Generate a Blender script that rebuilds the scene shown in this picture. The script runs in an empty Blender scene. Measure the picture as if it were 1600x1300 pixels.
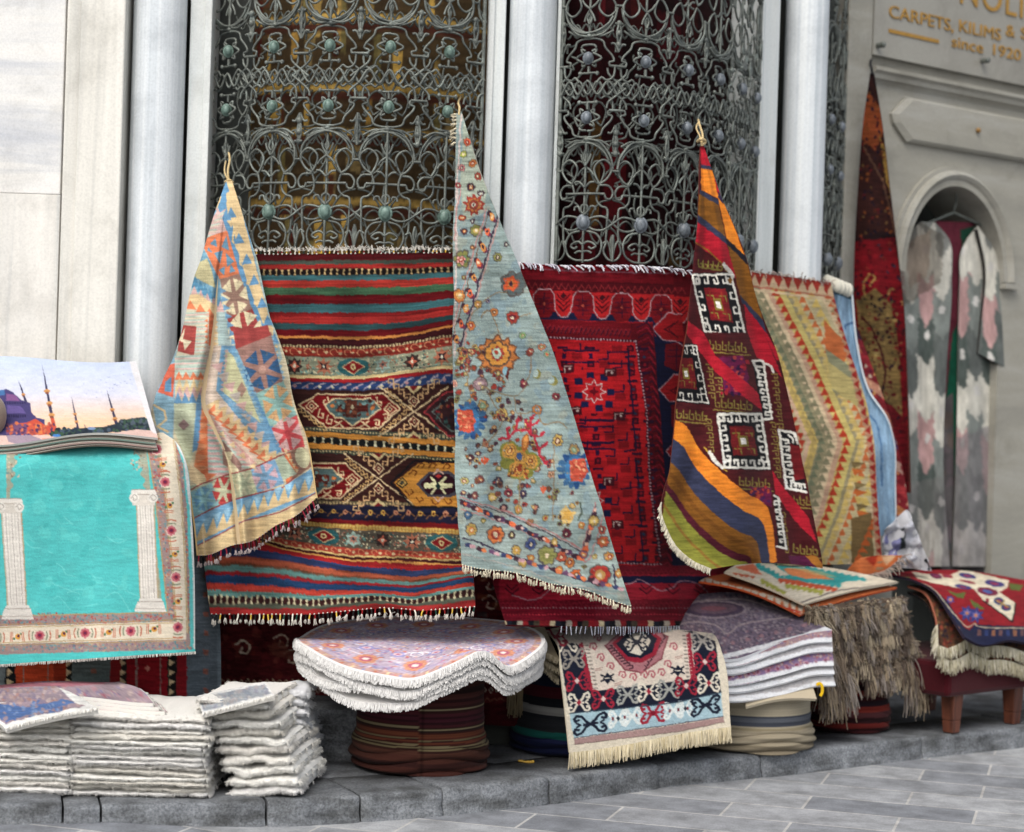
import bpy, math, random
import numpy as np
R = math.radians
sc = bpy.context.scene
COL = sc.collection
# ---------------------------------------------------------------- camera
F, CX, CY, ROLL, CAMZ = 2976.0, 800.0, 650.0, R(1.8), 1.29
cam_d = bpy.data.cameras.new("camera")
cam = bpy.data.objects.new("camera", cam_d); COL.objects.link(cam)
cam.location = (0, 0, CAMZ); cam.rotation_euler = (R(90), -ROLL, 0)
cam_d.sensor_width = 36.0; cam_d.lens = F / 1600 * 36.0
cam_d.clip_start = 0.1; cam_d.clip_end = 400
cam_d.dof.use_dof = True; cam_d.dof.focus_distance = 6.15; cam_d.dof.aperture_fstop = 2.0
sc.camera = cam
# ---------------------------------------------------------------- light
W = bpy.data.worlds.new("World"); sc.world = W; W.use_nodes = True
nt = W.node_tree; bgn = nt.nodes["Background"]
sky = nt.nodes.new("ShaderNodeTexSky"); sky.sky_type = 'NISHITA'; sky.sun_disc = False
SUN_EL, SUN_AZ = R(50), R(200)
sky.sun_elevation = SUN_EL; sky.sun_rotation = SUN_AZ
sky.air_density = 1.0; sky.dust_density = 4.0; sky.ozone_density = 1.0
hs = nt.nodes.new("ShaderNodeHueSaturation"); hs.inputs["Saturation"].default_value = .42      # a hazy, nearly overcast sky
nt.links.new(sky.outputs[0], hs.inputs["Color"]); nt.links.new(hs.outputs[0], bgn.inputs[0]); bgn.inputs[1].default_value = 0.135
sun_d = bpy.data.lights.new("sun", 'SUN'); sun_d.energy = 1.1; sun_d.angle = R(48); sun_d.color = (1, .965, .9)
sun = bpy.data.objects.new("sun", sun_d); COL.objects.link(sun)
sv = (math.sin(SUN_AZ) * math.cos(SUN_EL), math.cos(SUN_AZ) * math.cos(SUN_EL), math.sin(SUN_EL))
from mathutils import Vector, Matrix
sun.rotation_euler = Vector(sv).to_track_quat('Z', 'Y').to_euler()
sun.location = (sv[0]*30, sv[1]*30, sv[2]*30)
sc.view_settings.view_transform = 'Standard'; sc.view_settings.look = 'None'
sc.view_settings.exposure = 0.61; sc.view_settings.gamma = 1.0
# ---------------------------------------------------------------- geometry of the view
cr, sr = math.cos(ROLL), math.sin(ROLL)
def P(px, py, Y):
    px = np.asarray(px, float); py = np.asarray(py, float); Y = np.asarray(Y, float)
    dx = px - CX; dy = CY - py
    X = dx*cr - dy*sr; Z = dx*sr + dy*cr
    return np.stack(np.broadcast_arrays(X*Y/F, Y, CAMZ + Z*Y/F), -1)
def hor(px): return CY + (px - CX)*math.tan(ROLL)
def Yground(px, py, z=0.085): return F*(CAMZ - z)/(py - hor(px))
def zat(px, py, Y): return float(P(px, py, Y)[2])
def lin(c):
    c = np.asarray(c, float)
    return np.where(c <= .04045, c/12.92, ((c+.055)/1.055)**2.4)
def hx(h):
    if not isinstance(h, str): return np.asarray(h, float)
    h = h.lstrip('#'); return np.array([int(h[i:i+2], 16)/255 for i in (0, 2, 4)])
def vnoise(h, w, cy, cx, rng):
    gy, gx = int(h/cy)+3, int(w/cx)+3
    g = rng.random((gy, gx))
    y = np.arange(h)/cy + rng.random(); x = np.arange(w)/cx + rng.random()
    iy = np.minimum(y.astype(int), gy-2); ix = np.minimum(x.astype(int), gx-2)
    fy = (y-iy); fx = (x-ix); fy = (fy*fy*(3-2*fy))[:, None]; fx = (fx*fx*(3-2*fx))[None]
    a = g[iy][:, ix]; b = g[iy][:, ix+1]; c = g[iy+1][:, ix]; d = g[iy+1][:, ix+1]
    return (a*(1-fx)+b*fx)*(1-fy) + (c*(1-fx)+d*fx)*fy
# ---------------------------------------------------------------- pattern canvas
DYE, DYE_SAT = .76, .95      # wool dyes are duller than paint
class Cv:
    """a flat sheet the rug designs are drawn on; its colours end up on the mesh vertices"""
    def __init__(s, x0, y0, x1, y1, bg, k=1.3, seed=0):
        s.x0, s.y0, s.k = x0, y0, k
        s.h, s.w = int((y1-y0)*k)+2, int((x1-x0)*k)+2
        s.a = np.empty((s.h, s.w, 3)); s.a[:] = hx(bg)
        s.o = (0., 0., 1.); s.T = None; s.lw = 1.; s.rng = np.random.default_rng(seed); s.rnd = random.Random(seed)
    def Z(s, ox=0., oy=0., z=1.): s.o = (ox, oy, z); s.T = None; s.lw = z; return s
    def m(s, pts):
        p = np.asarray(pts, float).reshape(-1, 2)
        if s.T is not None: p = s.T(p)
        p = p/s.o[2] + np.array(s.o[:2])
        return (p - np.array([s.x0, s.y0]))*s.k
    def _cov(s, lo, hi):
        i0 = max(0, int(lo[0])-1); j0 = max(0, int(lo[1])-1)
        i1 = min(s.w, int(hi[0])+2); j1 = min(s.h, int(hi[1])+2)
        if i1 <= i0 or j1 <= j0: return None
        return i0, j0, i1, j1
    def _mix(s, b, cov, col, al=1.):
        i0, j0, i1, j1 = b
        cov = (cov*al)[..., None]
        s.a[j0:j1, i0:i1] = s.a[j0:j1, i0:i1]*(1-cov) + hx(col)*cov
    def poly(s, pts, col, al=1.):
        p = s.m(pts); b = s._cov(p.min(0), p.max(0))
        if b is None: return
        i0, j0, i1, j1 = b; n = 3
        gx = (np.arange((i1-i0)*n)+.5)/n + i0 - .5; gy = (np.arange((j1-j0)*n)+.5)/n + j0 - .5
        ins = np.zeros((len(gy), len(gx)), bool); q = np.roll(p, -1, 0)
        for (ax, ay), (bx, by) in zip(p, q):
            if ay == by: continue
            r = (gy >= min(ay, by)) & (gy < max(ay, by))
            if not r.any(): continue
            xc = ax + (gy[r]-ay)*(bx-ax)/(by-ay)
            ins[r] ^= gx[None] < xc[:, None]
        cov = ins.reshape(j1-j0, n, i1-i0, n).mean((1, 3))
        s._mix(b, cov, col, al)
    def line(s, pts, w, col, closed=False, al=1.):
        p = s.m(pts); hw = max(.5*w/s.lw*s.k, .3)
        if closed: p = np.vstack([p, p[:1]])
        b = s._cov(p.min(0)-hw-1, p.max(0)+hw+1)
        if b is None: return
        i0, j0, i1, j1 = b
        yy, xx = np.mgrid[j0:j1, i0:i1].astype(float); d = np.full(xx.shape, 1e9)
        for a, c in zip(p[:-1], p[1:]):
            v = c-a; L = (v*v).sum()+1e-9
            t = np.clip(((xx-a[0])*v[0]+(yy-a[1])*v[1])/L, 0, 1)
            d = np.minimum(d, np.hypot(xx-a[0]-t*v[0], yy-a[1]-t*v[1]))
        s._mix(b, np.clip(hw-d+.5, 0, 1), col, al)
    def ell(s, x, y, rx, ry, col, ang=0., n=20, al=1.):
        t = np.linspace(0, 2*np.pi, n, endpoint=False); ca, sa = math.cos(ang), math.sin(ang)
        s.poly(np.stack([x+rx*np.cos(t)*ca-ry*np.sin(t)*sa, y+rx*np.cos(t)*sa+ry*np.sin(t)*ca], 1), col, al)
    def dia(s, x, y, rx, ry, col, al=1.): s.poly([(x-rx, y), (x, y-ry), (x+rx, y), (x, y+ry)], col, al)
    def rect(s, x0, y0, x1, y1, col, al=1.): s.poly([(x0, y0), (x1, y0), (x1, y1), (x0, y1)], col, al)
    def star(s, x, y, r1, r2, n, col, rot=0., sy=1.):
        t = rot + np.arange(2*n)*np.pi/n; r = np.where(np.arange(2*n) % 2 == 0, r1, r2)
        s.poly(np.stack([x+r*np.sin(t), y-r*np.cos(t)*sy], 1), col)
    def starline(s, x, y, r1, r2, n, w, col, rot=0.):
        t = rot + np.arange(2*n)*np.pi/n; r = np.where(np.arange(2*n) % 2 == 0, r1, r2)
        s.line(np.stack([x+r*np.sin(t), y-r*np.cos(t)], 1), w, col, True)
    def rosette(s, x, y, r, pet, mid, dot=None, n=8, out=None, rot=0.):
        if out is not None:
            for i in range(n):
                t = rot+2*np.pi*i/n; s.ell(x+.66*r*math.cos(t), y+.66*r*math.sin(t), r*.42, r*.42, out)
        if s.lw > 1.5 and out is None:
            for i in range(n): t = rot+2*np.pi*i/n; s.ell(x+.66*r*math.cos(t), y+.66*r*math.sin(t), r*.42, r*.42, '#4c403c', al=.75)
        for i in range(n):
            t = rot+2*np.pi*i/n; s.ell(x+.62*r*math.cos(t), y+.62*r*math.sin(t), r*.31, r*.31, pet)
        s.ell(x, y, r*.5, r*.5, mid)
        if dot is not None: s.ell(x, y, r*.25, r*.25, dot)
    def hexflower(s, x, y, rx, ry, rot, col, core=None):
        ca, sa = math.cos(rot), math.sin(rot)
        def q(u, v): return (x+rx*(u*ca-v*sa), y+ry*(u*sa+v*ca))
        for i in range(6):
            t = np.pi/6+i*np.pi/3; d = .30
            s.poly([q(.30*math.cos(t), .30*math.sin(t)), q(1.0*math.cos(t-.42), 1.0*math.sin(t-.42)), q(1.0*math.cos(t+.42), 1.0*math.sin(t+.42))], col); s.line([q(.74*math.cos(t), .74*math.sin(t)), q(1.02*math.cos(t), 1.02*math.sin(t))], min(rx, ry)*.05, '#8a7264', al=.6)
        if core is not None: s.ell(x, y, rx*.2, ry*.2, core)
    def hook(s, x, y, u, v, w, col):
        """a kilim hook: u,v are the step vectors of its small square spiral"""
        u = np.array(u, float); v = np.array(v, float); o = np.array([x, y], float)
        s.line([o, o+v, o+v+u, o+v*.45+u, o+v*.45+u*.55], w, col)
    def serrate(s, p0, p1, n, h, col, flip=1):
        p0, p1 = np.array(p0, float), np.array(p1, float); d = (p1-p0)/n; nn = np.array([-d[1], d[0]])/(np.linalg.norm(d)+1e-9)*h*flip
        for i in range(n): a = p0+d*i; s.poly([a, a+d*.5+nn, a+d], col)
    def speckle(s, reg, n, cols, r0, r1):
        for _ in range(n):
            x = s.rnd.uniform(reg[0], reg[2]); y = s.rnd.uniform(reg[1], reg[3])
            s.ell(x, y, s.rnd.uniform(r0, r1), s.rnd.uniform(r0, r1), s.rnd.choice(cols), s.rnd.uniform(0, 3), 7)
    def wear(s, amt=.10, streak=(2, 26), fine=.05, wob=1.1):
        n = vnoise(s.h, s.w, streak[0]*s.k, streak[1]*s.k, s.rng)-.5
        n += .8*(vnoise(s.h, s.w, 30*s.k, 40*s.k, s.rng)-.5)
        f = s.rng.standard_normal((s.h, s.w))*fine
        k = s.k; dx = (vnoise(s.h, s.w, 7*k, 7*k, s.rng)-.5)*wob*2*k + (vnoise(s.h, s.w, 2*k, 2*k, s.rng)-.5)*wob*1.2*k
        dy = (vnoise(s.h, s.w, 7*k, 7*k, s.rng)-.5)*wob*2*k + (vnoise(s.h, s.w, 2*k, 2*k, s.rng)-.5)*wob*1.2*k
        jj = np.clip(np.rint(np.arange(s.h)[:, None]+dy), 0, s.h-1).astype(int); ii = np.clip(np.rint(np.arange(s.w)[None]+dx), 0, s.w-1).astype(int); s.a = s.a[jj, ii]
        s.a = np.clip(s.a*(1+2*amt*n+f)[..., None], 0, 1); return s
    def at(s, x, y):
        fx = np.clip((np.asarray(x)-s.x0)*s.k, 0, s.w-1.001); fy = np.clip((np.asarray(y)-s.y0)*s.k, 0, s.h-1.001)
        i = fx.astype(int); j = fy.astype(int); u = (fx-i)[..., None]; v = (fy-j)[..., None]
        a = s.a
        c = lin((a[j, i]*(1-u)+a[j, i+1]*u)*(1-v) + (a[j+1, i]*(1-u)+a[j+1, i+1]*u)*v)
        g = c.mean(-1, keepdims=True); return (g + (c-g)*DYE_SAT)*DYE
# ---------------------------------------------------------------- mesh collector
def wloc(o):
    v = Vector((0, 0, 0))
    while o is not None: v += o.location; o = o.parent
    return np.array(v)
class MB:
    def __init__(s): s.v, s.f, s.c, s.n = [], [], [], 0
    def add(s, v, faces, col=(1, 1, 1)):
        v = np.asarray(v, float).reshape(-1, 3); c = np.asarray(col, float)
        if c.ndim == 1: c = np.broadcast_to(c, (len(v), 3))
        for f in faces if isinstance(faces, list) else [faces]:
            s.f.append(np.asarray(f, np.int64) + s.n)
        s.v.append(v); s.c.append(c.reshape(-1, 3)); s.n += len(v); return s
    def grid(s, p, col=(1, 1, 1), wrap=False):
        n, m = p.shape[:2]; idx = np.arange(n*m).reshape(n, m)
        if wrap: idx = np.concatenate([idx, idx[:, :1]], 1)
        f = np.stack([idx[:-1, :-1], idx[:-1, 1:], idx[1:, 1:], idx[1:, :-1]], -1).reshape(-1, 4)
        return s.add(p.reshape(-1, 3), f, np.asarray(col).reshape(-1, 3) if np.asarray(col).ndim > 1 else col)
    def box(s, lo, hi, col=(1, 1, 1)):
        x0, y0, z0 = lo; x1, y1, z1 = hi
        v = [(x0, y0, z0), (x1, y0, z0), (x1, y1, z0), (x0, y1, z0), (x0, y0, z1), (x1, y0, z1), (x1, y1, z1), (x0, y1, z1)]
        return s.add(v, [[0, 3, 2, 1], [4, 5, 6, 7], [0, 1, 5, 4], [1, 2, 6, 5], [2, 3, 7, 6], [3, 0, 4, 7]] and np.array([[0, 3, 2, 1], [4, 5, 6, 7], [0, 1, 5, 4], [1, 2, 6, 5], [2, 3, 7, 6], [3, 0, 4, 7]]), col)
    def prism(s, poly, z0, z1, col=(1, 1, 1)):
        p = np.asarray(poly, float); n = len(p)
        v = np.vstack([np.c_[p, np.full(n, z0)], np.c_[p, np.full(n, z1)]])
        i = np.arange(n); j = (i+1) % n
        return s.add(v, [np.stack([i, j, j+n, i+n], 1), (i+n)[None], i[::-1][None]], col)
    def tube(s, pts, r, sides=6, col=(1, 1, 1), caps=True):
        p = np.asarray(pts, float); n = len(p); r = np.broadcast_to(np.asarray(r, float), (n,))
        t = np.gradient(p, axis=0); t /= np.linalg.norm(t, axis=1, keepdims=True)+1e-12
        ref = np.array([0, 1., 0]) if abs(t[:, 1]).mean() < .8 else np.array([1., 0, 0])
        a = np.cross(t, ref); a /= np.linalg.norm(a, axis=1, keepdims=True)+1e-12; b = np.cross(t, a)
        th = np.arange(sides)*2*np.pi/sides
        q = p[:, None] + r[:, None, None]*(a[:, None]*np.cos(th)[None, :, None] + b[:, None]*np.sin(th)[None, :, None])
        s.grid(q, col, wrap=True)
        if caps:
            s.add(q[0], np.arange(sides)[None], col); s.add(q[-1], np.arange(sides)[::-1][None], col)
        return s
    def ball(s, c, rx, ry, rz, col=(1, 1, 1), n=10, m=14):
        th = np.linspace(0, np.pi, n)[:, None]; ph = (np.arange(m)*2*np.pi/m)[None]
        p = np.stack([c[0]+rx*np.sin(th)*np.cos(ph), c[1]+ry*np.sin(th)*np.sin(ph), c[2]+rz*np.cos(th)+0*ph], -1)
        return s.grid(p, col, wrap=True)
    def strands(s, root, dirs, length, r, col, segs=3, sag=.3, rng=None, jit=.25, tip=.5):
        """many thin yarns at once: three-sided tapered tubes that droop"""
        root = np.asarray(root, float); N = len(root); rng = rng or np.random.default_rng(1)
        d = np.broadcast_to(np.asarray(dirs, float), (N, 3)).copy(); d += rng.normal(0, jit, (N, 3)); d /= np.linalg.norm(d, axis=1, keepdims=True)
        L = np.broadcast_to(np.asarray(length, float), (N,)); r = np.broadcast_to(np.asarray(r, float), (N,))
        P_ = [root]; dd = d
        for k in range(segs):
            dd = dd + np.array([0, 0, -sag]) + rng.normal(0, jit*.5, (N, 3)); dd = dd/np.linalg.norm(dd, axis=1, keepdims=True)
            P_.append(P_[-1] + dd*(L/segs)[:, None])
        p = np.stack(P_, 1); t = np.gradient(p, axis=1); t /= np.linalg.norm(t, axis=2, keepdims=True)+1e-12
        a = np.cross(t, np.array([.31, .17, .93])+0*t + 0); a /= np.linalg.norm(a, axis=2, keepdims=True)+1e-9; b = np.cross(t, a)
        th = np.arange(3)*2*np.pi/3
        rr = r[:, None]*np.linspace(1, tip, segs+1)[None]
        q = p[:, :, None] + rr[..., None, None]*(a[:, :, None]*np.cos(th)[:, None] + b[:, :, None]*np.sin(th)[:, None])
        S = segs+1; base = (np.arange(N)*S*3)[:, None]
        fl = [[k*3+i, k*3+(i+1) % 3, (k+1)*3+(i+1) % 3, (k+1)*3+i] for k in range(segs) for i in range(3)]
        f = (base[:, :, None] + np.array(fl)[None]).reshape(-1, 4)
        c = np.asarray(col, float); c = np.broadcast_to(c, (N, 3)); c = np.repeat(c, S*3, 0)
        return s.add(q.reshape(-1, 3), f, c)
    def build(s, name, mat, parent=None, origin=None, smooth=True, bevel=0., angle=None):
        v = np.vstack(s.v); c = np.vstack(s.c)
        if parent is not None: o = wloc(parent)
        elif origin is None:
            lo, hi = v.min(0), v.max(0); o = np.array([(lo[0]+hi[0])/2, (lo[1]+hi[1])/2, lo[2]])
        else: o = np.array(origin, float)
        me = bpy.data.meshes.new(name)
        me.vertices.add(len(v)); me.vertices.foreach_set("co", (v-o).astype(np.float32).ravel())
        loops = np.concatenate([f.ravel() for f in s.f]); tot = np.concatenate([np.full(len(f), f.shape[1]) for f in s.f])
        me.loops.add(len(loops)); me.loops.foreach_set("vertex_index", loops.astype(np.int32))
        me.polygons.add(len(tot)); st = np.concatenate([[0], np.cumsum(tot)[:-1]])
        me.polygons.foreach_set("loop_start", st.astype(np.int32))
        me.polygons.foreach_set("use_smooth", np.full(len(tot), bool(smooth)))
        at = me.attributes.new("Col", 'FLOAT_COLOR', 'POINT')
        at.data.foreach_set("color", np.c_[c, np.ones(len(c))].astype(np.float32).ravel())
        me.update(calc_edges=True); me.validate()
        ob = bpy.data.objects.new(name, me); COL.objects.link(ob)
        if mat is not None: me.materials.append(mat)
        if parent is not None: ob.parent = parent
        else: ob.location = o
        if bevel:
            b = ob.modifiers.new("bevel", 'BEVEL'); b.width = bevel; b.segments = 2; b.limit_method = 'ANGLE'
        return ob
def tag(o, label=None, cat=None, group=None, kind=None):
    if label: o['label'] = label
    if cat: o['category'] = cat
    if group: o['group'] = group
    if kind: o['kind'] = kind
    return o
def empty(name, loc, label=None, cat=None, group=None):
    o = bpy.data.objects.new(name, None); COL.objects.link(o); o.location = [float(q) for q in loc]; o.empty_display_size = .1
    return tag(o, label, cat, group)
# ---------------------------------------------------------------- materials
def mat_base(name, rough=.9, spec=.2):
    m = bpy.data.materials.new(name); m.use_nodes = True; n = m.node_tree; b = n.nodes["Principled BSDF"]
    b.inputs["Roughness"].default_value = rough; b.inputs["Specular IOR Level"].default_value = spec
    return m, n, b
def nd(n, t, **k):
    x = n.nodes.new(t)
    for a, v in k.items():
        if a in x.inputs.keys() if hasattr(x.inputs, 'keys') else False: x.inputs[a].default_value = v
        else: setattr(x, a, v)
    return x
def bump(n, b, src, strength, dist):
    u = n.nodes.new("ShaderNodeBump"); u.inputs["Strength"].default_value = strength; u.inputs["Distance"].default_value = dist
    n.links.new(src, u.inputs["Height"]); n.links.new(u.outputs[0], b.inputs["Normal"])
def mapped(n, scale, rot=(0, 0, 0), loc=(0, 0, 0)):
    tc = n.nodes.new("ShaderNodeTexCoord"); mp = n.nodes.new("ShaderNodeMapping")
    mp.inputs["Scale"].default_value = scale; mp.inputs["Rotation"].default_value = rot; mp.inputs["Location"].default_value = loc
    n.links.new(tc.outputs["Object"], mp.inputs[0]); return mp.outputs[0]
def noise(n, vec, scale, detail=4, rough=.55, dist=0.):
    x = n.nodes.new("ShaderNodeTexNoise"); x.inputs["Scale"].default_value = scale; x.inputs["Detail"].default_value = detail
    x.inputs["Roughness"].default_value = rough; x.inputs["Distortion"].default_value = dist
    if vec is not None: n.links.new(vec, x.inputs["Vector"])
    return x.outputs["Fac"]
def ramp(n, src, stops):
    r = n.nodes.new("ShaderNodeValToRGB"); e = r.color_ramp.elements
    while len(e) < len(stops): e.new(.5)
    for q, (p, c) in zip(e, stops): q.position = p; q.color = (*lin(hx(c)), 1)
    n.links.new(src, r.inputs[0]); return r.outputs[0]
def mixc(n, a, b, fac, mode='MIX'):
    x = n.nodes.new("ShaderNodeMix"); x.data_type = 'RGBA'; x.blend_type = mode
    for s_, v in ((6, a), (7, b), (0, fac)):
        if hasattr(v, 'links'): n.links.new(v, x.inputs[s_])
        elif s_ == 0: x.inputs[0].default_value = v
        else: x.inputs[s_].default_value = (*lin(hx(v)), 1)
    return x.outputs[2]
def fabric(name, bscale=700, bstr=.35, rough=.95, sheen=.03, spec=.06):
    m, n, b = mat_base(name, rough, spec)
    a = n.nodes.new("ShaderNodeAttribute"); a.attribute_name = "Col"
    v = mapped(n, (1, 1, 1)); f = noise(n, v, bscale, 2)
    c = mixc(n, a.outputs["Color"], ramp(n, f, [(.3, '#b4b4b4'), (.7, '#ffffff')]), .35, 'MULTIPLY')
    n.links.new(c, b.inputs["Base Color"]); b.inputs["Sheen Weight"].default_value = sheen; b.inputs["Sheen Roughness"].default_value = .5
    bump(n, b, f, bstr, .002); return m
M_WOOL = fabric("wool_pile"); M_FLAT = fabric("flat_woven_wool", 900, .25); M_YARN = fabric("cotton_yarn", 1200, .1, .95, .1)
M_FUZZ = fabric("white_shag_backing", 420, .2, 1., .25, .05)
def painted(name, rough=.6, spec=.3, bscale=60, bstr=.1, var=.3):
    m, n, b = mat_base(name, rough, spec); a = n.nodes.new("ShaderNodeAttribute"); a.attribute_name = "Col"
    v = mapped(n, (1, 1, 1)); f = noise(n, v, bscale, 5)
    c = mixc(n, a.outputs["Color"], ramp(n, f, [(.3, '#8a8a8a'), (.7, '#ffffff')]), var, 'MULTIPLY')
    n.links.new(c, b.inputs["Base Color"]); bump(n, b, f, bstr, .004); return m
def marble(name, c0, c1, c2, scale, rough=.55, seed=0., streak=.6, stain='#8d8a80', bs=.06):
    m, n, b = mat_base(name, rough, .35)
    v = mapped(n, scale, (0, 0, 0), (seed, seed*1.7, seed*.6)); f = noise(n, v, 1., 7, .6, streak)
    base = ramp(n, f, [(.25, c0), (.5, c1), (.72, c2)])
    v2 = mapped(n, (1.3, 1.3, 1.3), (0, 0, 0), (seed*2.1, 3, seed)); g = noise(n, v2, 2.2, 6, .65, .4)
    st = ramp(n, g, [(.52, '#ffffff'), (.68, stain)])
    c = mixc(n, base, st, .28, 'MULTIPLY')
    fine = noise(n, mapped(n, (1, 1, 1)), 140, 4)
    n.links.new(mixc(n, c, ramp(n, fine, [(.3, '#c9c9c9'), (.6, '#ffffff')]), .3, 'MULTIPLY'), b.inputs["Base Color"])
    bump(n, b, fine, bs, .003); return m
M_PANEL = marble("veined_white_marble", '#b4b7bd', '#d6d5d2', '#e4e1db', (1.2, 1.2, 11), seed=3.)
M_PANEL_V = marble("cream_marble_upright_veins", '#b5b6b4', '#d4d1ca', '#e2ded6', (12, 12, .7), seed=8.)
M_PILA = marble("cream_marble", '#b8b7b1', '#d7d4cb', '#e4e1d8', (14, 14, .45), seed=5.)
M_COLM = marble("blue_grey_marble", '#b2babf', '#cfd4d7', '#e2e5e4', (44, 44, .35), .4, seed=1., streak=.2, stain='#a3a7ac')
M_JAMB = marble("grey_marble", '#b4bab9', '#cbd0cf', '#d8d9d4', (8, 8, .7), seed=11.)
M_LIME = marble("weathered_limestone", '#85837b', '#979489', '#a3a199', (1.5, 1.5, 7), .8, seed=21., stain='#77746a', bs=.15)
M_DARKST = marble("shade_darkened_stone", '#2f3230', '#3c3f3c', '#4a4b46', (3, 3, 3), .9, seed=4.)  # dark colour stands in for shade in recesses and below the windows
# ================================================================ ground
KERB = [(-260, 1266), (0, 1260), (160, 1257), (400, 1250), (570, 1243), (690, 1233), (865, 1218), (1020, 1192), (1195, 1179), (1400, 1155), (1600, 1135), (1800, 1116)]
STEP = .085
kp = np.array([P(x, y, Yground(x, y)) for x, y in KERB])[:, :2]
kp = np.vstack([kp[0] + (kp[0]-kp[1])*4, kp, kp[-1]+(kp[-1]-kp[-2])*5])
def smooth_line(p, n, lo=0., hi=1.):
    p = np.asarray(p, float); d = np.r_[0, np.cumsum(np.linalg.norm(np.diff(p, axis=0), axis=1))]
    t = np.linspace(d[-1]*lo, d[-1]*hi, n)
    m = np.gradient(p, d, axis=0); i = np.clip(np.searchsorted(d, t, 'right')-1, 0, len(d)-2)
    h = (d[i+1]-d[i])[:, None]; u = ((t-d[i])/(d[i+1]-d[i]))[:, None]
    return (2*u**3-3*u**2+1)*p[i] + (u**3-2*u**2+u)*h*m[i] + (-2*u**3+3*u**2)*p[i+1] + (u**3-u**2)*h*m[i+1]
kl = smooth_line(kp, 600)
for _ in range(3): kl[12:-12] = np.stack([np.convolve(kl[:, i], np.ones(25)/25, 'same') for i in (0, 1)], 1)[12:-12]
kd = np.r_[0, np.cumsum(np.linalg.norm(np.diff(kl, axis=0), axis=1))]
kt = np.gradient(kl, axis=0); kt /= np.linalg.norm(kt, axis=1, keepdims=True); kn = np.stack([-kt[:, 1], kt[:, 0]], 1)   # points to the wall
def off_line(o): return kl + kn*o
def groundz(x, y): return .03*np.clip((-x-.55)/.6, 0, 1)**2*np.exp(-((y-5.7)/.9)**2)
# road
m, n, b = mat_base("grey_paving_slabs", .75, .3)
tc = mapped(n, (1, 1, 1), (0, 0, R(17)))
br = n.nodes.new("ShaderNodeTexBrick"); n.links.new(tc, br.inputs["Vector"])
br.offset = .42; br.inputs["Scale"].default_value = 1.; br.inputs["Mortar Size"].default_value = .0055; br.inputs["Mortar Smooth"].default_value = .4
br.inputs["Brick Width"].default_value = .56; br.inputs["Row Height"].default_value = .235; br.inputs["Bias"].default_value = -.1
br.inputs["Color1"].default_value = (*lin(hx('#adafb1')), 1); br.inputs["Color2"].default_value = (*lin(hx('#7e8289')), 1); br.inputs["Mortar"].default_value = (*lin(hx('#c2c0bc')), 1)
f1 = noise(n, mapped(n, (1, 1, 1)), 7., 9, .7); f2 = noise(n, mapped(n, (1, 1, 1)), 160, 3)
c = mixc(n, br.outputs["Color"], ramp(n, f1, [(.36, '#8e8e8e'), (.62, '#ffffff')]), .6, 'MULTIPLY')
c = mixc(n, c, ramp(n, f2, [(.3, '#b0b0b0'), (.65, '#ffffff')]), .45, 'MULTIPLY')
n.links.new(c, b.inputs["Base Color"])
bump(n, b, f2, .25, .003); M_ROAD = m
mb = MB()
gx = np.concatenate([np.linspace(-60, -3.2, 12), np.linspace(-3, 3, 90), np.linspace(3.2, 60, 12)]); gy = np.concatenate([np.linspace(-60, 3.8, 12), np.linspace(4, 9, 90), np.linspace(9.5, 70, 12)])
X, Yg = np.meshgrid(gx, gy); mb.grid(np.stack([X, Yg, groundz(X, Yg)], -1))
tag(mb.build("road", M_ROAD, smooth=True), kind='structure')
# kerb stones (one run of stone, open joints between the blocks) and the step behind it
def granite(name, c0, c1, spec=.3):
    m, n, b = mat_base(name, .8, spec)
    f1 = noise(n, mapped(n, (1, 1, 1)), 8, 9, .75); f2 = noise(n, mapped(n, (1, 1, 1)), 120, 4, .7); f3 = noise(n, mapped(n, (2, 2, 7)), 3, 5)
    c = mixc(n, ramp(n, f1, [(.3, c0), (.7, c1)]), ramp(n, f2, [(.32, '#7c7c80'), (.62, '#ffffff')]), .75, 'MULTIPLY')
    c = mixc(n, c, ramp(n, f3, [(.42, '#ffffff'), (.66, '#6d6a62')]), .75, 'MULTIPLY')
    n.links.new(c, b.inputs["Base Color"]); bump(n, b, f2, .5, .004); return m
M_KERB = granite("worn_basalt", '#5c5f63', '#989ca0'); M_STEP = granite("grey_step_stone", '#696b6f', '#94979b')
joints_px = [(-180, 0), (97, 1), (156, 0), (414, 1), (569, 0), (693, 0), (866, 0), (1020, 0), (1197, 0), (1440, 0), (1620, 0)]
js = []
for jx, wide in joints_px:
    pos = np.array([P(jx, np.interp(jx, [k[0] for k in KERB], [k[1] for k in KERB]), 1.)])[0]
    yy = Yground(jx, np.interp(jx, [k[0] for k in KERB], [k[1] for k in KERB])); w = P(jx, np.interp(jx, [k[0] for k in KERB], [k[1] for k in KERB]), yy)[:2]
    js.append(kd[np.argmin(np.linalg.norm(kl-w, axis=1))])
js = [kd[0]] + js + [kd[-1]]
mb = MB(); rs = np.random.default_rng(5)
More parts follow.
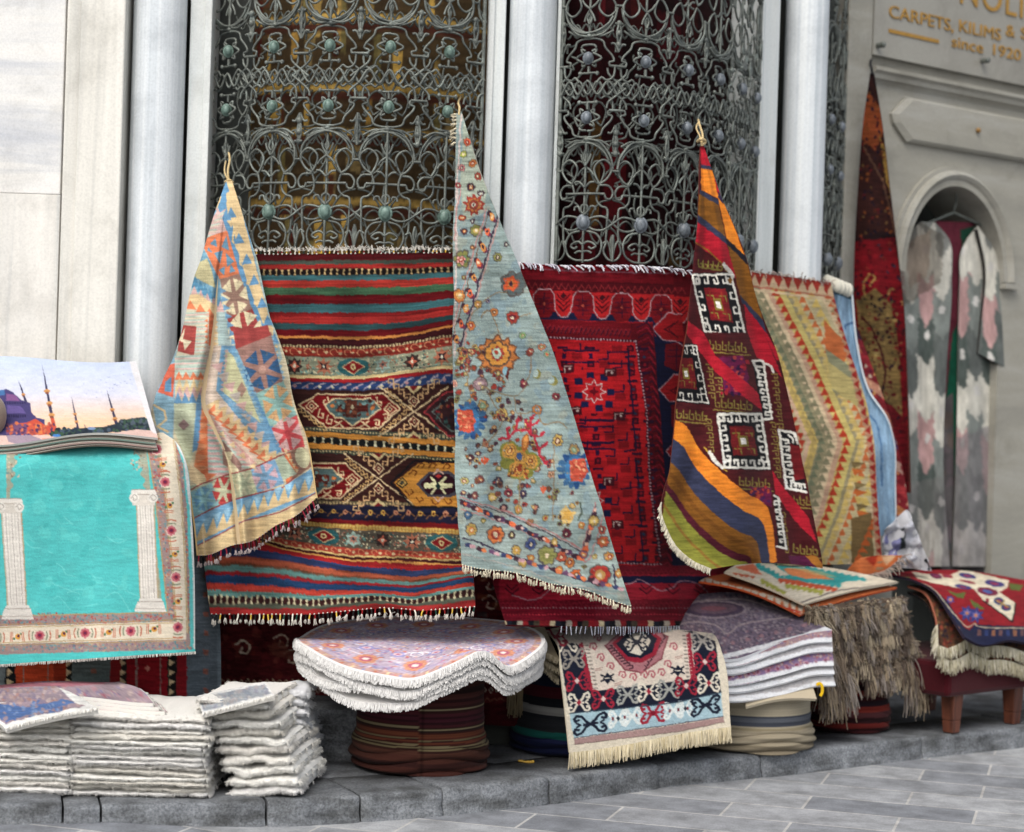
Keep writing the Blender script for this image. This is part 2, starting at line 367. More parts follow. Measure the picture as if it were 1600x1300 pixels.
for i, (s0, s1) in enumerate(zip(js[:-1], js[1:])):
    gap = .004 if i not in (2, 4) else .011
    ss = np.linspace(s0+gap/2, s1-gap/2, max(6, int((s1-s0)/.015)))
    ss[0] += .0; p = np.stack([np.interp(ss, kd, kl[:, 0]), np.interp(ss, kd, kl[:, 1])], 1)
    nn = np.stack([np.interp(ss, kd, kn[:, 0]), np.interp(ss, kd, kn[:, 1])], 1); nn /= np.linalg.norm(nn, axis=1, keepdims=True)
    top = STEP + rs.uniform(-.004, .006); fo = rs.uniform(-.006, .004); w = .30
    prof = [(-.01+fo, -.05), (-.008+fo, .012), (fo, .03), (fo-.002, top-.014), (fo+.003, top-.005), (fo+.010, top-.0008), (fo+.05, top), (w, top), (w, -.05)]
    end = np.minimum(np.minimum(ss-ss[0], ss[-1]-ss), .011)/.011        # the ends of each block are worn round
    rows = []
    for o, z in prof:
        wob = vnoise(1, len(ss), 1, 7, rs)[0]-.5
        inset = (1-np.sqrt(np.clip(1-(1-end)**2, 0, 1)))*.006
        oo = o + (wob*.006 + inset if o < .06 else 0); zz = z + (wob*.003 - inset*.6 if z > .05 else 0)
        rows.append(np.c_[p+nn*np.asarray(oo).reshape(-1, 1), zz + np.zeros(len(ss))])
    g = np.stack(rows, 0); mb.grid(g)
    k = len(prof)
    for e in (0, -1): mb.add(g[:, e], np.arange(k)[None] if e else np.arange(k)[::-1][None])
mb.build("kerb", M_KERB)['kind'] = 'structure'
mb = MB(); a = off_line(.297); far = np.array([[-9, 9.5]])*0 + np.c_[kl[:, 0]*1.0, np.full(len(kl), 14.)]
mb.grid(np.stack([np.c_[a, np.full(len(a), STEP-.003)], np.c_[a+kn*.6, np.full(len(a), STEP-.003)], np.c_[far, np.full(len(far), STEP-.003)]], 1))
mb.build("pavement", M_STEP)['kind'] = 'structure'
# ================================================================ building
bl = empty("stone_building", (0.1, 6.95, STEP), "marble shop front with bowed iron window grilles, round columns and an arched doorway", "building")
ZT = 4.4
def XY(px, Y, py=300): return P(px, py, Y)[:2]
def slab(name, mat, pxa, pxb, Y, depth, z0=STEP-.02, z1=ZT, bevel=.004, part=True, Yb=None):
    a = XY(pxa, Y); q = XY(pxb, Y if Yb is None else Yb); nrm = np.array([-(q-a)[1], (q-a)[0]]); nrm /= np.linalg.norm(nrm)
    mb = MB(); mb.prism([a, q, q+nrm*depth, a+nrm*depth], z0, z1); return mb.build(name, mat, bl, smooth=False, bevel=bevel)
zs = zat(50, 303, 6.72)
slab("wall_panel", M_PANEL, -420, 94, 6.72, .4, zs+.0006, ZT); slab("wall_panel", M_PANEL_V, -420, 94.5, 6.718, .4, STEP-.02, zs-.0006, .002)
slab("pilaster", M_PILA, 96, 187, 6.685, .3, bevel=.008); slab("pilaster_face", M_PILA, 117, 187.5, 6.668, .012, bevel=.006)
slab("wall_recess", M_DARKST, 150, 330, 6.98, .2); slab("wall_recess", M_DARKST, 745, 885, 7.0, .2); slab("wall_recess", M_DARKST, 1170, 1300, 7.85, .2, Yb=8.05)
def column(px, Y, r):
    mb = MB(); th = np.linspace(0, 2*np.pi, 65)[:-1]
    c = XY(px, Y); zz = np.array([.9, 1.2, 2.2, 3.2, ZT])
    g = np.stack([np.stack([c[0]+r*np.cos(th), c[1]+r*np.sin(th), np.full(64, z)], -1) for z in zz]); mb.grid(g, wrap=True)
    return mb.build("column", M_COLM, bl)
column(242, 6.79, .094); column(825, 6.86, .0855); column(1253, 7.75, .0878)
def jamb(pa, pb, Y, Yb=None, inv=False):
    slab("window_jamb", M_JAMB, pa, pb, Y, .16, .9, Yb=Yb, bevel=.004)
    fa, fb = (pa+(pb-pa)*.62, pb) if not inv else (pa, pa+(pb-pa)*.38)
    e = 0 if Yb is None else (Yb-Y)
    slab("jamb_fillet", M_JAMB, fa+1, fb-1 if not inv else fb, Y-.012, .03, .9, Yb=None if Yb is None else Yb-.012, bevel=.003)
jamb(289, 324, 6.80); jamb(754, 782, 6.82, inv=True); jamb(863, 873, 6.84); jamb(1184, 1211, 7.52, 7.60, inv=True)
slab("pier", M_LIME, 1319, 1356, 8.22, .5, Yb=8.32, bevel=.006)
# wall below the windows (behind the carpets) and its sill
mb = MB(); mb.prism([(-2.6, 7.02), (-.35, 7.04), (.35, 7.1), (.7, 7.35), (1.2, 7.95), (1.5, 8.5), (1.9, 8.9), (1.9, 9.4), (-2.6, 9.2)], STEP-.01, .92); mb.build("base_wall", M_DARKST, bl, smooth=False)
mb = MB(); c0 = P(395, 1190, 6.53); c1 = P(577, 1190, 6.56)
mb.prism([c0[:2], c1[:2], c1[:2]+(0, .42), c0[:2]+(0, .42)], STEP-.01, .262); mb.build("base_block", M_STEP, bl, smooth=False, bevel=.012)
# ---- iron grilles
m, n, b = mat_base("weathered_iron", .55, .45); b.inputs["Metallic"].default_value = .35
f = noise(n, mapped(n, (1, 1, 1)), 24, 5, .6); f2 = noise(n, mapped(n, (1, 1, 1)), 240, 3)
c = mixc(n, ramp(n, f, [(.3, '#4a5150'), (.52, '#72766f'), (.7, '#87908a')]), ramp(n, f2, [(.3, '#909090'), (.7, '#ffffff')]), .5, 'MULTIPLY')
n.links.new(c, b.inputs["Base Color"]); bump(n, b, f2, .4, .002); M_IRON = m
def patina(name, a, c_):
    m, n, b = mat_base(name, .45, .5); f = noise(n, mapped(n, (1, 1, 1)), 60, 4); n.links.new(ramp(n, f, [(.3, a), (.7, c_)]), b.inputs["Base Color"]); bump(n, b, f, .3, .003); return m
M_VERD = patina("verdigris_boss", '#455a52', '#72897f'); M_LEAD = patina("lead_grey_boss", '#4d5358', '#767d84')
def mir(cs): return cs + [[(-x, y) for x, y in c] for c in cs]
def flip(cs): return [[(x, 236-y) for x, y in c] for c in cs]
H = 46.5
low = mir([[(8, 325), (18, 322), (32, 322), (H, 332), (61, 342), (75, 343), (85, 339)],
    [(23, 270), (19, 284), (20, 297), (27, 305), (37, 310), (37, 335), (36, 362)],
    [(5, 345), (20, 349), (28, 360), (29, 372), (24, 384), (12, 391), (0, 392)],
    [(0, 367), (7, 362), (15, 364), (20, 369), (14, 373), (9, 370)], [(0, 378), (8, 377), (14, 380)],
    [(23, 272), (37, 273), (44, 283), (41, 293), (34, 293), (31, 286)],
    [(0, 286), (31, 286)], [(H, 388), (43, 370), (38, 360), (32, 364)],
    [(0, 320), (8, 312), (11, 306), (17, 307), (18, 312)], [(0, 302), (5, 306), (5, 314), (0, 318)],
    [(36, 362), (32, 376), (38, 388), (H, 392)], [(H, 350), (44, 362), (H, 376)]])
low += [[(0, 345), (0, 395)], [(H, 350), (H, 392)], [(-H, 350), (-H, 392)]]
half = mir([[(23, 270), (33, 263), (41, 250), (40, 240), (30, 232), (20, 236), (14, 246), (17, 259), (23, 270)],
    [(41, 252), (39, 228), (22, 211), (0, 204), (-20, 201), (-38, 210)], [(43, 246), (38, 226), (22, 205), (2, 199)],
    [(36, 232), (28, 219), (10, 207), (-12, 205), (-30, 213)],
    [(0, 242), (6, 232), (9, 223)], [(0, 276), (8, 268), (15, 267)], [(0, 243), (9, 250), (14, 257)], [(0, 235), (3, 228), (0, 218)],
    [(41, 249), (52, 249)], [(40, 221), (53, 221)], [(H, 224), (43, 205), (H, 184)],
    [(34, 153), (59, 153)], [(34, 153), (33, 159), (40, 162), (37, 170), (26, 182), (22, 192), (10, 196), (0, 196)],
    [(41, 153), (40, 140), (36, 133), (28, 130), (21, 134), (14, 126)],
    [(7, 157), (20, 165), (7, 173)], [(5, 155), (11, 152), (10, 160)], [(5, 176), (12, 179), (9, 171)],
    [(0, 186), (9, 185), (12, 181)], [(0, 141), (11, 141), (15, 138)], [(H, 176), (40, 188), (34, 188)], [(0, 152), (0, 141)],
    [(30, 150), (33, 140), (H, 128), (60, 117)]])
half += [[(0, 199), (0, 322)], [(H, 226), (H, 176)]]
zig = [[(-H+i*15.5, 129 if i % 2 else 107) for i in range(7)], [(-H+i*15.5, 107 if i % 2 else 129) for i in range(7)]]
CELL = half + flip(half) + zig
SIDE = [[(-29, y), (29, y)] for y in (286,)]
def catmull(c, k=5):
    c = np.asarray(c, float)
    if len(c) == 2: return np.linspace(c[0], c[1], 4)
    e = np.vstack([2*c[0]-c[1], c, 2*c[-1]-c[-2]]); out = []
    for i in range(1, len(e)-2):
        t = np.linspace(0, 1, k, endpoint=False)[:, None]; p0, p1, p2, p3 = e[i-1:i+3]
        out.append(.5*((2*p1)+(-p0+p2)*t+(2*p0-5*p1+4*p2-p3)*t*t+(-p0+3*p1-3*p2+p3)*t**3))
    out.append(c[-1:]); return np.vstack(out)
SC = .211/93.
def grille(ctrl, s_first, bossmat, name="window_grille"):
    """ctrl: plan of the bowed window; s_first: arc length of the first boss"""
    pl = smooth_line(np.array([XY(px, Y, 200) for px, Y in ctrl]), 200); d = np.r_[0, np.cumsum(np.linalg.norm(np.diff(pl, axis=0), axis=1))]
    tg = np.gradient(pl, axis=0); tg /= np.linalg.norm(tg, axis=1, keepdims=True); nr = np.stack([-tg[:, 1], tg[:, 0]], 1)
    zof = lambda y: 1.29 + (641.5-y)*6.65/2976
    def w(s, y, o=0.):
        s_ = np.clip(s, 0, d[-1]); q = np.stack([np.interp(s_, d, pl[:, 0]), np.interp(s_, d, pl[:, 1])], -1) + np.stack([np.interp(s_, d, nr[:, 0]), np.interp(s_, d, nr[:, 1])], -1)*np.reshape(o, (-1, 1))
        return np.c_[q, zof(np.asarray(y, float))]
    mb = MB(); rng = np.random.default_rng(9); bosses = []
    k0 = int(math.floor(-s_first/(93*SC)))
    for k in range(k0, k0+12):
        s0 = s_first + k*93*SC
        if s0 < -.12 or s0 > d[-1]+.12: continue
        for lev in (0, 1):
            for c in (CELL + low) if lev == 0 else [[(x, y-308) for x, y in c] for c in half[:26]]:
                cc = catmull(c); s = s0 + cc[:, 0]*SC
                ok = (s > -.004) & (s < d[-1]+.004)
                if ok.sum() < 3: continue
                cc, s = cc[ok], s[ok]
                r = .0043 if len(c) > 2 else .0048
                tone = rng.uniform(.75, 1.2)
                mb.tube(w(s, cc[:, 1], rng.uniform(-.007, .007)), r, 5, (tone, tone, tone))
        for dy in (0, 94, -94):                                              # the second, plainer layer of bars behind
            for c in half[:30:2] + zig:
                cc = catmull([(x+H, y-dy) for x, y in c]); s = s0 + cc[:, 0]*SC; ok = (s > .004) & (s < d[-1]-.004)
                if ok.sum() < 3: continue
                tone = rng.uniform(.5, .8); mb.tube(w(s[ok], cc[ok, 1], .034+rng.uniform(-.006, .006)), .0038, 4, (tone, tone, tone))
        if 0 < s0 < d[-1]:
            bosses += [(s0, 331, 7.6, 10.5), (s0, 165, 6, 8.2), (s0, 71, 6, 8.2)]
            for y in (141, 95): 
                for e in (-14, 14): mb.ball(w(np.array([s0+e*SC]), np.array([y]))[0], .008, .008, .008, n=6, m=8)
            for y in (200, 36): mb.ball(w(np.array([s0]), np.array([y]))[0], .012, .012, .009, n=6, m=8)
        sh = s0+H*SC
        if 0 < sh < d[-1]:
            for y in (188, 206, 221, 48, 30, 15): mb.ball(w(np.array([sh]), np.array([y]))[0], .011, .011, .012, n=6, m=8)
    for s in (.004, d[-1]-.004): mb.tube(w(np.full(2, s), np.array([470, -120])), .007, 6)
    for y in (404, 470): mb.tube(w(np.linspace(0, d[-1], 30), np.full(30, y)), .007, 6)
    for s in np.arange(.03, d[-1], .105): mb.tube(w(np.full(2, s), np.array([404, 470])), .005, 5)
    g = mb.build(name, M_IRON, bl)
    for s, y, rx, ry in bosses:
        q = w(np.array([s]), np.array([y]), -.006)[0]; bb = MB(); bb.ball(q, rx*SC, .014, ry*SC, n=12, m=16); bb.ball(q+(0, .006, 0), rx*SC*1.5, .006, ry*SC*1.25, n=8, m=12)
        bb.build("boss", bossmat, g)
    return pl, d, nr
def interior(pl, nr, cv, back, name="window_interior"):
    """dim room seen through the iron: shelves and hanging carpets"""
    q = pl + nr*back; q = np.vstack([q[0]+(q[0]-q[9])*.9, q, q[-1]+(q[-1]-q[-9])*2.2]); s = np.linspace(0, 1, len(q)); zz = np.linspace(.9, 3.3, 260)
    S, Zg = np.meshgrid(s, zz); g = np.stack([np.interp(S, s, q[:, 0]), np.interp(S, s, q[:, 1]), Zg], -1)
    mb = MB(); mb.grid(g, cv.at(S*400, (3.3-Zg)*200)); mb.build(name, painted("shop_interior", .9, .1), bl)
g1 = grille([(326, 6.88), (430, 6.71), (560, 6.645), (670, 6.68), (753, 6.78)], .09, M_VERD)
g2 = grille([(873, 6.80), (930, 6.735), (1005, 6.78), (1085, 6.95), (1143, 7.18), (1184, 7.5)], .113, M_LEAD)
g3_ = grille([(1286, 7.82), (1303, 7.98), (1315, 8.15), (1322, 8.35)], .1, M_LEAD)
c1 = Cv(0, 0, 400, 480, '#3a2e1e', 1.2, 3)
for i in range(120):
    x = c1.rnd.uniform(0, 400); y = c1.rnd.uniform(0, 480); w_ = c1.rnd.uniform(6, 18); h_ = c1.rnd.uniform(14, 46)
    c1.rect(x, y, x+w_, y+h_, c1.rnd.choice(['#8a6a30', '#7d6636', '#6b5a38', '#4a2a1c', '#937536', '#5c5230', '#3a1a14']))
for y in (70, 118, 168, 200, 250, 300): c1.rect(0, y, 400, y+5, '#8a7038'); c1.rect(0, y+6, 400, y+12, '#3a2018')
c1.wear(.2); c1.a = np.clip(c1.a*1.35, 0, 1)
interior(g1[0], g1[2], c1, .16)
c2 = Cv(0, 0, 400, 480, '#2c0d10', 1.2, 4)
for i in range(40):
    x = c2.rnd.uniform(0, 400); y = c2.rnd.uniform(0, 480); c2.rect(x, y, x+c2.rnd.uniform(20, 60), y+c2.rnd.uniform(30, 80), c2.rnd.choice(['#4c1016', '#5c1218', '#1c0c0c', '#3c1210', '#5a4020', '#241010']))
c2.wear(.2)
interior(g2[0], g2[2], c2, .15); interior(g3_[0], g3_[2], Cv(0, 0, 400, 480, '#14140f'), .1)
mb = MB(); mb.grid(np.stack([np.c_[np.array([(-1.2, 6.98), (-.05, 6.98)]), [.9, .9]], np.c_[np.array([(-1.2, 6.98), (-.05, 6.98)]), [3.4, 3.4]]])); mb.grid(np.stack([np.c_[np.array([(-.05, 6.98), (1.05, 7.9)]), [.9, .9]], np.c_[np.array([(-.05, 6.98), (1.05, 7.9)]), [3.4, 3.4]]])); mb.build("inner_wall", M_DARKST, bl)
# ---- arched doorway wall
O = P(1350, 300, 8.35); dv = np.array([1, .77]); dv /= np.linalg.norm(dv); nv = np.array([dv[1], -dv[0]])   # nv: out of the wall
def AZ(px, py):
    """where the sight line of a photo point meets the wall: distance along it and height"""
    r = P(px, py, 1.) - np.array([0, 0, CAMZ]); A = np.array([[r[0], -dv[0]], [r[1], -dv[1]]]); t, a = np.linalg.solve(A, O[:2]); return a, CAMZ + r[2]*t
def AW(a, z, o=0.):
    a = np.asarray(a, float); return np.stack(np.broadcast_arrays(O[0]+dv[0]*a+nv[0]*o, O[1]+dv[1]*a+nv[1]*o, np.asarray(z, float)), -1)
aL, zspr = AZ(1409, 425); aR, _ = AZ(1563, 440); aT, zT = AZ(1495, 292)
ac, ar = (aL+aR)/2, (aR-aL)/2; arz = zT-zspr
th = np.linspace(np.pi, 0, 41); arch = np.stack([ac+ar*np.cos(th), zspr+arz*np.sin(th)], 1)
mb = MB()
def qa(a0, a1, z0, z1, o=0.): mb.add(AW([a0, a1, a1, a0], [z0, z0, z1, z1], o), np.array([[0, 1, 2, 3]]))
qa(0, aL, STEP-.01, zspr); qa(aR, 4.5, STEP-.01, zspr); 
up = np.stack([AW(arch[:, 0], arch[:, 1]), AW(arch[:, 0], np.full(41, ZT))], 0); mb.grid(up)
qa(0, aL, zspr, ZT); qa(aR, 4.5, zspr, ZT)
full = np.vstack([[aL, STEP-.01], arch, [aR, STEP-.01]]); mb.grid(np.stack([AW(full[:, 0], full[:, 1]), AW(full[:, 0], full[:, 1], -.30)], 0))
mb.build("arch_wall", M_LIME, bl, smooth=False)
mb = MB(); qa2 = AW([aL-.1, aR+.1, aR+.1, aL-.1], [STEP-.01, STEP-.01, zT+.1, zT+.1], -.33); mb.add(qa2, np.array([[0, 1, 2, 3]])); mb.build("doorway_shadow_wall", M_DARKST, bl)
def mould(name, path, prof, mat=M_LIME, closed_ends=True):
    """sweep a profile (in-plane offset, out-of-wall offset) along a path on the wall"""
    p = np.asarray(path, float); t = np.gradient(p, axis=0); t /= np.linalg.norm(t, axis=1, keepdims=True); nn = np.stack([-t[:, 1], t[:, 0]], 1)
    rows = [AW(p[:, 0]+nn[:, 0]*u, p[:, 1]+nn[:, 1]*u, o) for u, o in prof]
    g = np.stack(rows, 0); mb = MB(); mb.grid(g); k = len(prof)
    mb.add(g[:, 0], np.arange(k)[None]); mb.add(g[:, -1], np.arange(k)[::-1][None]); return mb.build(name, mat, bl, smooth=False)
mould("archivolt", arch, [(.0, .001), (.0, .022), (.028, .022), (.034, .03), (.05, .042), (.066, .03), (.07, .018), (.09, .018), (.092, .001)])
for a0 in (aR,): 
    mb = MB(); 
    for z0, z1, o in ((zspr-.03, zspr-.004, .035),): mb.add(np.vstack([AW([a0-.004, a0+.1, a0+.1, a0-.004], [z0, z0, z1, z1], .0), AW([a0-.004, a0+.1, a0+.1, a0-.004], [z0, z0, z1, z1], o)]), np.array([[0, 1, 5, 4], [1, 2, 6, 5], [2, 3, 7, 6], [3, 0, 4, 7], [4, 5, 6, 7]]))
    mb.build("impost", M_LIME, bl, smooth=False)
a0, z0 = AZ(1372, 112); z1c = AZ(1375, 128)[1]
hh = z0-z1c
mould("cornice", [(.0, z0), (1.5, z0), (4.4, z0)], [(.012, 0), (.012, .05), (-.004, .05), (-.016, .035), (-hh*.8, .03), (-hh, .012), (-hh-.012, 0)])
# raised panel with pointed end
pa = [AZ(1412, 152), AZ(1389, 178), AZ(1392, 192), AZ(1412, 222)]; pe = 2.6
pts = [(pe, pa[0][1]), (pa[0][0], pa[0][1]), (pa[1][0], pa[1][1]), (pa[2][0], pa[2][1]), (pa[3][0], pa[3][1]), (pe, pa[3][1])]
mb = MB(); A = np.array(pts); cen = A.mean(0); B = A + (cen-A)*np.array([.04, .14])
mb.add(np.vstack([AW(A[:, 0], A[:, 1], .001), AW(A[:, 0], A[:, 1], .018), AW(B[:, 0], B[:, 1], .03)]), [np.array([[i, (i+1) % 6, (i+1) % 6+6, i+6] for i in range(6)]), np.array([[i+6, (i+1) % 6+6, (i+1) % 6+12, i+12] for i in range(6)]), np.arange(12, 18)[None]])
mb.build("raised_panel", M_LIME, bl, smooth=False)
mb = MB(); q = AW(*AZ(1518, 205), .04); mb.ball(q, .012, .012, .012); mb.build("brass_stud", patina("brass", '#6a4a20', '#9a7434'), bl)
# ---- shop sign: pale plate on stand-off bolts with ochre letters
sg0, sz0 = AZ(1366, 88); sgx, szx = AZ(1600, 128)
sign = empty("shop_sign", AW(sg0+.3, sz0, .02), "pale plate sign with ochre lettering about carpets and kilims above the arch", "sign")
mb = MB(); v = np.vstack([AW([sg0-.04, 3.2, 3.2, sg0-.04], [sz0, sz0, sz0+.9, sz0+.9], .018), AW([sg0-.04, 3.2, 3.2, sg0-.04], [sz0, sz0, sz0+.9, sz0+.9], .03)])
mb.add(v, np.array([[0, 3, 2, 1], [4, 5, 6, 7], [0, 1, 5, 4], [1, 2, 6, 5], [2, 3, 7, 6], [3, 0, 4, 7]])); M_PLATE = marble("frosted_plate", '#8a877e', '#939087', '#9a988f', (2, 2, 2), .35, seed=31.); mb.build("plate", M_PLATE, sign, smooth=False)
for px, py in ((1362, 73), (1525, 97)):
    q = AW(*AZ(px, py), .035); mb = MB(); mb.tube([q, q+np.r_[nv, 0]*.03], .012, 12); mb.ball(q+np.r_[nv, 0]*.03, .014, .014, .014); mb.build("bolt", M_IRON, sign)
m, n, b = mat_base("ochre_paint", .5, .3); f = noise(n, mapped(n, (1, 1, 1)), 40, 3); n.links.new(ramp(n, f, [(.3, '#94702f'), (.7, '#a67f3a')]), b.inputs["Base Color"]); M_OCHRE = m
def letters(txt, px0, py0, px1, capz, name="lettering", space=1.0):
    cu = bpy.data.curves.new(name, 'FONT'); cu.body = txt; cu.extrude = .002; cu.space_character = space
    ob = bpy.data.objects.new(name, cu); COL.objects.link(ob); bpy.context.view_layer.update()
    w_, h_ = ob.dimensions.x, ob.dimensions.y
    a0, z0 = AZ(px0, py0); a1, _ = AZ(px1, py0); kx = (a1-a0)/w_
    mx = Matrix(((dv[0], 0, nv[0]), (dv[1], 0, nv[1]), (0, 1, 0))).to_4x4()
    p = AW(a0, z0, .034); me = bpy.data.meshes.new_from_object(ob); bpy.data.objects.remove(ob); 
    me.transform(Matrix.Translation(Vector(p - wloc(sign))) @ mx @ Matrix.Diagonal((kx, capz, 1, 1)))
    ob = bpy.data.objects.new(name, me); COL.objects.link(ob); ob.parent = sign; me.materials.append(M_OCHRE); return ob
for tx, x0_, y0_, x1_ in (("CARPETS,", 1379, 28, 1480), ("KILIMS", 1488, 50, 1553), ("&", 1562, 57, 1576), ("SILK", 1585, 61, 1634)): letters(tx, x0_, y0_, x1_, .078)
for tx, x0_, y0_, x1_ in (("since", 1477, 74, 1526), ("1920", 1538, 86, 1581)): letters(tx, x0_, y0_, x1_, .074)
letters("NOLIA", 1488, 6, 1618, .19, space=1.1)
for a_, b_ in (((1380, 53), (1458, 63)), ((1593, 82), (1660, 90))):
    x0, zz0 = AZ(*a_); x1, zz1 = AZ(*b_); mb = MB(); zc = (zz0+zz1)/2
    v = np.vstack([AW([x0, x1, x1, x0], [zc-.008, zc-.008, zc+.008, zc+.008], .031), AW([x0, x1, x1, x0], [zc-.008, zc-.008, zc+.008, zc+.008], .035)])
    mb.add(v, np.array([[0, 3, 2, 1], [4, 5, 6, 7], [0, 1, 5, 4], [1, 2, 6, 5], [2, 3, 7, 6], [3, 0, 4, 7]])); mb.build("rule_line", M_OCHRE, sign, smooth=False)
# ================================================================ carpets: builder
def along(pl, n):
    p = np.asarray(pl, float); d = np.r_[0, np.cumsum(np.linalg.norm(np.diff(p, axis=0), axis=1))]; t = np.linspace(0, d[-1], n)
    return smooth_line(p, n) if len(p) > 2 else np.stack([np.interp(t, d, p[:, 0]), np.interp(t, d, p[:, 1])], 1)
def sheet(L, Rr, step=1.45, sag=None, wob=0.):
    """grid between a left and a right outline (rows run from one to the other)"""
    L = np.asarray(L, float); Rr = np.asarray(Rr, float)
    ln = np.linalg.norm(np.diff(L, axis=0), axis=1).sum(); wd = np.abs(along(Rr, 30)[:, 0]-along(L, 30)[:, 0]).max()
    n = max(6, int(ln/step)//6*6)+1; m_ = max(12, int(wd/step))//6*6+1
    a, q = along(L, n), along(Rr, n)
    if wob:
        rw = np.random.default_rng(n); tt_ = np.clip(np.linspace(0, 1, n)*4, 0, 1)
        for e_ in (a, q): e_[:, 0] += wob*tt_*(2*(vnoise(1, n, 1, n/7., rw)[0]-.5)+.8*(vnoise(1, n, 1, n/22., rw)[0]-.5))
    s = np.linspace(0, 1, m_)[None, :, None]
    g = a[:, None]*(1-s)+q[:, None]*s; t = np.linspace(0, 1, n)[:, None]; s = s[..., 0]
    if sag is not None: g[..., 1] += sag(s, t)
    return g[..., 0], g[..., 1], np.broadcast_to(s, g.shape[:2]), np.broadcast_to(t, g.shape[:2])
def normals(p):
    u = np.gradient(p, axis=1); v = np.gradient(p, axis=0); n = np.cross(u, v); n /= np.linalg.norm(n, axis=2, keepdims=True)+1e-12
    c = np.array([0, 0, CAMZ])-p; flip = np.sign((n*c).sum(-1).mean()) or 1.; return n*flip
def cloth(name, p, col, th=.007, edge='#c8b89a', back='#7a6350', mat=None, parent=None, stride=6, nrm=None):
    """a rug with real thickness: figured face, bound edge, plain back"""
    n = normals(p) if nrm is None else nrm; q = p - n*th; mb = MB(); mb.grid(p, col)
    ring = lambda a: np.concatenate([a[0], a[1:, -1], a[-1, -2::-1], a[-2:0:-1, 0]])
    ec = lin(hx(edge)); g = np.stack([ring(p), ring(p*.5+q*.5 ), ring(q)], 0); mb.grid(g, np.broadcast_to(ec, g.shape), wrap=True)
    mb.grid(q[::stride, ::stride], lin(hx(back)))
    return mb.build(name, mat or M_WOOL, parent)
def fringe(parent, pts, dirs, L, r, cols, n, name="fringe", seed=1, jit=.22, sag=.35, per=1, segs=3, tip=.6, mat=None):
    pts = np.asarray(pts, float); rng = np.random.default_rng(seed); d = np.r_[0, np.cumsum(np.linalg.norm(np.diff(pts, axis=0), axis=1))]
    t = np.linspace(0, d[-1], n); t = np.repeat(t, per) + rng.normal(0, r*.6, n*per); t = np.clip(t, 0, d[-1])
    root = np.stack([np.interp(t, d, pts[:, i]) for i in range(3)], 1)
    cc = np.array([lin(hx(c)) for c in cols]); c = cc[rng.integers(0, len(cc), n)]; c = np.repeat(c, per, 0)*rng.uniform(.8, 1.1, (n*per, 1))
    mb = MB(); mb.strands(root, dirs, L*rng.uniform(.75, 1.15, n*per), r, c, segs, sag, rng, jit, tip)
    return mb.build(name, mat or M_YARN, parent)
def tassels(parent, pts, dirs, L, stem, n, seed=1, r=.0028, knob='#dcd6cb', rk=.006, name="tassel_row"):
    """knotted tassels: coloured stems ending in pale tufts"""
    pts = np.asarray(pts, float); rng = np.random.default_rng(seed); d = np.r_[0, np.cumsum(np.linalg.norm(np.diff(pts, axis=0), axis=1))]
    t = np.linspace(.004, d[-1]-.004, n); root = np.stack([np.interp(t, d, pts[:, i]) for i in range(3)], 1)
    dd = np.asarray(dirs, float)/np.linalg.norm(dirs); mb = MB(); kc = lin(hx(knob)); ends = []
    for i, q in enumerate(root):
        v = dd+rng.normal(0, .16, 3); v /= np.linalg.norm(v); e = q+v*L*rng.uniform(.8, 1.1); c = lin(hx(stem[rng.integers(len(stem))]))
        mb.tube([q, (q+e)/2+rng.normal(0, .001, 3), e], [r, r*.9, r], 5, c)
        if rng.random() < .8: mb.ball(q, rk*.5, rk*.5, rk*.5, kc*.9, 5, 6)
        mb.ball(e, rk*rng.uniform(.35, .7), rk*.5, rk*rng.uniform(.5, .8), kc*rng.uniform(.75, 1.05), 5, 7); ends.append((e, v))
    E = np.array([a for a, _ in ends]); V = np.array([b_ for _, b_ in ends]); k = 12; N = len(E)*k
    mb.strands(np.repeat(E, k, 0)+rng.normal(0, rk*.25, (N, 3)), np.repeat(V, k, 0), np.repeat(rng.uniform(1.2, 3.2, len(E)), k)*rk*rng.uniform(.7, 1.2, N), .0013, kc*rng.uniform(.75, 1.08, (N, 1)), 3, .3, rng, .3, .6)
    return mb.build(name, M_YARN, parent)
def rope(parent, pts, r=.004, col='#c8b183', name="tie_cord"):
    mb = MB(); mb.tube(catmull(pts), r, 6, lin(hx(col))); return mb.build(name, M_YARN, parent)
def warp_inv(rows):
    """rows: (yref, [(x, y) ...]); returns forward (x,yref)->y and inverse (x,y)->yref"""
    ys = np.array([r[0] for r in rows], float); xs = np.arange(300, 780, 4.)
    tab = np.array([np.interp(xs, [a for a, _ in r[1]], [b_ for _, b_ in r[1]]) for r in rows])
    ker = np.hanning(9); ker /= ker.sum(); tab = np.array([np.convolve(np.pad(t, 4, 'edge'), ker, 'valid') for t in tab])
    yy = np.arange(ys[0]-20, ys[-1]+20, 2.); dtab = tab-ys[:, None]
    full = np.array([np.interp(yy, ys, dtab[:, j]) for j in range(len(xs))]).T + yy[:, None]
    def fwd(x, yr):
        fx = np.clip((x-xs[0])/4, 0, len(xs)-1.001); fy = np.clip((yr-yy[0])/2, 0, len(yy)-1.001); i = fx.astype(int); j = fy.astype(int); u, v = fx-i, fy-j
        dt = full-yy[:, None]
        return yr + (dt[j, i]*(1-u)+dt[j, i+1]*u)*(1-v)+(dt[j+1, i]*(1-u)+dt[j+1, i+1]*u)*v
    def inv(x, y):
        yr = np.array(y, float)
        for _ in range(12): yr = yr - (fwd(x, yr)-y)
        return yr
    return fwd, inv
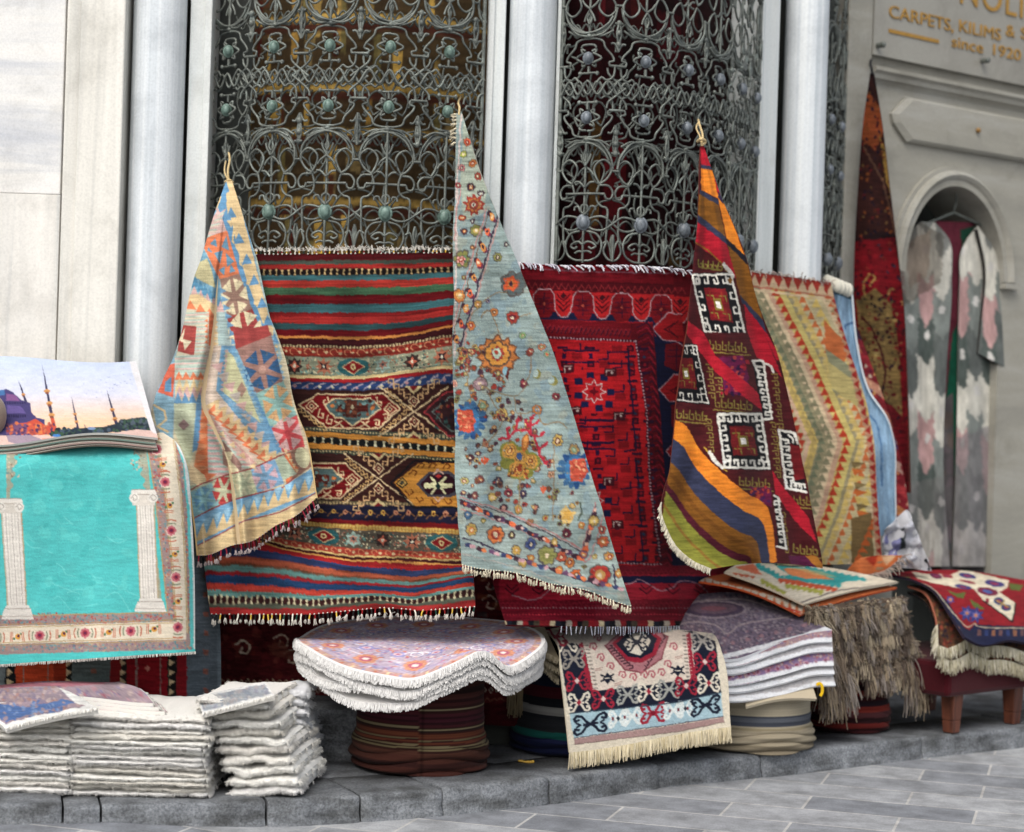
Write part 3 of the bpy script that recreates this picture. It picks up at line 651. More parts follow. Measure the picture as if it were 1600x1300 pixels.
# ================================================================ striped carpet below the first window
rows = [(398, [(372, 399), (715, 396)]), (470, [(390, 470), (560, 470), (640, 469), (700, 463), (745, 459)]), (529, [(430, 526), (560, 529), (620, 526), (660, 519), (700, 510), (745, 506)]),
    (597, [(450, 594), (560, 597), (640, 587), (690, 580), (745, 583)]), (683, [(475, 677), (560, 683), (700, 693), (745, 697)]), (704, [(475, 699), (560, 704), (700, 714)]), (790, [(400, 788), (720, 792)]),
    (822, [(340, 800), (400, 806), (484, 817), (560, 822), (717, 829)]), (876, [(340, 834), (378, 838), (400, 843), (444, 858), (544, 875), (616, 877), (717, 882)]), (890, [(330, 862), (378, 862), (444, 869), (544, 887), (645, 897), (731, 887)]),
    (916, [(329, 901), (415, 904), (501, 915), (560, 916), (588, 917), (645, 921), (731, 904)]), (934, [(326, 933), (444, 935), (490, 939), (560, 934), (588, 931), (645, 938), (731, 922)]), (953, [(318, 960), (487, 960), (560, 953), (602, 949), (659, 954), (743, 948)])]
fwd, inv = warp_inv(rows)
c = Cv(310, 392, 755, 960, '#6a1016', 1.4, 11)
TEAL, DTEAL, RED, DRED, NAVY, CREAM, ORG, GRN, MAR = '#3f6a72', '#2f4b50', '#b02a26', '#6a0f16', '#28365c', '#dcc196', '#d98a34', '#45654a', '#43161a'
for y0, y1, col in [(392, 407, '#5c1419'), (407, 413, '#4a4f47'), (413, 420, RED), (420, 430, '#1d1413'), (430, 438, TEAL), (438, 449, '#b83229'), (449, 461, GRN), (461, 475, DRED), (475, 489, TEAL), (489, 496, '#8a1a1c'), (496, 507, RED), (507, 517, DTEAL), (517, 527, DRED), (527, 531, '#e08a42'),
        (531, 541, MAR), (541, 545, '#5a3a30'), (545, 559, '#8a2a22'), (559, 588, '#8f8d78'), (588, 593, '#e2c089'), (593, 599, '#a01c22'), (599, 611, '#2b4070'), (611, 672, '#3a1d1b'), (672, 679, '#39433b'), (679, 687, ORG), (687, 697, '#17191a'), (697, 705, ORG), (705, 711, '#3c463c'), (711, 783, '#3a1d1b'), (783, 789, '#6a5a44'),
        (789, 813, '#201f36'), (813, 820, '#7a151a'), (820, 828, '#c98d42'), (828, 858, '#5d5146'), (858, 868, '#a83a2c'), (868, 871, '#e0b878'), (871, 875, MAR), (875, 878, '#e09a50'), (878, 886, '#ab2024'), (886, 895, '#34406c'), (895, 902, '#c05a3e'), (902, 904, '#7a5038'), (904, 910, '#6a9490'), (910, 914, '#a32028'), (914, 922, '#24426c'), (922, 928, '#c03c30'), (928, 933, '#6a9490'),
        (933, 941, '#3a1c1c'), (941, 946, '#5b5d50'), (946, 962, '#b02a2a')]: c.rect(300, y0, 760, y1, col)
for x in np.arange(314, 752, 9.6):                                   # hourglass and dot rows
    for y in (425, 937): c.poly([(x, y-4.5), (x+4.6, y-4.5), (x+2.9, y), (x+4.6, y+4.2), (x, y+4.2), (x+1.7, y)], '#d8b07c' if y < 500 else '#e2cda8')
for x in np.arange(312, 752, 13.6):
    c.poly([(x, 687.5), (x+5, 687.5), (x+3.4, 692), (x+5, 696.5), (x, 696.5), (x+1.6, 692)], '#e6d6b4')
for x in np.arange(312, 752, 5.2): c.rect(x, 541, x+3, 545, '#d9b98c'); c.rect(x, 674, x+3, 676.5, '#d9b98c'); c.rect(x, 707, x+3, 709.5, '#d9b98c'); c.rect(x, 821, x+3, 827, '#e2b866'); c.rect(x, 785, x+3, 788, '#cba87a')
for x in np.arange(312, 752, 21.):
    for y, s in ((551, 5.5), (863, 4.)):
        t = np.linspace(0, 4.4, 9); c.line(np.stack([x+s*np.cos(t), y-s*np.sin(t)*.9], 1), 1.5, '#d98a62'); c.ell(x+9, y+1, 2.6, 2.2, '#d8b48a'); c.ell(x+10, y-3, 2, 2, '#c44630')
for band, y, ry in ((0, 574, 12), (1, 843, 12)):
    for k, x in enumerate(np.arange(322, 752, 46.)):
        c.speckle((x+8, y-13, x+38, y+13), 46, ['#c9b79a', '#6f9a94', '#a5523e', '#2f4a4c', '#d8c4a0', '#b08a78'], .8, 2.)
        tp = (k+band) % 4
        if tp == 0: c.star(x, y, 15, 8, 8, '#b3674f'); c.star(x, y, 9, 3, 4, '#241a24', .78); c.ell(x, y, 2.2, 2.2, '#e8d8c0')
        elif tp == 1: c.ell(x, y, 25, 14, '#2f5f64'); c.dia(x, y, 18, 12, '#d9b78c'); c.dia(x, y, 16, 10, '#86181d'); c.ell(x, y, 4.5, 4.5, '#e0bf86'); c.ell(x, y, 2, 2, '#7a1a1c')
        elif tp == 2: c.star(x, y, 14, 9, 6, '#9fb0a6'); c.star(x, y, 8, 4, 6, '#c07a68'); c.ell(x, y, 2, 2, '#30404a')
        else: c.star(x, y, 14, 9, 8, '#3a2a28'); c.star(x, y, 9, 4, 4, '#c8604a'); c.ell(x, y, 2.4, 2.4, '#e8d8c0')
for x in np.arange(316, 752, 19.5):                                  # blue bands with slanted leaves and pale buds
    c.line([(x, 609), (x+11, 602), (x+17, 601)], 2., '#b9a2b0'); c.dia(x+8, 606.5, 3, 3, '#e0cdb0' if int(x) % 2 else '#c98f98')
    c.line([(x, 808), (x+9, 799), (x+18, 803)], 2., '#8a5a3c'); c.ell(x+10, 800, 4, 4, '#e0a850' if int(x) % 2 else '#d0886a'); c.ell(x+10, 800, 1.6, 1.6, '#7a2a20')
def ZW(ox, oy, z): 
    c.o = (0., 0., 1.); c.lw = z
    def T(p): q = np.stack([ox+p[:, 0]/z, oy+p[:, 1]/z], 1); q[:, 1] = inv(q[:, 0], q[:, 1]); return q
    c.T = T
ZW(440, 580, 5.517)
def hookchain(p0, p1, n, u, v, w, col):
    for i in range(n):
        t = (i+.5)/n; c.hook(p0[0]+(p1[0]-p0[0])*t, p0[1]+(p1[1]-p0[1])*t, u, v, w, col)
# big hexagon with latch hooks, first row
CR = '#e3bf95'
for dx, dy, full in ((0, 0, 1), (-330, 605, 1)):
    def o(pts): return [(x+dx, y+dy) for x, y in pts]
    c.poly(o([(150, 290), (320, 195), (880, 190), (1020, 320), (840, 490), (390, 490)]), '#761217'); c.line(o([(150, 290), (390, 490), (840, 490), (1020, 320), (880, 190), (320, 195)]), 14, CR, True)
    c.poly(o([(370, 300), (450, 235), (760, 230), (860, 325), (750, 405), (690, 410), (610, 480), (530, 405), (460, 405)]), '#56696a'); c.line(o([(370, 300), (450, 235), (760, 230), (860, 325), (750, 405), (690, 410), (610, 475), (530, 405), (460, 405)]), 13, CR, True)
    c.rect(480+dx, 290+dy, 740+dx, 350+dy, '#5a201c'); c.rect(560+dx, 250+dy, 650+dx, 400+dy, '#6a3226'); c.speckle((430+dx, 250+dy, 800+dx, 390+dy), 30, ['#7b9a9a', '#4a2320', '#8a4a34'], 10, 22); c.dia(610+dx, 310+dy, 22, 22, '#ecd2ac'); c.ell(440+dx, 303+dy, 18, 18, '#d9783c'); c.ell(780+dx, 318+dy, 18, 18, '#d9783c')
    for x, y in ((260, 300), (935, 330)): c.dia(x+dx, y+dy, 60, 60, CR); c.dia(x+dx, y+dy, 44, 44, '#761217'); c.dia(x+dx, y+dy, 26, 26, CR); c.dia(x+dx, y+dy, 14, 14, '#3a1616')
    for x, y, u, v in ((330, 330, (45, 10), (-20, 60)), (400, 385, (45, 10), (-20, 60)), (880, 375, (-10, 45), (45, -10)), (800, 425, (-10, 45), (45, -5)), (820, 225, (40, 10), (5, 60)), (400, 225, (-40, 10), (5, 50))): c.hook(x+dx, y+dy, u, v, 12, CR)
    for x in (490, 720): c.line(o([(x-30, 430), (x+40, 480)]), 13, CR); c.line(o([(x+30, 430), (x-40, 480)]), 13, CR)
    for a, b_, s in (((130, 330), (380, 520), 1), ((850, 520), (1120, 290), -1), ((880, 160), (1060, 320), 1)):
        n_ = 6
        for i in range(n_):
            t = (i+.5)/n_; x = a[0]+(b_[0]-a[0])*t+dx; y = a[1]+(b_[1]-a[1])*t+dy; c.line([(x-18, y-18*s), (x+16, y-28*s), (x+26, y+4*s), (x+4, y+10*s), (x-2, y-6*s)], 10, '#d2a36b'); 
# crossing hooked bands
for cx, cy in ((1140, 345), (835, 925)):
    for sx in (-1, 1):
        for sy in (-1, 1):
            c.line([(cx, cy), (cx+sx*300, cy+sy*215)], 11, CR)
            for i in range(4):
                t = .28+.2*i; x, y = cx+sx*230*t-sx*30, cy+sy*215*t*1.0+sy*25
                c.line([(x, y), (x, y+sy*62), (x+sx*44, y+sy*62), (x+sx*44, y+sy*26), (x+sx*22, y+sy*26)], 11, '#dba878')
    for d_ in (-85, 85): c.dia(cx, cy+d_, 52, 52, CR); c.dia(cx, cy+d_, 38, 38, '#5a1818'); c.dia(cx, cy+d_, 20, 20, CR); c.dia(cx, cy+d_, 10, 10, '#201010')
    c.poly([(cx-75, cy-215), (cx, cy-150), (cx+75, cy-215)], '#e0c08c'); c.poly([(cx-40, cy-215), (cx, cy-180), (cx+40, cy-215)], '#7a1a20'); c.poly([(cx-75, cy+235), (cx, cy+170), (cx+75, cy+235)], '#e0c08c'); c.poly([(cx-40, cy+235), (cx, cy+200), (cx+40, cy+235)], '#7a1a20')
c.poly([(1230, 350), (1420, 180), (1700, 180), (1700, 560), (1440, 560)], '#3c2024'); c.line([(1700, 180), (1420, 180), (1230, 350), (1440, 560), (1700, 560)], 12, '#a03038'); c.line([(1700, 230), (1450, 225), (1300, 350), (1460, 520), (1700, 520)], 8, '#707a78'); c.speckle((1340, 240, 1640, 500), 40, ['#8a1e26', '#3f5a58', '#20202a', '#9a5a3c'], 10, 22)
# orange hexagon with the white butterfly
c.poly([(970, 960), (1180, 790), (1760, 780), (1760, 1170), (1150, 1160)], '#d48a34'); c.line([(1760, 770), (1150, 770), (940, 960), (1130, 1170), (1760, 1180)], 12, '#17181c')
c.dia(1040, 965, 52, 52, '#20201c'); c.dia(1040, 965, 38, 38, '#d8a050'); c.dia(1040, 965, 22, 22, '#3a3a34')
for x, y, s in ((1130, 870, 1), (1200, 810, 1), (1100, 1050, -1), (1190, 1110, -1), (1300, 810, 1), (1320, 1130, -1), (1420, 815, 1), (1430, 1130, -1)): c.line([(x-30, y+20*s), (x, y-20*s), (x+34, y), (x+16, y+24*s)], 12, '#7a3c14')
c.poly([(1160, 975), (1260, 870), (1450, 860), (1560, 960), (1560, 1040), (1450, 1090), (1260, 1080)], '#4a4550'); c.poly([(1190, 975), (1270, 890), (1440, 885), (1530, 970), (1530, 1020), (1440, 1065), (1270, 1060)], '#321420')
for a in ((1230, 985, 1330, 945, 1330, 1025), (1470, 985, 1370, 945, 1370, 1025)): c.poly([(a[0], a[1]-22), (a[2], a[3]+18), (a[4], a[5]-16), (a[0], a[1]+22)], '#e8dcae')
for sx in (-1, 1):
    for sy in (-1, 1): c.line([(1350+sx*12, 985+sy*14), (1350+sx*60, 985+sy*70)], 20, '#e8dcae')
c.dia(1350, 988, 22, 34, '#1c3030'); c.line([(1310, 885), (1350, 850), (1390, 885)], 14, '#e0b0a0'); c.line([(1310, 1085), (1350, 1120), (1390, 1085)], 14, '#e0b0a0'); c.dia(1350, 905, 26, 20, '#b03030')
c.T = None; c.Z(); c.a = c.a*np.array([.84, .88, .86]); c.wear(.20, (2, 30), .07)
n_ = 397; yr = np.linspace(396.5, 953, n_)
Lx = np.interp(yr, [398, 600, 790, 850, 905, 953], [372, 364, 345, 330, 319, 329]); Rx = np.interp(yr, [398, 600, 860, 905, 953], [745, 748, 746, 739, 743])
s = np.linspace(0, 1, 301); X = Lx[:, None]*(1-s)+Rx[:, None]*s; YR = np.broadcast_to(yr[:, None], X.shape); Yp = fwd(X, YR)
D = 6.575-.08*np.clip((Yp-400)/420, 0, 1)-.09*np.clip((Yp-820)/140, 0, 1)**1.2 + .02*np.sin(X/38.+Yp/90.)*np.clip((Yp-430)/200, 0, 1) + .014*(fwd(X, YR)-YR)/12.*(YR > 800)
striped = cloth("striped_carpet", P(X, Yp, D), c.at(X, YR), .009, '#8a2a26', '#6a4038')
tag(striped, "large red carpet of stripes and hooked medallions hanging below the first window grille", "carpet", "carpets hung on the shop front")
pt = P(X, Yp, D); tassels(striped, pt[-1], (0, -.12, -1), .021, ['#1c1c1c', '#d8b24a', '#8a1a1c', '#20443a', '#1c1c1c', '#ece4d4'], 62, 3); tassels(striped, pt[0], (0, .1, 1), .012, ['#7a1a1c', '#c8a040', '#c8c0b0', '#1c2a24'], 56, 4, rk=.0065)
# ================================================================ pastel kilim tied to the grille (cone)
c = Cv(225, 270, 510, 885, '#cfc19c', 1.4, 21)
B1, B2, CRM, PNK, ORG2, SAGE, BRN, REDK = '#5c95c0', '#79abc4', '#e0bf86', '#cfa39c', '#e87848', '#a9bda6', '#a17a68', '#b5463f'
c.Z(230, 270, 4.485)
c.poly([(560, 0), (610, 0), (950, 1310), (430, 1310), (100, 1310)], '#9fb8b4')
c.poly([(520, 100), (620, 20), (920, 1310), (640, 1310), (560, 420), (490, 250)], '#5a93bd'); c.poly([(548, 30), (600, 20), (930, 1310), (905, 1310), (790, 1000), (700, 760), (640, 560), (590, 330), (555, 190)], CRM)
c.poly([(500, 130), (555, 60), (575, 130), (510, 170)], '#5a93bd'); c.poly([(480, 180), (555, 200), (540, 250), (470, 260)], '#5a93bd'); c.poly([(470, 240), (500, 130), (520, 170), (495, 250)], CRM)
zz = [(560, 210), (572, 300), (615, 335), (598, 480), (655, 540), (650, 635), (722, 690), (700, 775), (772, 815), (752, 915), (822, 965), (808, 1040), (882, 1090), (862, 1160), (905, 1215), (900, 1300)]
c.line(zz, 13, CRM)
for x, y in ((590, 275), (645, 455), (700, 600), (752, 745), (806, 905), (846, 1030), (893, 1160)): c.poly([(x-38, y+45), (x-4, y-35), (x+36, y+35)], B1); c.poly([(x-30, y+60), (x+28, y+50), (x-2, y+110)], CRM)
c.poly([(470, 240), (500, 250), (560, 415), (385, 445)], '#cda79e'); c.poly([(445, 260), (490, 262), (470, 300), (420, 320)], B2)
for i in range(14): c.line([(395+i*9, 440-i*12), (470+i*6, 440-i*14)], 9, ['#a9c0ae', '#d0a8a0', '#c8b8a0'][i % 3])
c.poly([(375, 480), (450, 440), (560, 405), (648, 715), (505, 745)], ORG2)
for a in (((440, 500), (480, 455), (490, 520)), ((520, 520), (555, 440), (575, 545)), ((470, 560), (530, 545), (510, 640)), ((550, 560), (610, 620), (560, 660)), ((500, 680), (545, 655), (540, 720)), ((430, 520), (460, 560), (420, 545)), ((585, 640), (620, 690), (575, 700))): c.poly(a, '#5f90ac')
c.poly([(345, 530), (385, 510), (505, 745), (515, 900), (440, 880), (300, 790), (320, 640)], '#6fa3bb')
c.poly([(320, 640), (420, 600), (455, 690), (480, 810), (330, 730)], '#cfc48e')
for i in range(6): x = 310+i*34; y = 735+i*28; c.poly([(x, y+75), (x+28, y-15), (x+52, y+60)], '#4f8fb3')
for i in range(5): x = 300+i*46; y = 800+i*26; c.poly([(x, y+70), (x+30, y-10), (x+60, y+70)], PNK)
c.poly([(280, 860), (480, 940), (505, 1310), (200, 1310)], '#c9c3a4')
c.poly([(285, 855), (360, 850), (480, 930), (470, 1010), (380, 960), (270, 930)], CRM)
for x, y in ((305, 930), (375, 955), (440, 985)): c.poly([(x-36, y+22), (x-4, y-38), (x+40, y+30)], ORG2)
for i in range(26): y = 985+i*12.5; c.line([(260, y), (430, y-6)], 10, ['#a8c2b2', '#d2ada2', '#b7c6b4', '#d8c6a6'][i % 4])
c.poly([(432, 1010), (475, 1000), (462, 1310), (428, 1310)], '#dd6a3c')
for i in range(8): y = 1020+i*38; c.poly([(425, y), (425, y+30), (400, y+16)], ORG2); c.poly([(462, y+10), (466, y+40), (500, y+26)], CRM)
c.poly([(238, 1065), (346, 1076), (328, 1282), (212, 1250)], REDK); c.poly([(268, 1085), (250, 1165), (312, 1180), (262, 1245), (252, 1190), (218, 1175)], '#e6d6ae')
c.poly([(510, 745), (645, 705), (740, 960), (560, 1015)], BRN); c.hexflower(612, 868, 100, 132, 1.35, '#e3d2a4', BRN)
c.poly([(558, 1012), (738, 955), (880, 1310), (650, 1310)], '#b0403c'); c.hexflower(692, 1122, 128, 158, 1.3, '#e3d2a4', '#b0403c')
for i in range(9): y = 800+i*60; c.poly([(505+i*14, y), (505+i*14, y+46), (560+i*13, y+30)], '#6a9cc0')
c.Z(230, 540, 3.714)
c.poly([(340, 0), (520, 0), (700, 640), (300, 800), (310, 300)], '#d0b9a4')
c.poly([(430, 0), (520, 0), (790, 600), (690, 680), (640, 560), (400, 260)], '#6aa0c4')
c.poly([(455, 20), (500, 60), (660, 450), (440, 270)], '#c9c795'); c.dia(548, 255, 28, 46, '#a8806e')
for i in range(11):
    t = i/10.; x, y = 395+t*340, 60+t*570
    c.poly([(x-60, y-4), (x+12, y-22), (x-2, y+44)], PNK if i % 2 else '#bcb0a4')
for i in range(9):
    t = i/8.; x, y = 350+t*330, 350+t*300; c.poly([(x-20, y), (x+70, y-40), (x+62, y+52)], CRM); c.poly([(x-6, y+40), (x+44, y-12), (x+50, y+64)], ORG2)
c.poly([(345, 390), (640, 690), (560, 740), (345, 760)], '#d4aaa0')
for i in range(22): y = 430+i*15; c.line([(352, y), (352+i*13+30, y+6)], 13, ['#9dbdb0', '#d6a8a2', '#aac4b4', '#d9a39c'][i % 4])
c.poly([(438, 550), (552, 690), (540, 745), (440, 690)], '#a1786a'); c.poly([(450, 615), (500, 620), (482, 665), (548, 738), (480, 748), (470, 690)], '#ddd0a2')
c.poly([(508, 0), (720, -80), (790, 205), (625, 280)], '#a5776a')
for i in range(5): c.poly([(540+i*22, 60+i*48), (600+i*10, 50+i*40), (610+i*10, 90+i*40)], '#6a9fc4', .0)
c.poly([(500, -80), (700, -120), (716, -60), (515, 20)], '#b0403c'); c.hexflower(668, 140, 112, 120, 1.35, '#315e8c', '#b78a78')
c.poly([(625, 282), (790, 205), (870, 405), (715, 470)], '#8dbcb0'); c.hexflower(758, 335, 90, 110, 1.35, '#e2ab6e', '#8dbcb0')
c.poly([(722, 480), (868, 402), (915, 585), (790, 620)], '#d8464a'); c.hexflower(815, 510, 85, 100, 1.3, '#d9a8a2', '#c83a40')
c.poly([(750, 640), (910, 585), (955, 700), (870, 760), (820, 800)], '#a0705c'); c.ell(900, 650, 40, 62, '#d6d0a2', -.3); c.poly([(760, 660), (830, 620), (850, 690), (880, 710), (810, 800), (780, 720)], '#e06c38'); c.poly([(800, 690), (835, 700), (812, 760)], '#8a5c48')
# lower medallion row and tooth borders
c.poly([(150, 840), (480, 745), (790, 635), (870, 745), (520, 890), (250, 1010)], '#a9b79a')
c.poly([(248, 850), (375, 795), (420, 930), (265, 1000)], '#7fb0b4'); c.hexflower(330, 890, 62, 74, .2, '#5f97ba', '#7fb0b4')
c.poly([(375, 795), (480, 755), (520, 880), (425, 925)], '#c6c69c'); c.hexflower(443, 842, 66, 88, .1, '#c83a38', '#c6c69c')
c.poly([(490, 750), (600, 715), (640, 850), (530, 885)], '#b5bd94'); c.hexflower(565, 800, 58, 70, .1, '#d7d3a4', '#a9b48c')
c.poly([(600, 715), (740, 660), (795, 800), (640, 855)], '#76a6cc'); c.hexflower(685, 760, 76, 84, .2, '#cfa6b0', '#76a6cc')
c.line([(225, 850), (320, 800), (480, 745), (600, 715), (700, 672), (790, 630)], 8, '#a44444')
c.poly([(255, 1010), (400, 935), (520, 890), (790, 820), (950, 715), (990, 850), (760, 960), (560, 1020), (280, 1165)], '#6fa8cc')
c.line([(255, 1010), (390, 940), (510, 892), (640, 858), (790, 822), (850, 770)], 8, '#a44444')
for i in range(12):
    t = i/11.; x = 285+t*650; y = 1075-t*270-40*math.sin(t*3.0)*.3
    c.poly([(x-8, y+66), (x+40, y-50), (x+66, y+38)], CRM); c.poly([(x-22, y-36), (x+24, y-54), (x+4, y+8)], '#8fc0da')
c.line([(275, 1170), (420, 1095), (560, 1018), (770, 968), (870, 915), (1000, 845)], 7, '#a44444')
c.poly([(275, 1175), (420, 1100), (560, 1024), (770, 974), (870, 921), (1010, 850), (1030, 930), (280, 1300)], '#e2c288')
for p0, p1, n_, h_, cl, fl in (((520, 20), (640, 290), 9, 20, '#7fb0c8', 1), ((720, -60), (790, 205), 8, 18, '#7fb0c8', -1), ((635, 290), (780, 620), 12, 24, '#5a93bd', 1), ((470, 20), (440, 270), 9, 22, '#c9a8a0', 1), ((440, 280), (660, 455), 11, 26, '#7fa9c8', 1), ((500, 60), (665, 450), 12, 20, '#8fb4bc', -1), ((350, 400), (640, 690), 13, 24, '#cf9a92', 1), ((355, 760), (345, 420), 12, 22, '#e07a50', -1), ((300, 330), (320, 760), 14, 20, '#d8b48c', -1), ((790, 600), (870, 740), 5, 20, CRM, -1), ((430, 560), (440, 690), 5, 16, '#9dbdb0', 1), ((552, 690), (440, 550), 6, 16, '#b8c4b0', 1)): c.serrate(p0, p1, n_, h_, cl, fl)
for i in range(9): c.poly([(350+i*30, 452+i*31), (384+i*30, 432+i*31), (392+i*30, 476+i*31)], ['#e0c08c', '#d8b8a8'][i % 2])
# left folded flap
c.poly([(100, 60), (165, 0), (160, 330), (150, 540), (60, 500), (30, 340)], '#7fabc0'); c.poly([(130, 110), (165, 100), (150, 300), (60, 270)], '#dd6044'); c.poly([(105, 210), (140, 180), (140, 270), (100, 265)], '#5a93bd'); c.line([(40, 345), (100, 380), (110, 430), (60, 470), (120, 500)], 12, CRM)
c.poly([(160, 60), (330, 50), (320, 240), (160, 240)], '#b8c4b0')
for i in range(10): y = 66+i*10; c.line([(165, y), (340, y-4)], 9, ['#a8c4b4', '#d4aca4', '#b4c4b0'][i % 3])
for i in range(4): x = 160+i*42; c.poly([(x, 200), (x+22, 150), (x+50, 196)], ORG2); c.poly([(x+2, 262), (x+26, 185), (x+50, 262)], CRM); c.poly([(x, 300), (x+28, 235), (x+52, 298)], PNK); c.poly([(x-6, 336), (x+18, 270), (x+44, 336)], B1)
c.poly([(155, 335), (310, 335), (290, 580), (240, 700), (160, 500)], '#bfc7a4'); c.dia(212, 460, 34, 34, '#9c7a78'); c.poly([(285, 335), (318, 335), (300, 600), (262, 620)], B1)
c.poly([(318, 350), (350, 380), (345, 760), (270, 700), (300, 560)], '#e08a58')
for i in range(6): y = 400+i*62; c.poly([(300-i*6, y+40), (352, y), (350, y+52)], '#e06c38')
c.poly([(250, 690), (345, 760), (395, 760), (290, 810), (240, 770)], '#e0c898'); c.poly([(330, 740), (405, 745), (345, 790)], ORG2)
c.T = None; c.Z(); g_ = c.a.mean(-1, keepdims=True); c.a = g_+(c.a-g_)*.84; c.wear(.13, (1.6, 16), .055, .45)
X, Yp, S, T = sheet([(354, 281), (322, 370), (295, 470), (268, 562), (243, 622), (239, 648), (262, 690), (284, 725), (302, 800), (308, 868)], [(362, 281), (392, 375), (420, 480), (455, 602), (478, 690), (498, 780)], 1.4, lambda s, t: 15*np.sin(np.pi*s)*t**5+2.5*np.sin(17*s)*t**3, 3.)
D = 6.74-.38*np.clip((Yp-281)/480, 0, 1.2)**.5 + T*(.042*np.sin(6.283*(S*2.1+.12))+.018*np.sin(6.283*(S*4.6+T)))*np.clip(T*2, 0, 1)
D += .03*np.clip((300-X)/60, 0, 1) + .05*np.exp(-((S-.40+.05*T)/.035)**2)*np.clip(T*1.5-.1, 0, 1)
pt = P(X, Yp, D); kil1 = cloth("pastel_kilim", pt, c.at(X, Yp), .006, CRM, '#b8a484', M_FLAT)
tag(kil1, "pastel blue and orange kilim gathered to a point and tied to the grille", "kilim", "carpets hung on the shop front")
tassels(kil1, pt[-1], (.15, -.1, -1), .026, ['#1c1616', '#7a1c30', '#2a1616', '#8a2438'], 40, 5, knob='#b8aaa8', rk=.0055)
q = P(358, 284, 6.735); rope(kil1, [q+(.002, 0, -.01), P(356, 268, 6.74), P(359, 250, 6.78), P(357, 236, 6.83)]); rope(kil1, [q, P(352, 272, 6.74), P(351, 262, 6.77), P(353, 252, 6.81)], .003); rope(kil1, [P(352, 284, 6.73), P(358, 281, 6.715), P(364, 285, 6.73)], .0045)
# ================================================================ pale blue floral carpet (triangle)
c = Cv(700, 160, 1000, 955, '#8c9d99', 1.4, 31)
FB, FR, FO, FG, FD, FY, FBR = '#3a6084', '#97392e', '#bd733a', '#7f7f46', '#432c38', '#b89a54', '#6f4a36'
c.speckle((700, 160, 1000, 955), 500, ['#98a7a2', '#80959a', '#969f94', '#84989a'], 4, 12)
def vine(pts): c.line(catmull(pts), 1.6 if c.o[2] == 1 else 5, '#8a7458')
c.Z(690, 160, 3.247)
c.line([(100, 60), (78, 420), (75, 800), (62, 1290)], 8, '#c9b6ae'); c.line([(122, 280), (95, 430), (70, 620), (66, 700)], 7, '#b88a84')
c.poly([(115, 40), (135, 160), (230, 420), (215, 560), (110, 600), (95, 420)], '#a3ad9c'); 
for x, y, r, a, b_ in ((128, 200, 22, '#d0603a', '#7a2a28'), (112, 262, 20, '#a5b050', '#d8c888'), (155, 310, 22, FO, FR), (100, 330, 18, '#c07a78', FD), (148, 430, 22, FD, FO), (185, 375, 20, FR, FBR), (85, 420, 14, '#b04a48', FD), (200, 465, 16, FD, '#c8d0c8'), (105, 585, 18, FR, FO), (160, 600, 14, FD, '#c8d0c8'), (175, 650, 32, FG, FY), (115, 655, 20, FD, FO)): c.rosette(x, y, r, a, b_, '#e0d0b0', 7)
c.star(165, 520, 58, 38, 9, FR); c.star(165, 520, 40, 26, 9, FO); c.rosette(165, 520, 24, FR, '#c8c8b0', FD)
c.rosette(105, 795, 46, FG, '#6aa078', None, 6); c.rosette(98, 798, 26, '#d89a8c', FR, '#e8c8b0', 5)
# slanted inner border
a, b_ = np.array((275, 560)), np.array((75, 1260)); nrm = np.array([.96, .28])
for o_, w_, cl in ((-52, 7, '#b88a84'), (-38, 4, FBR), (14, 8, '#3c3040'), (24, 6, '#b88a84')): c.line([a+nrm*o_, b_+nrm*o_], w_, cl)
for i in range(9):
    q = a+(b_-a)*(i+.3)/9-nrm*14; c.ell(*(q+(-12, -14)), 13, 15, FD); c.ell(*(q+(8, 14)), 13, 14, '#6a3048'); c.ell(*q, 13, 20, '#d8643c' if i % 2 else '#d89048'); c.ell(*q, 6, 9, FD if i % 3 else '#e8c8a0')
for x, y, r, a_, b2 in ((365, 920, 64, '#5a6464', '#7a5a50'), (362, 1090, 34, FR, '#6a2430'), (265, 1065, 22, FO, FBR), (185, 1025, 24, '#b08a48', FO), (150, 1135, 24, FO, FR), (90, 980, 34, FO, '#c8a060'), (115, 890, 14, FBR, FG), (160, 735, 14, FBR, FO), (282, 785, 24, FG, FD), (110, 1270, 26, FO, FR), (410, 1180, 20, '#88b080', FG), (445, 1270, 22, FR, FD), (330, 720, 16, FD, '#a8b8b0'), (510, 1240, 20, '#c87858', FG), (235, 1010, 12, '#8080a0', FD)): c.rosette(x, y, r, a_, b2, '#dcc8a8', 7)
c.star(350, 920, 46, 30, 5, '#d0552c', .3); c.star(352, 922, 26, 14, 5, FO, .3); c.ell(352, 920, 10, 12, FD)
vine([(330, 960), (250, 980), (150, 1080)]); vine([(400, 1085), (460, 1070)]); vine([(200, 1090), (240, 1060), (300, 1180)])
c.Z(700, 540, 3.097)
c.star(240, 45, 108, 84, 11, FBR, 0, .95); c.star(240, 45, 98, 72, 11, FO, 0, .95); c.rosette(240, 40, 62, '#c88a3a', '#7a9a78', None, 9); c.star(240, 40, 40, 26, 8, FR); c.ell(235, 38, 20, 24, '#a8bca8'); c.ell(232, 34, 10, 12, FR)
c.poly([(255, 120), (305, 110), (290, 165)], '#5c2420'); c.ell(275, 122, 14, 20, '#8ab4c0')
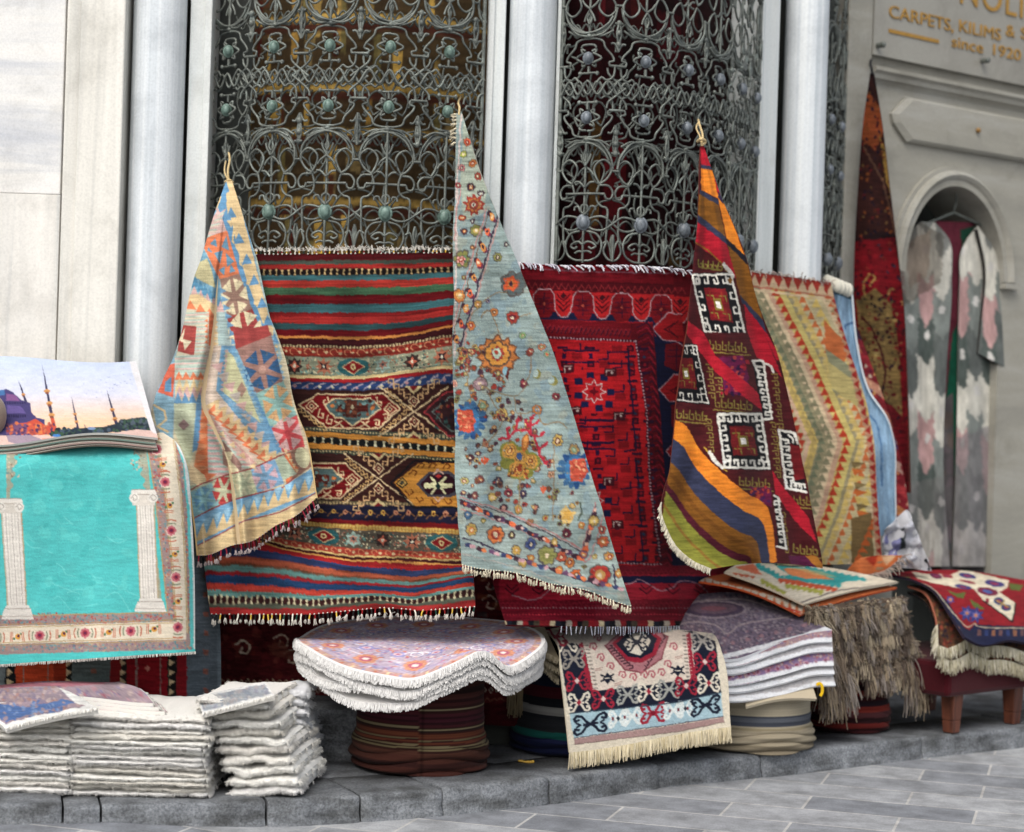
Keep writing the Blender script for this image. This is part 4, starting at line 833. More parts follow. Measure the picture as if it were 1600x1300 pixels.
for x, y, r, a_, b2 in ((80, 45, 26, '#d07838', FG), (95, 85, 16, FR, FY), (30, 185, 18, '#d8b098', '#b87868'), (155, 185, 34, '#8f7478', '#a89090'), (368, 184, 22, '#6a2c3c', '#8a3a40'), (522, 246, 22, '#7a3038', '#4a2430'), (430, 310, 26, FO, '#6a88a0'), (260, 330, 30, FY, FBR), (532, 460, 30, FY, '#5a2c20'), (182, 478, 18, '#b08060', '#a04a38'), (108, 545, 20, '#4a2c30', FD), (80, 655, 22, '#a8a060', '#7a3a38'), (155, 650, 22, '#6a4040', FO), (240, 660, 24, '#2c3448', '#7a80a0'), (295, 712, 22, '#8a3a40', '#4a2030'), (365, 720, 21, '#34344c', FD), (215, 733, 22, FY, '#d8b878'), (343, 793, 22, FY, FO), (425, 782, 19, '#4a3a40', '#b87860'), (472, 832, 18, '#a08a50', FR), (516, 735, 17, '#5a4a40', FG), (130, 725, 20, '#6a3c40', '#8a5a50'), (270, 785, 18, FD, '#c09080'), (395, 852, 18, '#a0704c', FBR), (498, 625, 20, '#b08468', FBR), (398, 30, 20, '#8a4034', FR), (480, 40, 16, '#7ab088', '#d07050')): c.rosette(x, y, r, a_, b2, '#d8c0a0' if r > 19 else None, 7)
for x, y, s in ((432, 138, 1), (508, 172, 1)): c.ell(x, y, 20, 24, '#8a8448'); c.ell(x-7, y-3, 14, 18, '#a8bab4')
for x, y in ((178, 562), (460, 700)): 
    for r_ in (-.7, 0, .7): c.poly([(x, y+20), (x+24*math.sin(r_)-6, y-24*math.cos(r_)), (x+24*math.sin(r_)+8, y-24*math.cos(r_)+4)], '#d0502c')
for k in range(190):                                                  # the small scattered blossoms of the field
    y = c.rnd.uniform(-20, 880); x = c.rnd.uniform(40, 130+max(0, (y+60))*.62); 
    if y > 700+x*.30: continue
    c.rosette(x, y, c.rnd.uniform(9, 17), c.rnd.choice([FR, FO, FD, FBR, '#8a4a40', FY, '#5a3a48', FG]), c.rnd.choice([FD, FBR, FR, '#c8a878']), None, c.rnd.choice([5, 6, 7]))
# blue palmettes
for x, y, fl in ((85, 360, 1), (630, 600, -1)):
    for k in range(14):
        t = k*.45; c.ell(x+20*fl+60*math.cos(t), y+72*math.sin(t), 24, 14, FB if k % 3 else '#274a78', t)
    c.ell(x+8*fl, y, 58, 62, '#3f74a0'); c.poly([(x-40, y-48), (x+30, y-52), (x+48, y+10), (x+20, y+62), (x-36, y+50)], '#c2503a'); c.speckle((x-34, y-40, x+36, y+48), 26, ['#d87a58', '#a83c30', '#8a4a30', '#e09a70'], 4, 9)
    c.rosette(x+82*(fl > 0)-20*(fl < 0), y-70*(1 if fl > 0 else 1.4), 28, '#a08050', '#6a8a70', '#a8b090', 6)
# lobed medallion with red antlers
RD = '#a82a3a'
for p_ in ([(400, 430), (380, 410), (330, 415), (290, 445), (250, 455)], [(400, 430), (400, 380), (405, 350)], [(400, 430), (440, 440), (455, 430)], [(420, 440), (435, 490), (445, 530), (470, 570)], [(330, 415), (335, 365)], [(290, 445), (285, 405)], [(440, 500), (470, 480)], [(395, 390), (375, 365)], [(405, 385), (430, 370)]): c.line(catmull(p_), 11, RD); c.ell(*p_[-1], 10, 10, RD); c.ell(p_[-1][0]+8, p_[-1][1]-8, 7, 7, RD)
for x, y, r in ((300, 510, 50), (400, 560, 48), (335, 600, 52), (350, 540, 50), (380, 610, 36), (285, 570, 34)): c.ell(x, y, r, r, '#7a7a38')
for x, y, r in ((300, 510, 38), (400, 560, 36), (335, 600, 40), (350, 540, 34)): c.ell(x, y, r, r, '#b8863a'); c.rosette(x, y, r*.7, '#d09a48', '#7a3a24', '#e0b870', 6)
c.ell(375, 470, 18, 46, '#a8602c', .15); c.ell(375, 465, 10, 34, '#d89048', .15); c.ell(348, 535, 14, 20, '#38507a'); c.speckle((290, 570, 390, 640), 22, ['#8a3a24', '#c88a40', '#5a2a20'], 5, 10)
vine([(155, 190), (230, 225), (330, 240), (390, 190)]); vine([(400, 60), (395, 140), (372, 180)]); vine([(190, 230), (255, 330), (250, 400), (160, 500)]); vine([(430, 310), (460, 380), (540, 370), (580, 400)]); vine([(510, 480), (512, 620), (505, 850)]); vine([(350, 640), (345, 790)]); vine([(100, 60), (95, 160), (110, 230)]); vine([(320, 250), (340, 330), (440, 300)])
c.poly([(545, 800), (575, 770), (590, 800), (625, 805), (590, 860), (555, 860)], '#cfae6c'); c.star(582, 822, 34, 18, 6, '#c89a48'); c.line(catmull([(640, 760), (648, 810), (630, 845)]), 8, '#4a5448')
# lower borders: a band that turns up to the right
BP = '#b07a78'
A_ = [(55, 735), (280, 800), (470, 890), (650, 985), (715, 760)]; c.line(A_, 7, BP); c.line([(x, y+12) for x, y in A_], 4, FD)
B_ = [(60, 790), (250, 850), (450, 940), (660, 1045), (690, 1030), (760, 800)]; c.line(B_, 6, BP)
for k in range(11):
    t = k/10.; x = 75+t*545; y = 765+t*t*40+t*215; c.ell(x, y, 22, 13, FD, .45); c.ell(x+20, y+8, 18, 12, ['#5a3a58', '#d86a40', '#384a68'][k % 3], .45); c.ell(x+10, y+4, 8, 7, '#d8b0a0' if k % 2 else '#d0603c')
for k in range(4): c.ell(665+k*14, 985-k*55, 13, 22, ['#d0603a', FD][k % 2], .3); c.ell(672+k*14, 960-k*55, 8, 10, '#d8a890')
c.poly([(70, 810), (230, 860), (450, 960), (640, 1060), (700, 1040), (760, 860), (830, 1060), (860, 1170), (640, 1130), (300, 1030), (70, 940)], '#a9b6ae', .6)
for x, y, r, a_, b2 in ((95, 820, 22, FB, '#8a9ab0'), (115, 890, 30, FY, FO), (170, 850, 14, FG, FY), (230, 915, 44, '#c8703c', FR), (310, 915, 18, FD, FG), (330, 990, 26, FY, '#c89038'), (400, 960, 30, '#4a5a88', '#384068'), (400, 1027, 18, FO, FY), (362, 1058, 20, FY, '#d8b058'), (480, 1015, 48, '#8a8a50', FG), (550, 1020, 28, '#b8583c', FR), (590, 1050, 26, FO, '#8a3a30'), (620, 1105, 26, '#c8602c', FBR), (540, 1085, 18, FO, FY), (515, 950, 18, FY, '#d8b878'), (735, 1110, 54, '#b03830', '#c89a58'), (750, 950, 30, '#b8583c', FO), (780, 1020, 24, '#c8904a', FR), (705, 850, 26, FY, '#d8b868'), (745, 890, 22, '#a84a38', FD), (826, 1100, 24, FO, FY), (660, 1070, 14, FG, FD), (645, 870, 18, FO, FY), (575, 910, 24, '#5a2430', FD), (655, 1010, 22, '#7a5060', FO), (712, 1020, 14, FY, FG)): c.rosette(x, y, r, a_, b2, '#e0cca8', 7)
C_ = [(75, 930), (130, 945), (290, 1010), (470, 1070), (640, 1135), (810, 1170), (800, 1060)]; c.line(C_, 8, '#3c3448')
for k in range(13):
    t = k/12.; x = 95+t*720; y = 965+t*205; c.ell(x, y, 20, 12, ['#3c4468', FD, '#6a4a68'][k % 3], .3); c.ell(x+20, y+7, 15, 11, '#d87a48' if k % 2 else '#c89aa0', .3)
c.line([(60, 1005), (300, 1065), (560, 1150), (870, 1215)], 6, '#a8a49c')
c.T = None; c.Z(); c.speckle((700, 160, 1000, 955), 900, ['#7a8a88', '#a3b0a8', '#6f7f84', '#a89a88'], .5, 1.3); c.wear(.16, (1.6, 22), .075, 1.5)
X, Yp, S, T = sheet([(713, 178), (711, 300), (708, 480), (708, 600), (715, 780), (722, 882)], [(721, 174), (748, 262), (800, 392), (870, 572), (925, 745), (986, 946)], 1.4, lambda s, t: -6*np.sin(np.pi*s)*t**4+2*np.sin(15*s)*t**4, 2.2)
D = 6.70-.34*np.clip((Yp-178)/700, 0, 1.1)**.55 + (.022*np.sin(6.283*(S*1.4+.2+T*.5))+.007*np.sin(6.283*(S*3.3+T*1.5)))*T + .035*np.clip(X-760, 0, 200)/200
pt = P(X, Yp, D); flor = cloth("floral_carpet", pt, c.at(X, Yp), .008, '#c9bfae', '#8f8678')
tag(flor, "pale blue floral carpet hanging as a long triangle in front of the second column", "carpet", "carpets hung on the shop front")
tassels(flor, pt[-1], (.05, -.2, -1), .010, ['#1c2420', '#d8d0b8', '#3a2c20', '#d8d0b8'], 60, 6, knob='#e0d6bc', rk=.0058)
tassels(flor, pt[:34, 0], (-1, -.1, -.1), .006, ['#d8d0b8'], 8, 7, knob='#d8ccb0', rk=.006, name="edge_knots")
q = P(717, 180, 6.69); rope(flor, [q, P(718, 168, 6.70), P(716, 160, 6.74), P(721, 150, 6.80)], .004)
# ================================================================ dark red carpet with the octagon border
c = Cv(765, 395, 1125, 990, '#6a0d18', 1.4, 41)
NV, BR_, DK, PK = '#161a34', '#a30e18', '#4c0a14', '#9a7078'
for i, x in enumerate(np.arange(765, 1125, 9)): c.rect(x, 396, x+9, 412, ['#5c1016', '#15171a', '#a01a22', '#c9b083', '#23221e', '#8a141c', '#101318', '#6a4a30'][i*5 % 8])
def qd(u, v, f=(0, 0)): return u, v
c.rect(765, 412, 1125, 990, '#6a0c18')
c.line([(795, 417), (900, 424), (1100, 428)], 2, '#7a4a54'); c.line([(795, 411), (1100, 420)], 4, '#8a101a')
for y0, y1, col in ((436, 452, '#4a0913'), (452, 498, '#98131a')): c.poly([(790, y0), (1075, y0+9), (1075, y1+9), (790, y1)], col)
c.poly([(1052, 430), (1100, 432), (1120, 900), (1070, 900)], '#560a15'); c.poly([(1020, 500), (1062, 470), (1090, 900), (1040, 900)], '#141630')
for i in range(26):
    x = 800+i*10.4; y = 441+i*.35; c.line([(x, y+9), (x+5, y), (x+10, y+9)], 1.6, '#7a2024'); 
    x = 840+i*7; y = 507+i*.35; c.line([(x, y+10), (x+5, y), (x+10, y+10)], 1.6, '#7d1c26'); c.line([(x+1, y+12), (x+6, y+3)], 1.2, '#2a1228')
c.poly([(810, 484), (1040, 496), (1040, 504), (810, 498)], NV)
for k in range(4):                                                     # octagons in a row, chained by one grey outline
    x = 850+k*61.; y = 474+k*3.2; o_ = [(x-16, y-18), (x-9, y-22), (x+9, y-22), (x+16, y-14), (x+17, y+8), (x+9, y+22), (x-9, y+22), (x-17, y+8)]
    c.poly(o_, '#6e0d17'); c.line([(x-12, y), (x+12, y)], 1.4, '#2a1028'); c.line([(x, y-16), (x, y+16)], 1.4, '#2a1028'); c.rect(x-7, y-7, x+7, y+7, '#4a0a18', .6); c.line([(x-10, y-8), (x+10, y-8)], 1, '#2a1028'); c.line([(x-10, y+8), (x+10, y+8)], 1, '#2a1028'); c.dia(x, y, 3, 3, '#9a4030')
    xm = x+30; c.poly([(xm-14, y-20), (xm+14, y-20), (xm+14, y+8), (xm+8, y+20), (xm-8, y+20), (xm-14, y+8)], '#a5161a')
    for q in (0, 8, 16): c.line([(xm-10, y-14+q), (xm, y-4+q), (xm+10, y-14+q)], 2, '#4a0a16')
    c.dia(xm, y-12, 5, 5, '#3a1018')
    pts = [(x-17, y+2), (x-16, y-14), (x-9, y-22), (x+9, y-22), (x+16, y-14), (x+17, y+8), (x+22, y+16), (x+27, y+21), (x+36, y+21), (x+42, y+12), (x+44, y+2)]
    c.line(pts, 1.7, '#a4868a')
for k in range(8):                                                     # the same border turning down the right side
    x = 1042+k*5.0; y = 505+k*48.; r_ = k % 2 == 0
    if r_: c.poly([(x+22, y-14), (x+2, y-16), (x-22, y+8), (x-6, y+26), (x+30, y+30)], '#8c1018'); c.line([(x+12, y), (x-4, y+10), (x+12, y+18)], 2, '#400a16'); c.line([(x+18, y-4), (x+2, y+10), (x+18, y+22)], 1.4, '#400a16')
    else: c.poly([(x-8, y-16), (x+12, y-18), (x+28, y-6), (x+28, y+18), (x+10, y+28), (x-8, y+18)], '#5c0c18'); c.line([(x-4, y+4), (x+24, y+4)], 1.4, '#2a1028'); c.line([(x+10, y-14), (x+10, y+24)], 1.4, '#2a1028'); c.line([(x-2, y-6), (x+22, y-6)], 1, '#2a1028')
    c.line([(x+24, y-14), (x+2, y-16), (x-22, y+8), (x-6, y+26), (x+14, y+28), (x+26, y+36)] if r_ else [(x+26, y-8), (x+30, y+10), (x+18, y+22)], 1.6, '#a08088')
c.poly([(985, 505), (1020, 505), (1052, 900), (1010, 900)], '#560a16')
for i in range(52):
    t = i/51.; x = 995+t*34; y = 512+t*390; c.line([(x, y), (x+16, y-8), (x+24, y+4)], 1.6, '#83142a' if i % 2 else '#2a0f24')
# field
c.poly([(800, 528), (992, 533), (1008, 620), (1018, 760), (1030, 885), (800, 878)], '#a90f19')
g = c.rnd
for r_ in range(27):
    for q in range(10):
        x = 1006-q*21+r_*.9; y = 545+r_*12.6+q*-.3; k_ = (r_*3+q*5+(q*q) % 7) % 9
        if k_ in (0, 4): c.rect(x-9, y-2, x+7, y+2.2, '#2a0f28')
        elif k_ in (1, 6): c.rect(x-6, y-5, x+5, y+5, '#380a1c'); c.rect(x-2, y-2, x+2, y+2, '#7a1020')
        elif k_ == 2: c.line([(x-8, y+5), (x+6, y+5), (x+6, y-6)], 2.2, '#1d1230')
        elif k_ == 3: c.rect(x-5, y-6, x+5, y+6, '#58091a'); c.dia(x, y, 3, 3, '#283048')
        elif k_ == 5: c.rect(x-8, y-5, x+8, y+5, '#7c0c16')
        elif k_ == 7: c.rect(x-3, y-4, x+3, y+4, '#251030')
c.T = None
for y in (655, 690): c.rect(905, y, 960, y+4, '#1d1230'); c.rect(905, y+10, 960, y+13, '#1d1230')
for y in (548, 566): c.line([(880, y), (935, y)], 3, '#1a1230'); c.line([(950, y+2), (982, y+2), (984, y+34)], 2.6, '#1a1230')
for k in range(5): c.line([(985+k*4, 600+k*58), (990+k*4, 645+k*58), (972+k*4, 647+k*58)], 2.4, '#1a1230')
for x, y in ((928, 612), (930, 873-3), (920, 875-135+12)):
    if y > 700: continue
for x, y, s in ((928, 612, 1.), (925, 782, 1.)):
    c.rect(x-34, y-34, x+30, y+34, '#b00f18')
    for dx, dy in ((-24, -16), (-6, -26), (16, -22), (26, 0), (-24, 6), (-14, 20), (8, 26), (24, 20)): c.rect(x+dx-6, y+dy-5, x+dx+6, y+dy+5, '#171a3c')
    c.star(x, y, 18, 11, 8, '#a8121c'); c.starline(x, y, 18, 11, 8, 1.7, '#c4a8a4'); c.star(x, y, 8, 4, 4, '#5a0a18')
    for dx, dy in ((-40, -36), (26, -30), (-28, 30), (40, 38)): c.rect(x+dx-9, y+dy-7, x+dx+9, y+dy+7, '#42101a'); c.line([(x+dx-6, y+dy+5), (x+dx-6, y+dy-4), (x+dx+5, y+dy-4)], 1.6, '#b09890'); c.ell(x+dx+2, y+dy, 2, 2, '#c0a8a0')
for a_, b_ in (((845, 526), (993, 533)), ((993, 533), (1010, 640)), ((1010, 640), (1016, 760)), ((1016, 760), (1032, 872)), ((960, 879), (1034, 882))):
    a_, b_ = np.array(a_), np.array(b_); L = np.linalg.norm(b_-a_)
    c.line([a_, b_], 3.2, '#3a1020')
    for t in np.arange(0, L, 5.2): q = a_+(b_-a_)*t/L; c.ell(q[0], q[1], 1.5, 1.5, '#b08a90')
# lower border rolling forward
c.poly([(760, 884), (1125, 884), (1125, 990), (760, 990)], '#740e22')
for i in range(44): x = 780+i*8; c.line([(x, 898), (x+5, 890), (x+10, 898)], 1.6, '#8a1a2c'); c.line([(x, 948), (x+5, 940), (x+10, 948)], 1.6, '#8a1a2c')
c.poly([(780, 902), (1125, 896), (1125, 936), (780, 938)], '#a81a30'); c.rect(960, 900, 1125, 911, '#1a1c40')
c.line(catmull([(800, 930), (830, 938), (850, 930), (870, 915), (920, 925), (985, 912), (1000, 905), (1030, 922), (1052, 918), (1062, 908), (1090, 912), (1110, 930)]), 1.8, '#b0808c')
for k in range(8): x = 800+k*42; c.line([(x-10, 920), (x, 928), (x+10, 920)], 2, '#3a0c20'); c.line([(x-8, 914), (x, 921), (x+8, 914)], 1.5, '#3a0c20')
for x in np.arange(775, 1110, 5): c.ell(x, 950+.0*x, 1.4, 1.2, '#a07078'); c.ell(x+2, 960, 1.3, 1.2, '#c03040')
for i, x in enumerate(np.arange(766, 1120, 8.5)): c.rect(x, 970, x+8.5, 992, ['#8a1a22', '#16181c', '#a8a090', '#1c2430', '#8a1a24', '#4a4034', '#8a1a22', '#14161c', '#d0bf98'][i*4 % 9])
c.wear(.16, (1.6, 20), .07, .8)
X, Yp, S, T = sheet([(770, 404), (772, 560), (775, 800), (768, 895), (790, 976)], [(1092, 426), (1088, 560), (1100, 760), (1165, 880), (1210, 972)], 1.45, lambda s, t: 4*np.sin(np.pi*s*2)*(1-t) + 5*np.sin(np.pi*s)*t**6)
D = 6.665+.20*np.clip((X-900)/190, 0, 1)**1.5 - .05*np.clip((Yp-420)/460, 0, 1) - .12*np.clip((Yp-880)/100, 0, 1)**1.3*np.clip((1000-X)/150, 0, 1) + .40*np.clip((X-930)/180, 0, 1)*np.clip((Yp-560)/400, 0, 1)**1.7 + .45*np.clip((X-1060)/120, 0, 1)*np.clip((Yp-720)/140, 0, 1) + .008*np.sin(X/24.+Yp/70)*T
pt = P(X, Yp, D); redc = cloth("dark_red_carpet", pt, c.at(X, Yp), .009, '#4a0c14', '#5a3a34')
tag(redc, "deep red carpet with navy octagon border hanging below the second window grille", "carpet", "carpets hung on the shop front")
fringe(redc, pt[0], (.85, -.5, .0), .03, .0042, ['#cfccd6', '#d8d5dc', '#c2bfca', '#e2dfe2'], 44, "fringe", 8, .3, .28, 2, 4, .8)
fringe(redc, pt[-1][60:-40], (0, -.35, -1), .028, .0028, ['#cfd2e0', '#bfc4d8', '#d8dae4'], 70, "fringe", 9, .1, .2, 1)
# ================================================================ red kilim with white hook medallions, tied up
c = Cv(1030, 220, 1295, 900, '#4a1a1c', 1.4, 51)
KO, KN, KB, KR, KG, KM, KP = '#e8841c', '#363a52', '#83531c', '#b0162a', '#8a8a34', '#571e2c', '#6c1c2c'
c.Z(1040, 200, 3.61)
c.poly([(190, 90), (240, 90), (800, 1310), (60, 1310), (150, 800)], '#4a1a1e')
def band(a, b_, col): c.poly(list(a)+list(b_)[::-1], col)
b0 = [(185, 100), (240, 105), (330, 390)]; c.poly([(195, 100), (235, 105), (345, 400), (300, 390), (262, 220), (200, 205)], KR)
c.poly([(198, 205), (258, 218), (262, 235), (200, 228)], KN); c.poly([(200, 225), (268, 240), (300, 400), (200, 350)], KO); c.poly([(296, 395), (345, 420), (450, 730), (345, 625)], KO); c.poly([(300, 360), (345, 410), (330, 430), (292, 390)], '#332a44')
c.poly([(190, 345), (300, 410), (300, 440), (190, 378)], KN); c.poly([(188, 372), (300, 435), (340, 620), (182, 490)], KB); c.poly([(180, 485), (345, 620), (350, 660), (176, 525)], KN)
c.poly([(340, 620), (455, 725), (465, 780), (350, 665)], '#22222c'); c.poly([(350, 660), (465, 775), (550, 1090), (420, 950)], KB); c.poly([(420, 940), (550, 1085), (575, 1170), (430, 985)], KN); c.poly([(440, 990), (575, 1165), (660, 1310), (480, 1310)], KR)
c.poly([(175, 525), (345, 655), (400, 850), (330, 770), (168, 650)], KR)
c.line([(168, 645), (240, 690), (330, 780), (390, 900)], 9, '#8a5a20')
for i in range(5): c.hook(185+i*28, 745+i*4, (22, 4), (0, 40), 8, '#7a7034')
def medal(q, n, inner, cen=True, wc='#e4dfd2'):
    """white latch-hook frame in a quad q (tl, tr, br, bl)"""
    q = np.asarray(q, float); B = lambda u, v: tuple((q[0]*(1-u)+q[1]*u)*(1-v)+(q[3]*(1-u)+q[2]*u)*v)
    c.poly(q, '#1a1a1e'); L = np.linalg.norm(q[1]-q[0]); w_ = L*.055
    e = .03; c.line([B(e, e), B(1-e, e), B(1-e, 1-e), B(e, 1-e)], w_, wc, True)
    for i in range(n):
        t = (i+.8)/(n+.6); h_ = .16; s_ = .085
        for a_ in (lambda u, v: B(u, v), lambda u, v: B(u, 1-v), lambda u, v: B(v, u), lambda u, v: B(1-v, u)):
            c.line([a_(t, e), a_(t, h_), a_(t-s_, h_), a_(t-s_, h_-.055)], w_*.8, wc)
    a_ = .24; c.poly([B(a_, a_), B(1-a_, a_), B(1-a_, 1-a_), B(a_, 1-a_)], inner)
    for u, v in ((.36, .36), (.64, .36), (.36, .64), (.64, .64)): c.line([B(u-.07, v), B(u+.07, v), B(u+.07, v+.08)], w_*.6, '#8a7a34'); c.line([B(u, v-.06), B(u, v+.07)], w_*.5, '#8a3020')
    c.poly([B(.40, .40), B(.60, .40), B(.60, .60), B(.40, .60)], '#7a6a2c'); c.poly([B(.45, .45), B(.56, .45), B(.56, .56), B(.45, .56)], '#e8e4da')
medal([(140, 820), (375, 815), (462, 1195), (215, 1155)], 4, '#7a1a20')
c.line([(330, 770), (380, 835)], 22, '#e4dfd2'); c.dia(365, 860, 14, 20, '#8a5a20')
c.poly([(115, 1080), (215, 1155), (330, 1310), (105, 1210)], KR)
for i in range(6): c.hook(258+i*34, 1215+i*8, (24, 4), (0, 44), 8, '#86793a')
c.line([(250, 1245), (470, 1285)], 8, '#86793a')
c.Z(1030, 520, 3.42)
c.poly([(100, 0), (560, 0), (640, 180), (860, 1100), (890, 1300), (600, 1300), (560, 900), (80, 480)], '#4c1b1f')
c.poly([(100, 0), (470, 0), (480, 180), (540, 400), (150, 400), (80, 460)], '#4c1b1f')
for r_, (x, y, n_) in enumerate(((270, 40, 6), (300, 350, 6), (95, 410, 5), (430, 770, 5), (720, 870, 4), (640, 560, 3), (720, 1130, 4))):
    c.line([(x-10, y+62), (x+n_*36, y+62+n_*3)], 7, '#8a7a38')
    for i in range(n_): c.hook(x+i*34, y+i*3, (22, 3), (0, 44), 7, '#8a7a38')
for x, y, n_ in ((250, 170, 5), (300, 240, 3), (245, 460, 5), (600, 220, 8), (590, 480, 8), (640, 960, 6)):
    for i in range(n_): c.hook(x+i*4, y+i*38, (4, 24), (30, 0), 6, '#86763a')
c.poly([(320, 130), (450, 120), (480, 240), (420, 330), (350, 320)], '#6a1a44'); c.speckle((330, 120, 480, 330), 46, ['#a02030', '#4a1a50', '#b04040', '#33163a', '#8a1a30'], 7, 16)
c.poly([(480, 820), (600, 830), (600, 930), (560, 920)], '#6a1a44'); c.speckle((490, 820, 600, 900), 24, ['#b03030', '#4a2050', '#c04a30'], 6, 12)
c.poly([(140, 0), (235, 0), (300, 120), (540, 330), (548, 415), (440, 330), (300, 210)], KR)
c.poly([(470, 0), (560, 0), (660, 240), (590, 170), (520, 130)], KR)
medal([(60, 60), (200, 60), (270, 385), (40, 360)], 4, '#6a1a1e'); 
medal([(303, 425), (550, 425), (598, 735), (345, 725)], 5, '#6c1b1e')
# right half: frames seen edge on
def frame(pts, w_, n_, du, dv_):
    c.line(pts, w_, '#e4dfd2')
    for i in range(n_):
        t = (i+.6)/n_; x = pts[0][0]+(pts[1][0]-pts[0][0])*t; y = pts[0][1]+(pts[1][1]-pts[0][1])*t; c.line([(x, y), (x+du, y), (x+du, y+dv_), (x+du*.5, y+dv_)], w_*.8, '#e4dfd2')
c.poly([(495, 145), (560, 145), (605, 460), (560, 470)], '#191a1e'); c.line([(500, 150), (555, 150), (600, 460), (560, 462)], 13, '#e4dfd2'); 
for i in range(7): x, y = 515+i*8, 175+i*40; c.line([(x+40, y+10), (x+6, y+6), (x+4, y+24), (x+20, y+26)], 11, '#e4dfd2')
c.line([(500, 150), (530, 215)], 13, '#e4dfd2'); c.line([(560, 160), (600, 180), (610, 210)], 12, '#e4dfd2')
c.poly([(635, 515), (720, 530), (790, 850), (675, 835)], '#191a1e'); c.poly([(695, 590), (760, 610), (775, 780), (720, 790)], '#701c20')
c.line([(640, 520), (680, 830), (785, 850)], 14, '#e4dfd2'); c.line([(640, 520), (725, 535), (740, 590)], 14, '#e4dfd2')
for i in range(6): x, y = 655+i*5, 570+i*40; c.line([(x, y), (x+34, y+2), (x+36, y+20), (x+20, y+20)], 11, '#e4dfd2')
for i in range(3): c.line([(705+i*28, 840+i*4), (703+i*28, 800+i*4), (722+i*28, 802+i*4), (722+i*28, 818+i*4)], 10, '#e4dfd2')
c.line([(690, 545), (715, 560), (715, 585)], 11, '#e4dfd2')
c.poly([(605, 735), (660, 820), (800, 990), (845, 1125), (730, 1010), (620, 860)], KR)
c.poly([(610, 860), (640, 870), (690, 1160), (640, 1150)], '#191a1e'); c.line([(615, 870), (635, 880), (680, 1155), (630, 1140)], 12, '#e4dfd2')
for i in range(6): x, y = 618+i*6, 900+i*40; c.line([(x+26, y), (x-2, y+2), (x, y+18), (x+12, y+18)], 10, '#e4dfd2')
c.poly([(690, 1190), (780, 1190), (880, 1250), (880, 1300), (720, 1300)], '#5a2040'); c.poly([(780, 1190), (840, 1190), (890, 1260), (850, 1260)], '#b07028')
c.line([(240, 610), (300, 690), (360, 740)], 8, '#b09030'); c.line([(270, 640), (310, 700), (340, 720)], 20, '#e4dfd2')
# flap that shows the plain striped end
sw = [(85, 465), (150, 505), (215, 620), (330, 740), (460, 850), (560, 910), (600, 1000), (630, 1220)]
def sh(k): 
    e_ = [(20, 970), (60, 1040), (150, 1160), (290, 1290), (380, 1330), (430, 1330), (440, 1330), (450, 1330)]
    return [(a_[0]*(1-k)+b_[0]*k, a_[1]*(1-k)+b_[1]*k) for a_, b_ in zip(sw, e_)]
def swb(k0, k1, col): c.poly(catmull(sh(k0)).tolist()+catmull(sh(k1)).tolist()[::-1], col)
swb(0, 1.1, KO); swb(.20, 1.1, KN); swb(.44, 1.1, KB); swb(.67, 1.1, KM); swb(.75, 1.1, KG)
c.line(catmull(sh(.9)), 14, '#95602a', al=.7); c.line(catmull(sh(.55)), 22, '#6a4018', al=.5)
c.T = None; c.Z(); c.wear(.14, (1.8, 14), .05, .8)
X, Yp, S, T = sheet([(1094, 226), (1092, 300), (1086, 400), (1072, 520), (1056, 640), (1046, 730), (1037, 806), (1056, 850), (1083, 876), (1112, 889)], [(1099, 226), (1128, 310), (1160, 388), (1182, 470), (1215, 560), (1245, 680), (1266, 780), (1278, 840), (1283, 866), (1285, 888)], 1.4, lambda s, t: -9*np.sin(np.pi*s)*t**8, 2.2)
D = 6.84-.34*np.clip((Yp-226)/560, 0, 1.1)**.55 + .42*np.clip((X-1090)/200, 0, 1)**1.3 + (.034*np.sin(6.283*(S*1.7-.25+.2*T))+.008*np.sin(6.283*(S*4+T*2)))*np.clip(T*1.6, 0, 1)
pt = P(X, Yp, D); rk = cloth("red_hook_kilim", pt, c.at(X, Yp), .006, '#5a2a20', '#6a3a30', M_FLAT)
tag(rk, "red kilim with white hooked frames and orange striped end, tied to the second grille", "kilim", "carpets hung on the shop front")
ed = pt[:, 0]; fringe(rk, ed[int(len(ed)*.80):], (-.6, -.4, -.75), .022, .0022, ['#d8d0bc', '#c8bfa8', '#e0d8c4'], 120, "fringe", 12, .25, .25, 2)
q = P(1096, 228, 6.82); rope(rk, [q, P(1098, 212, 6.83), P(1094, 198, 6.88), P(1091, 187, 6.95)]); rope(rk, [q, P(1094, 214, 6.83), P(1088, 200, 6.88), P(1092, 190, 6.92)], .003); rope(rk, [P(1090, 221, 6.82), P(1096, 217, 6.79), P(1102, 221, 6.82), P(1097, 226, 6.80)], .006)
# ================================================================ gold zigzag kilim, in front of the third column
c = Cv(1165, 415, 1400, 900, '#c9b27c', 1.4, 61)
GO, GY, GC, GR, GS, GBR = '#cc5a2a', '#d8ba66', '#d8bf9a', '#b63a22', '#9c9270', '#806c48'
xm = 1165.
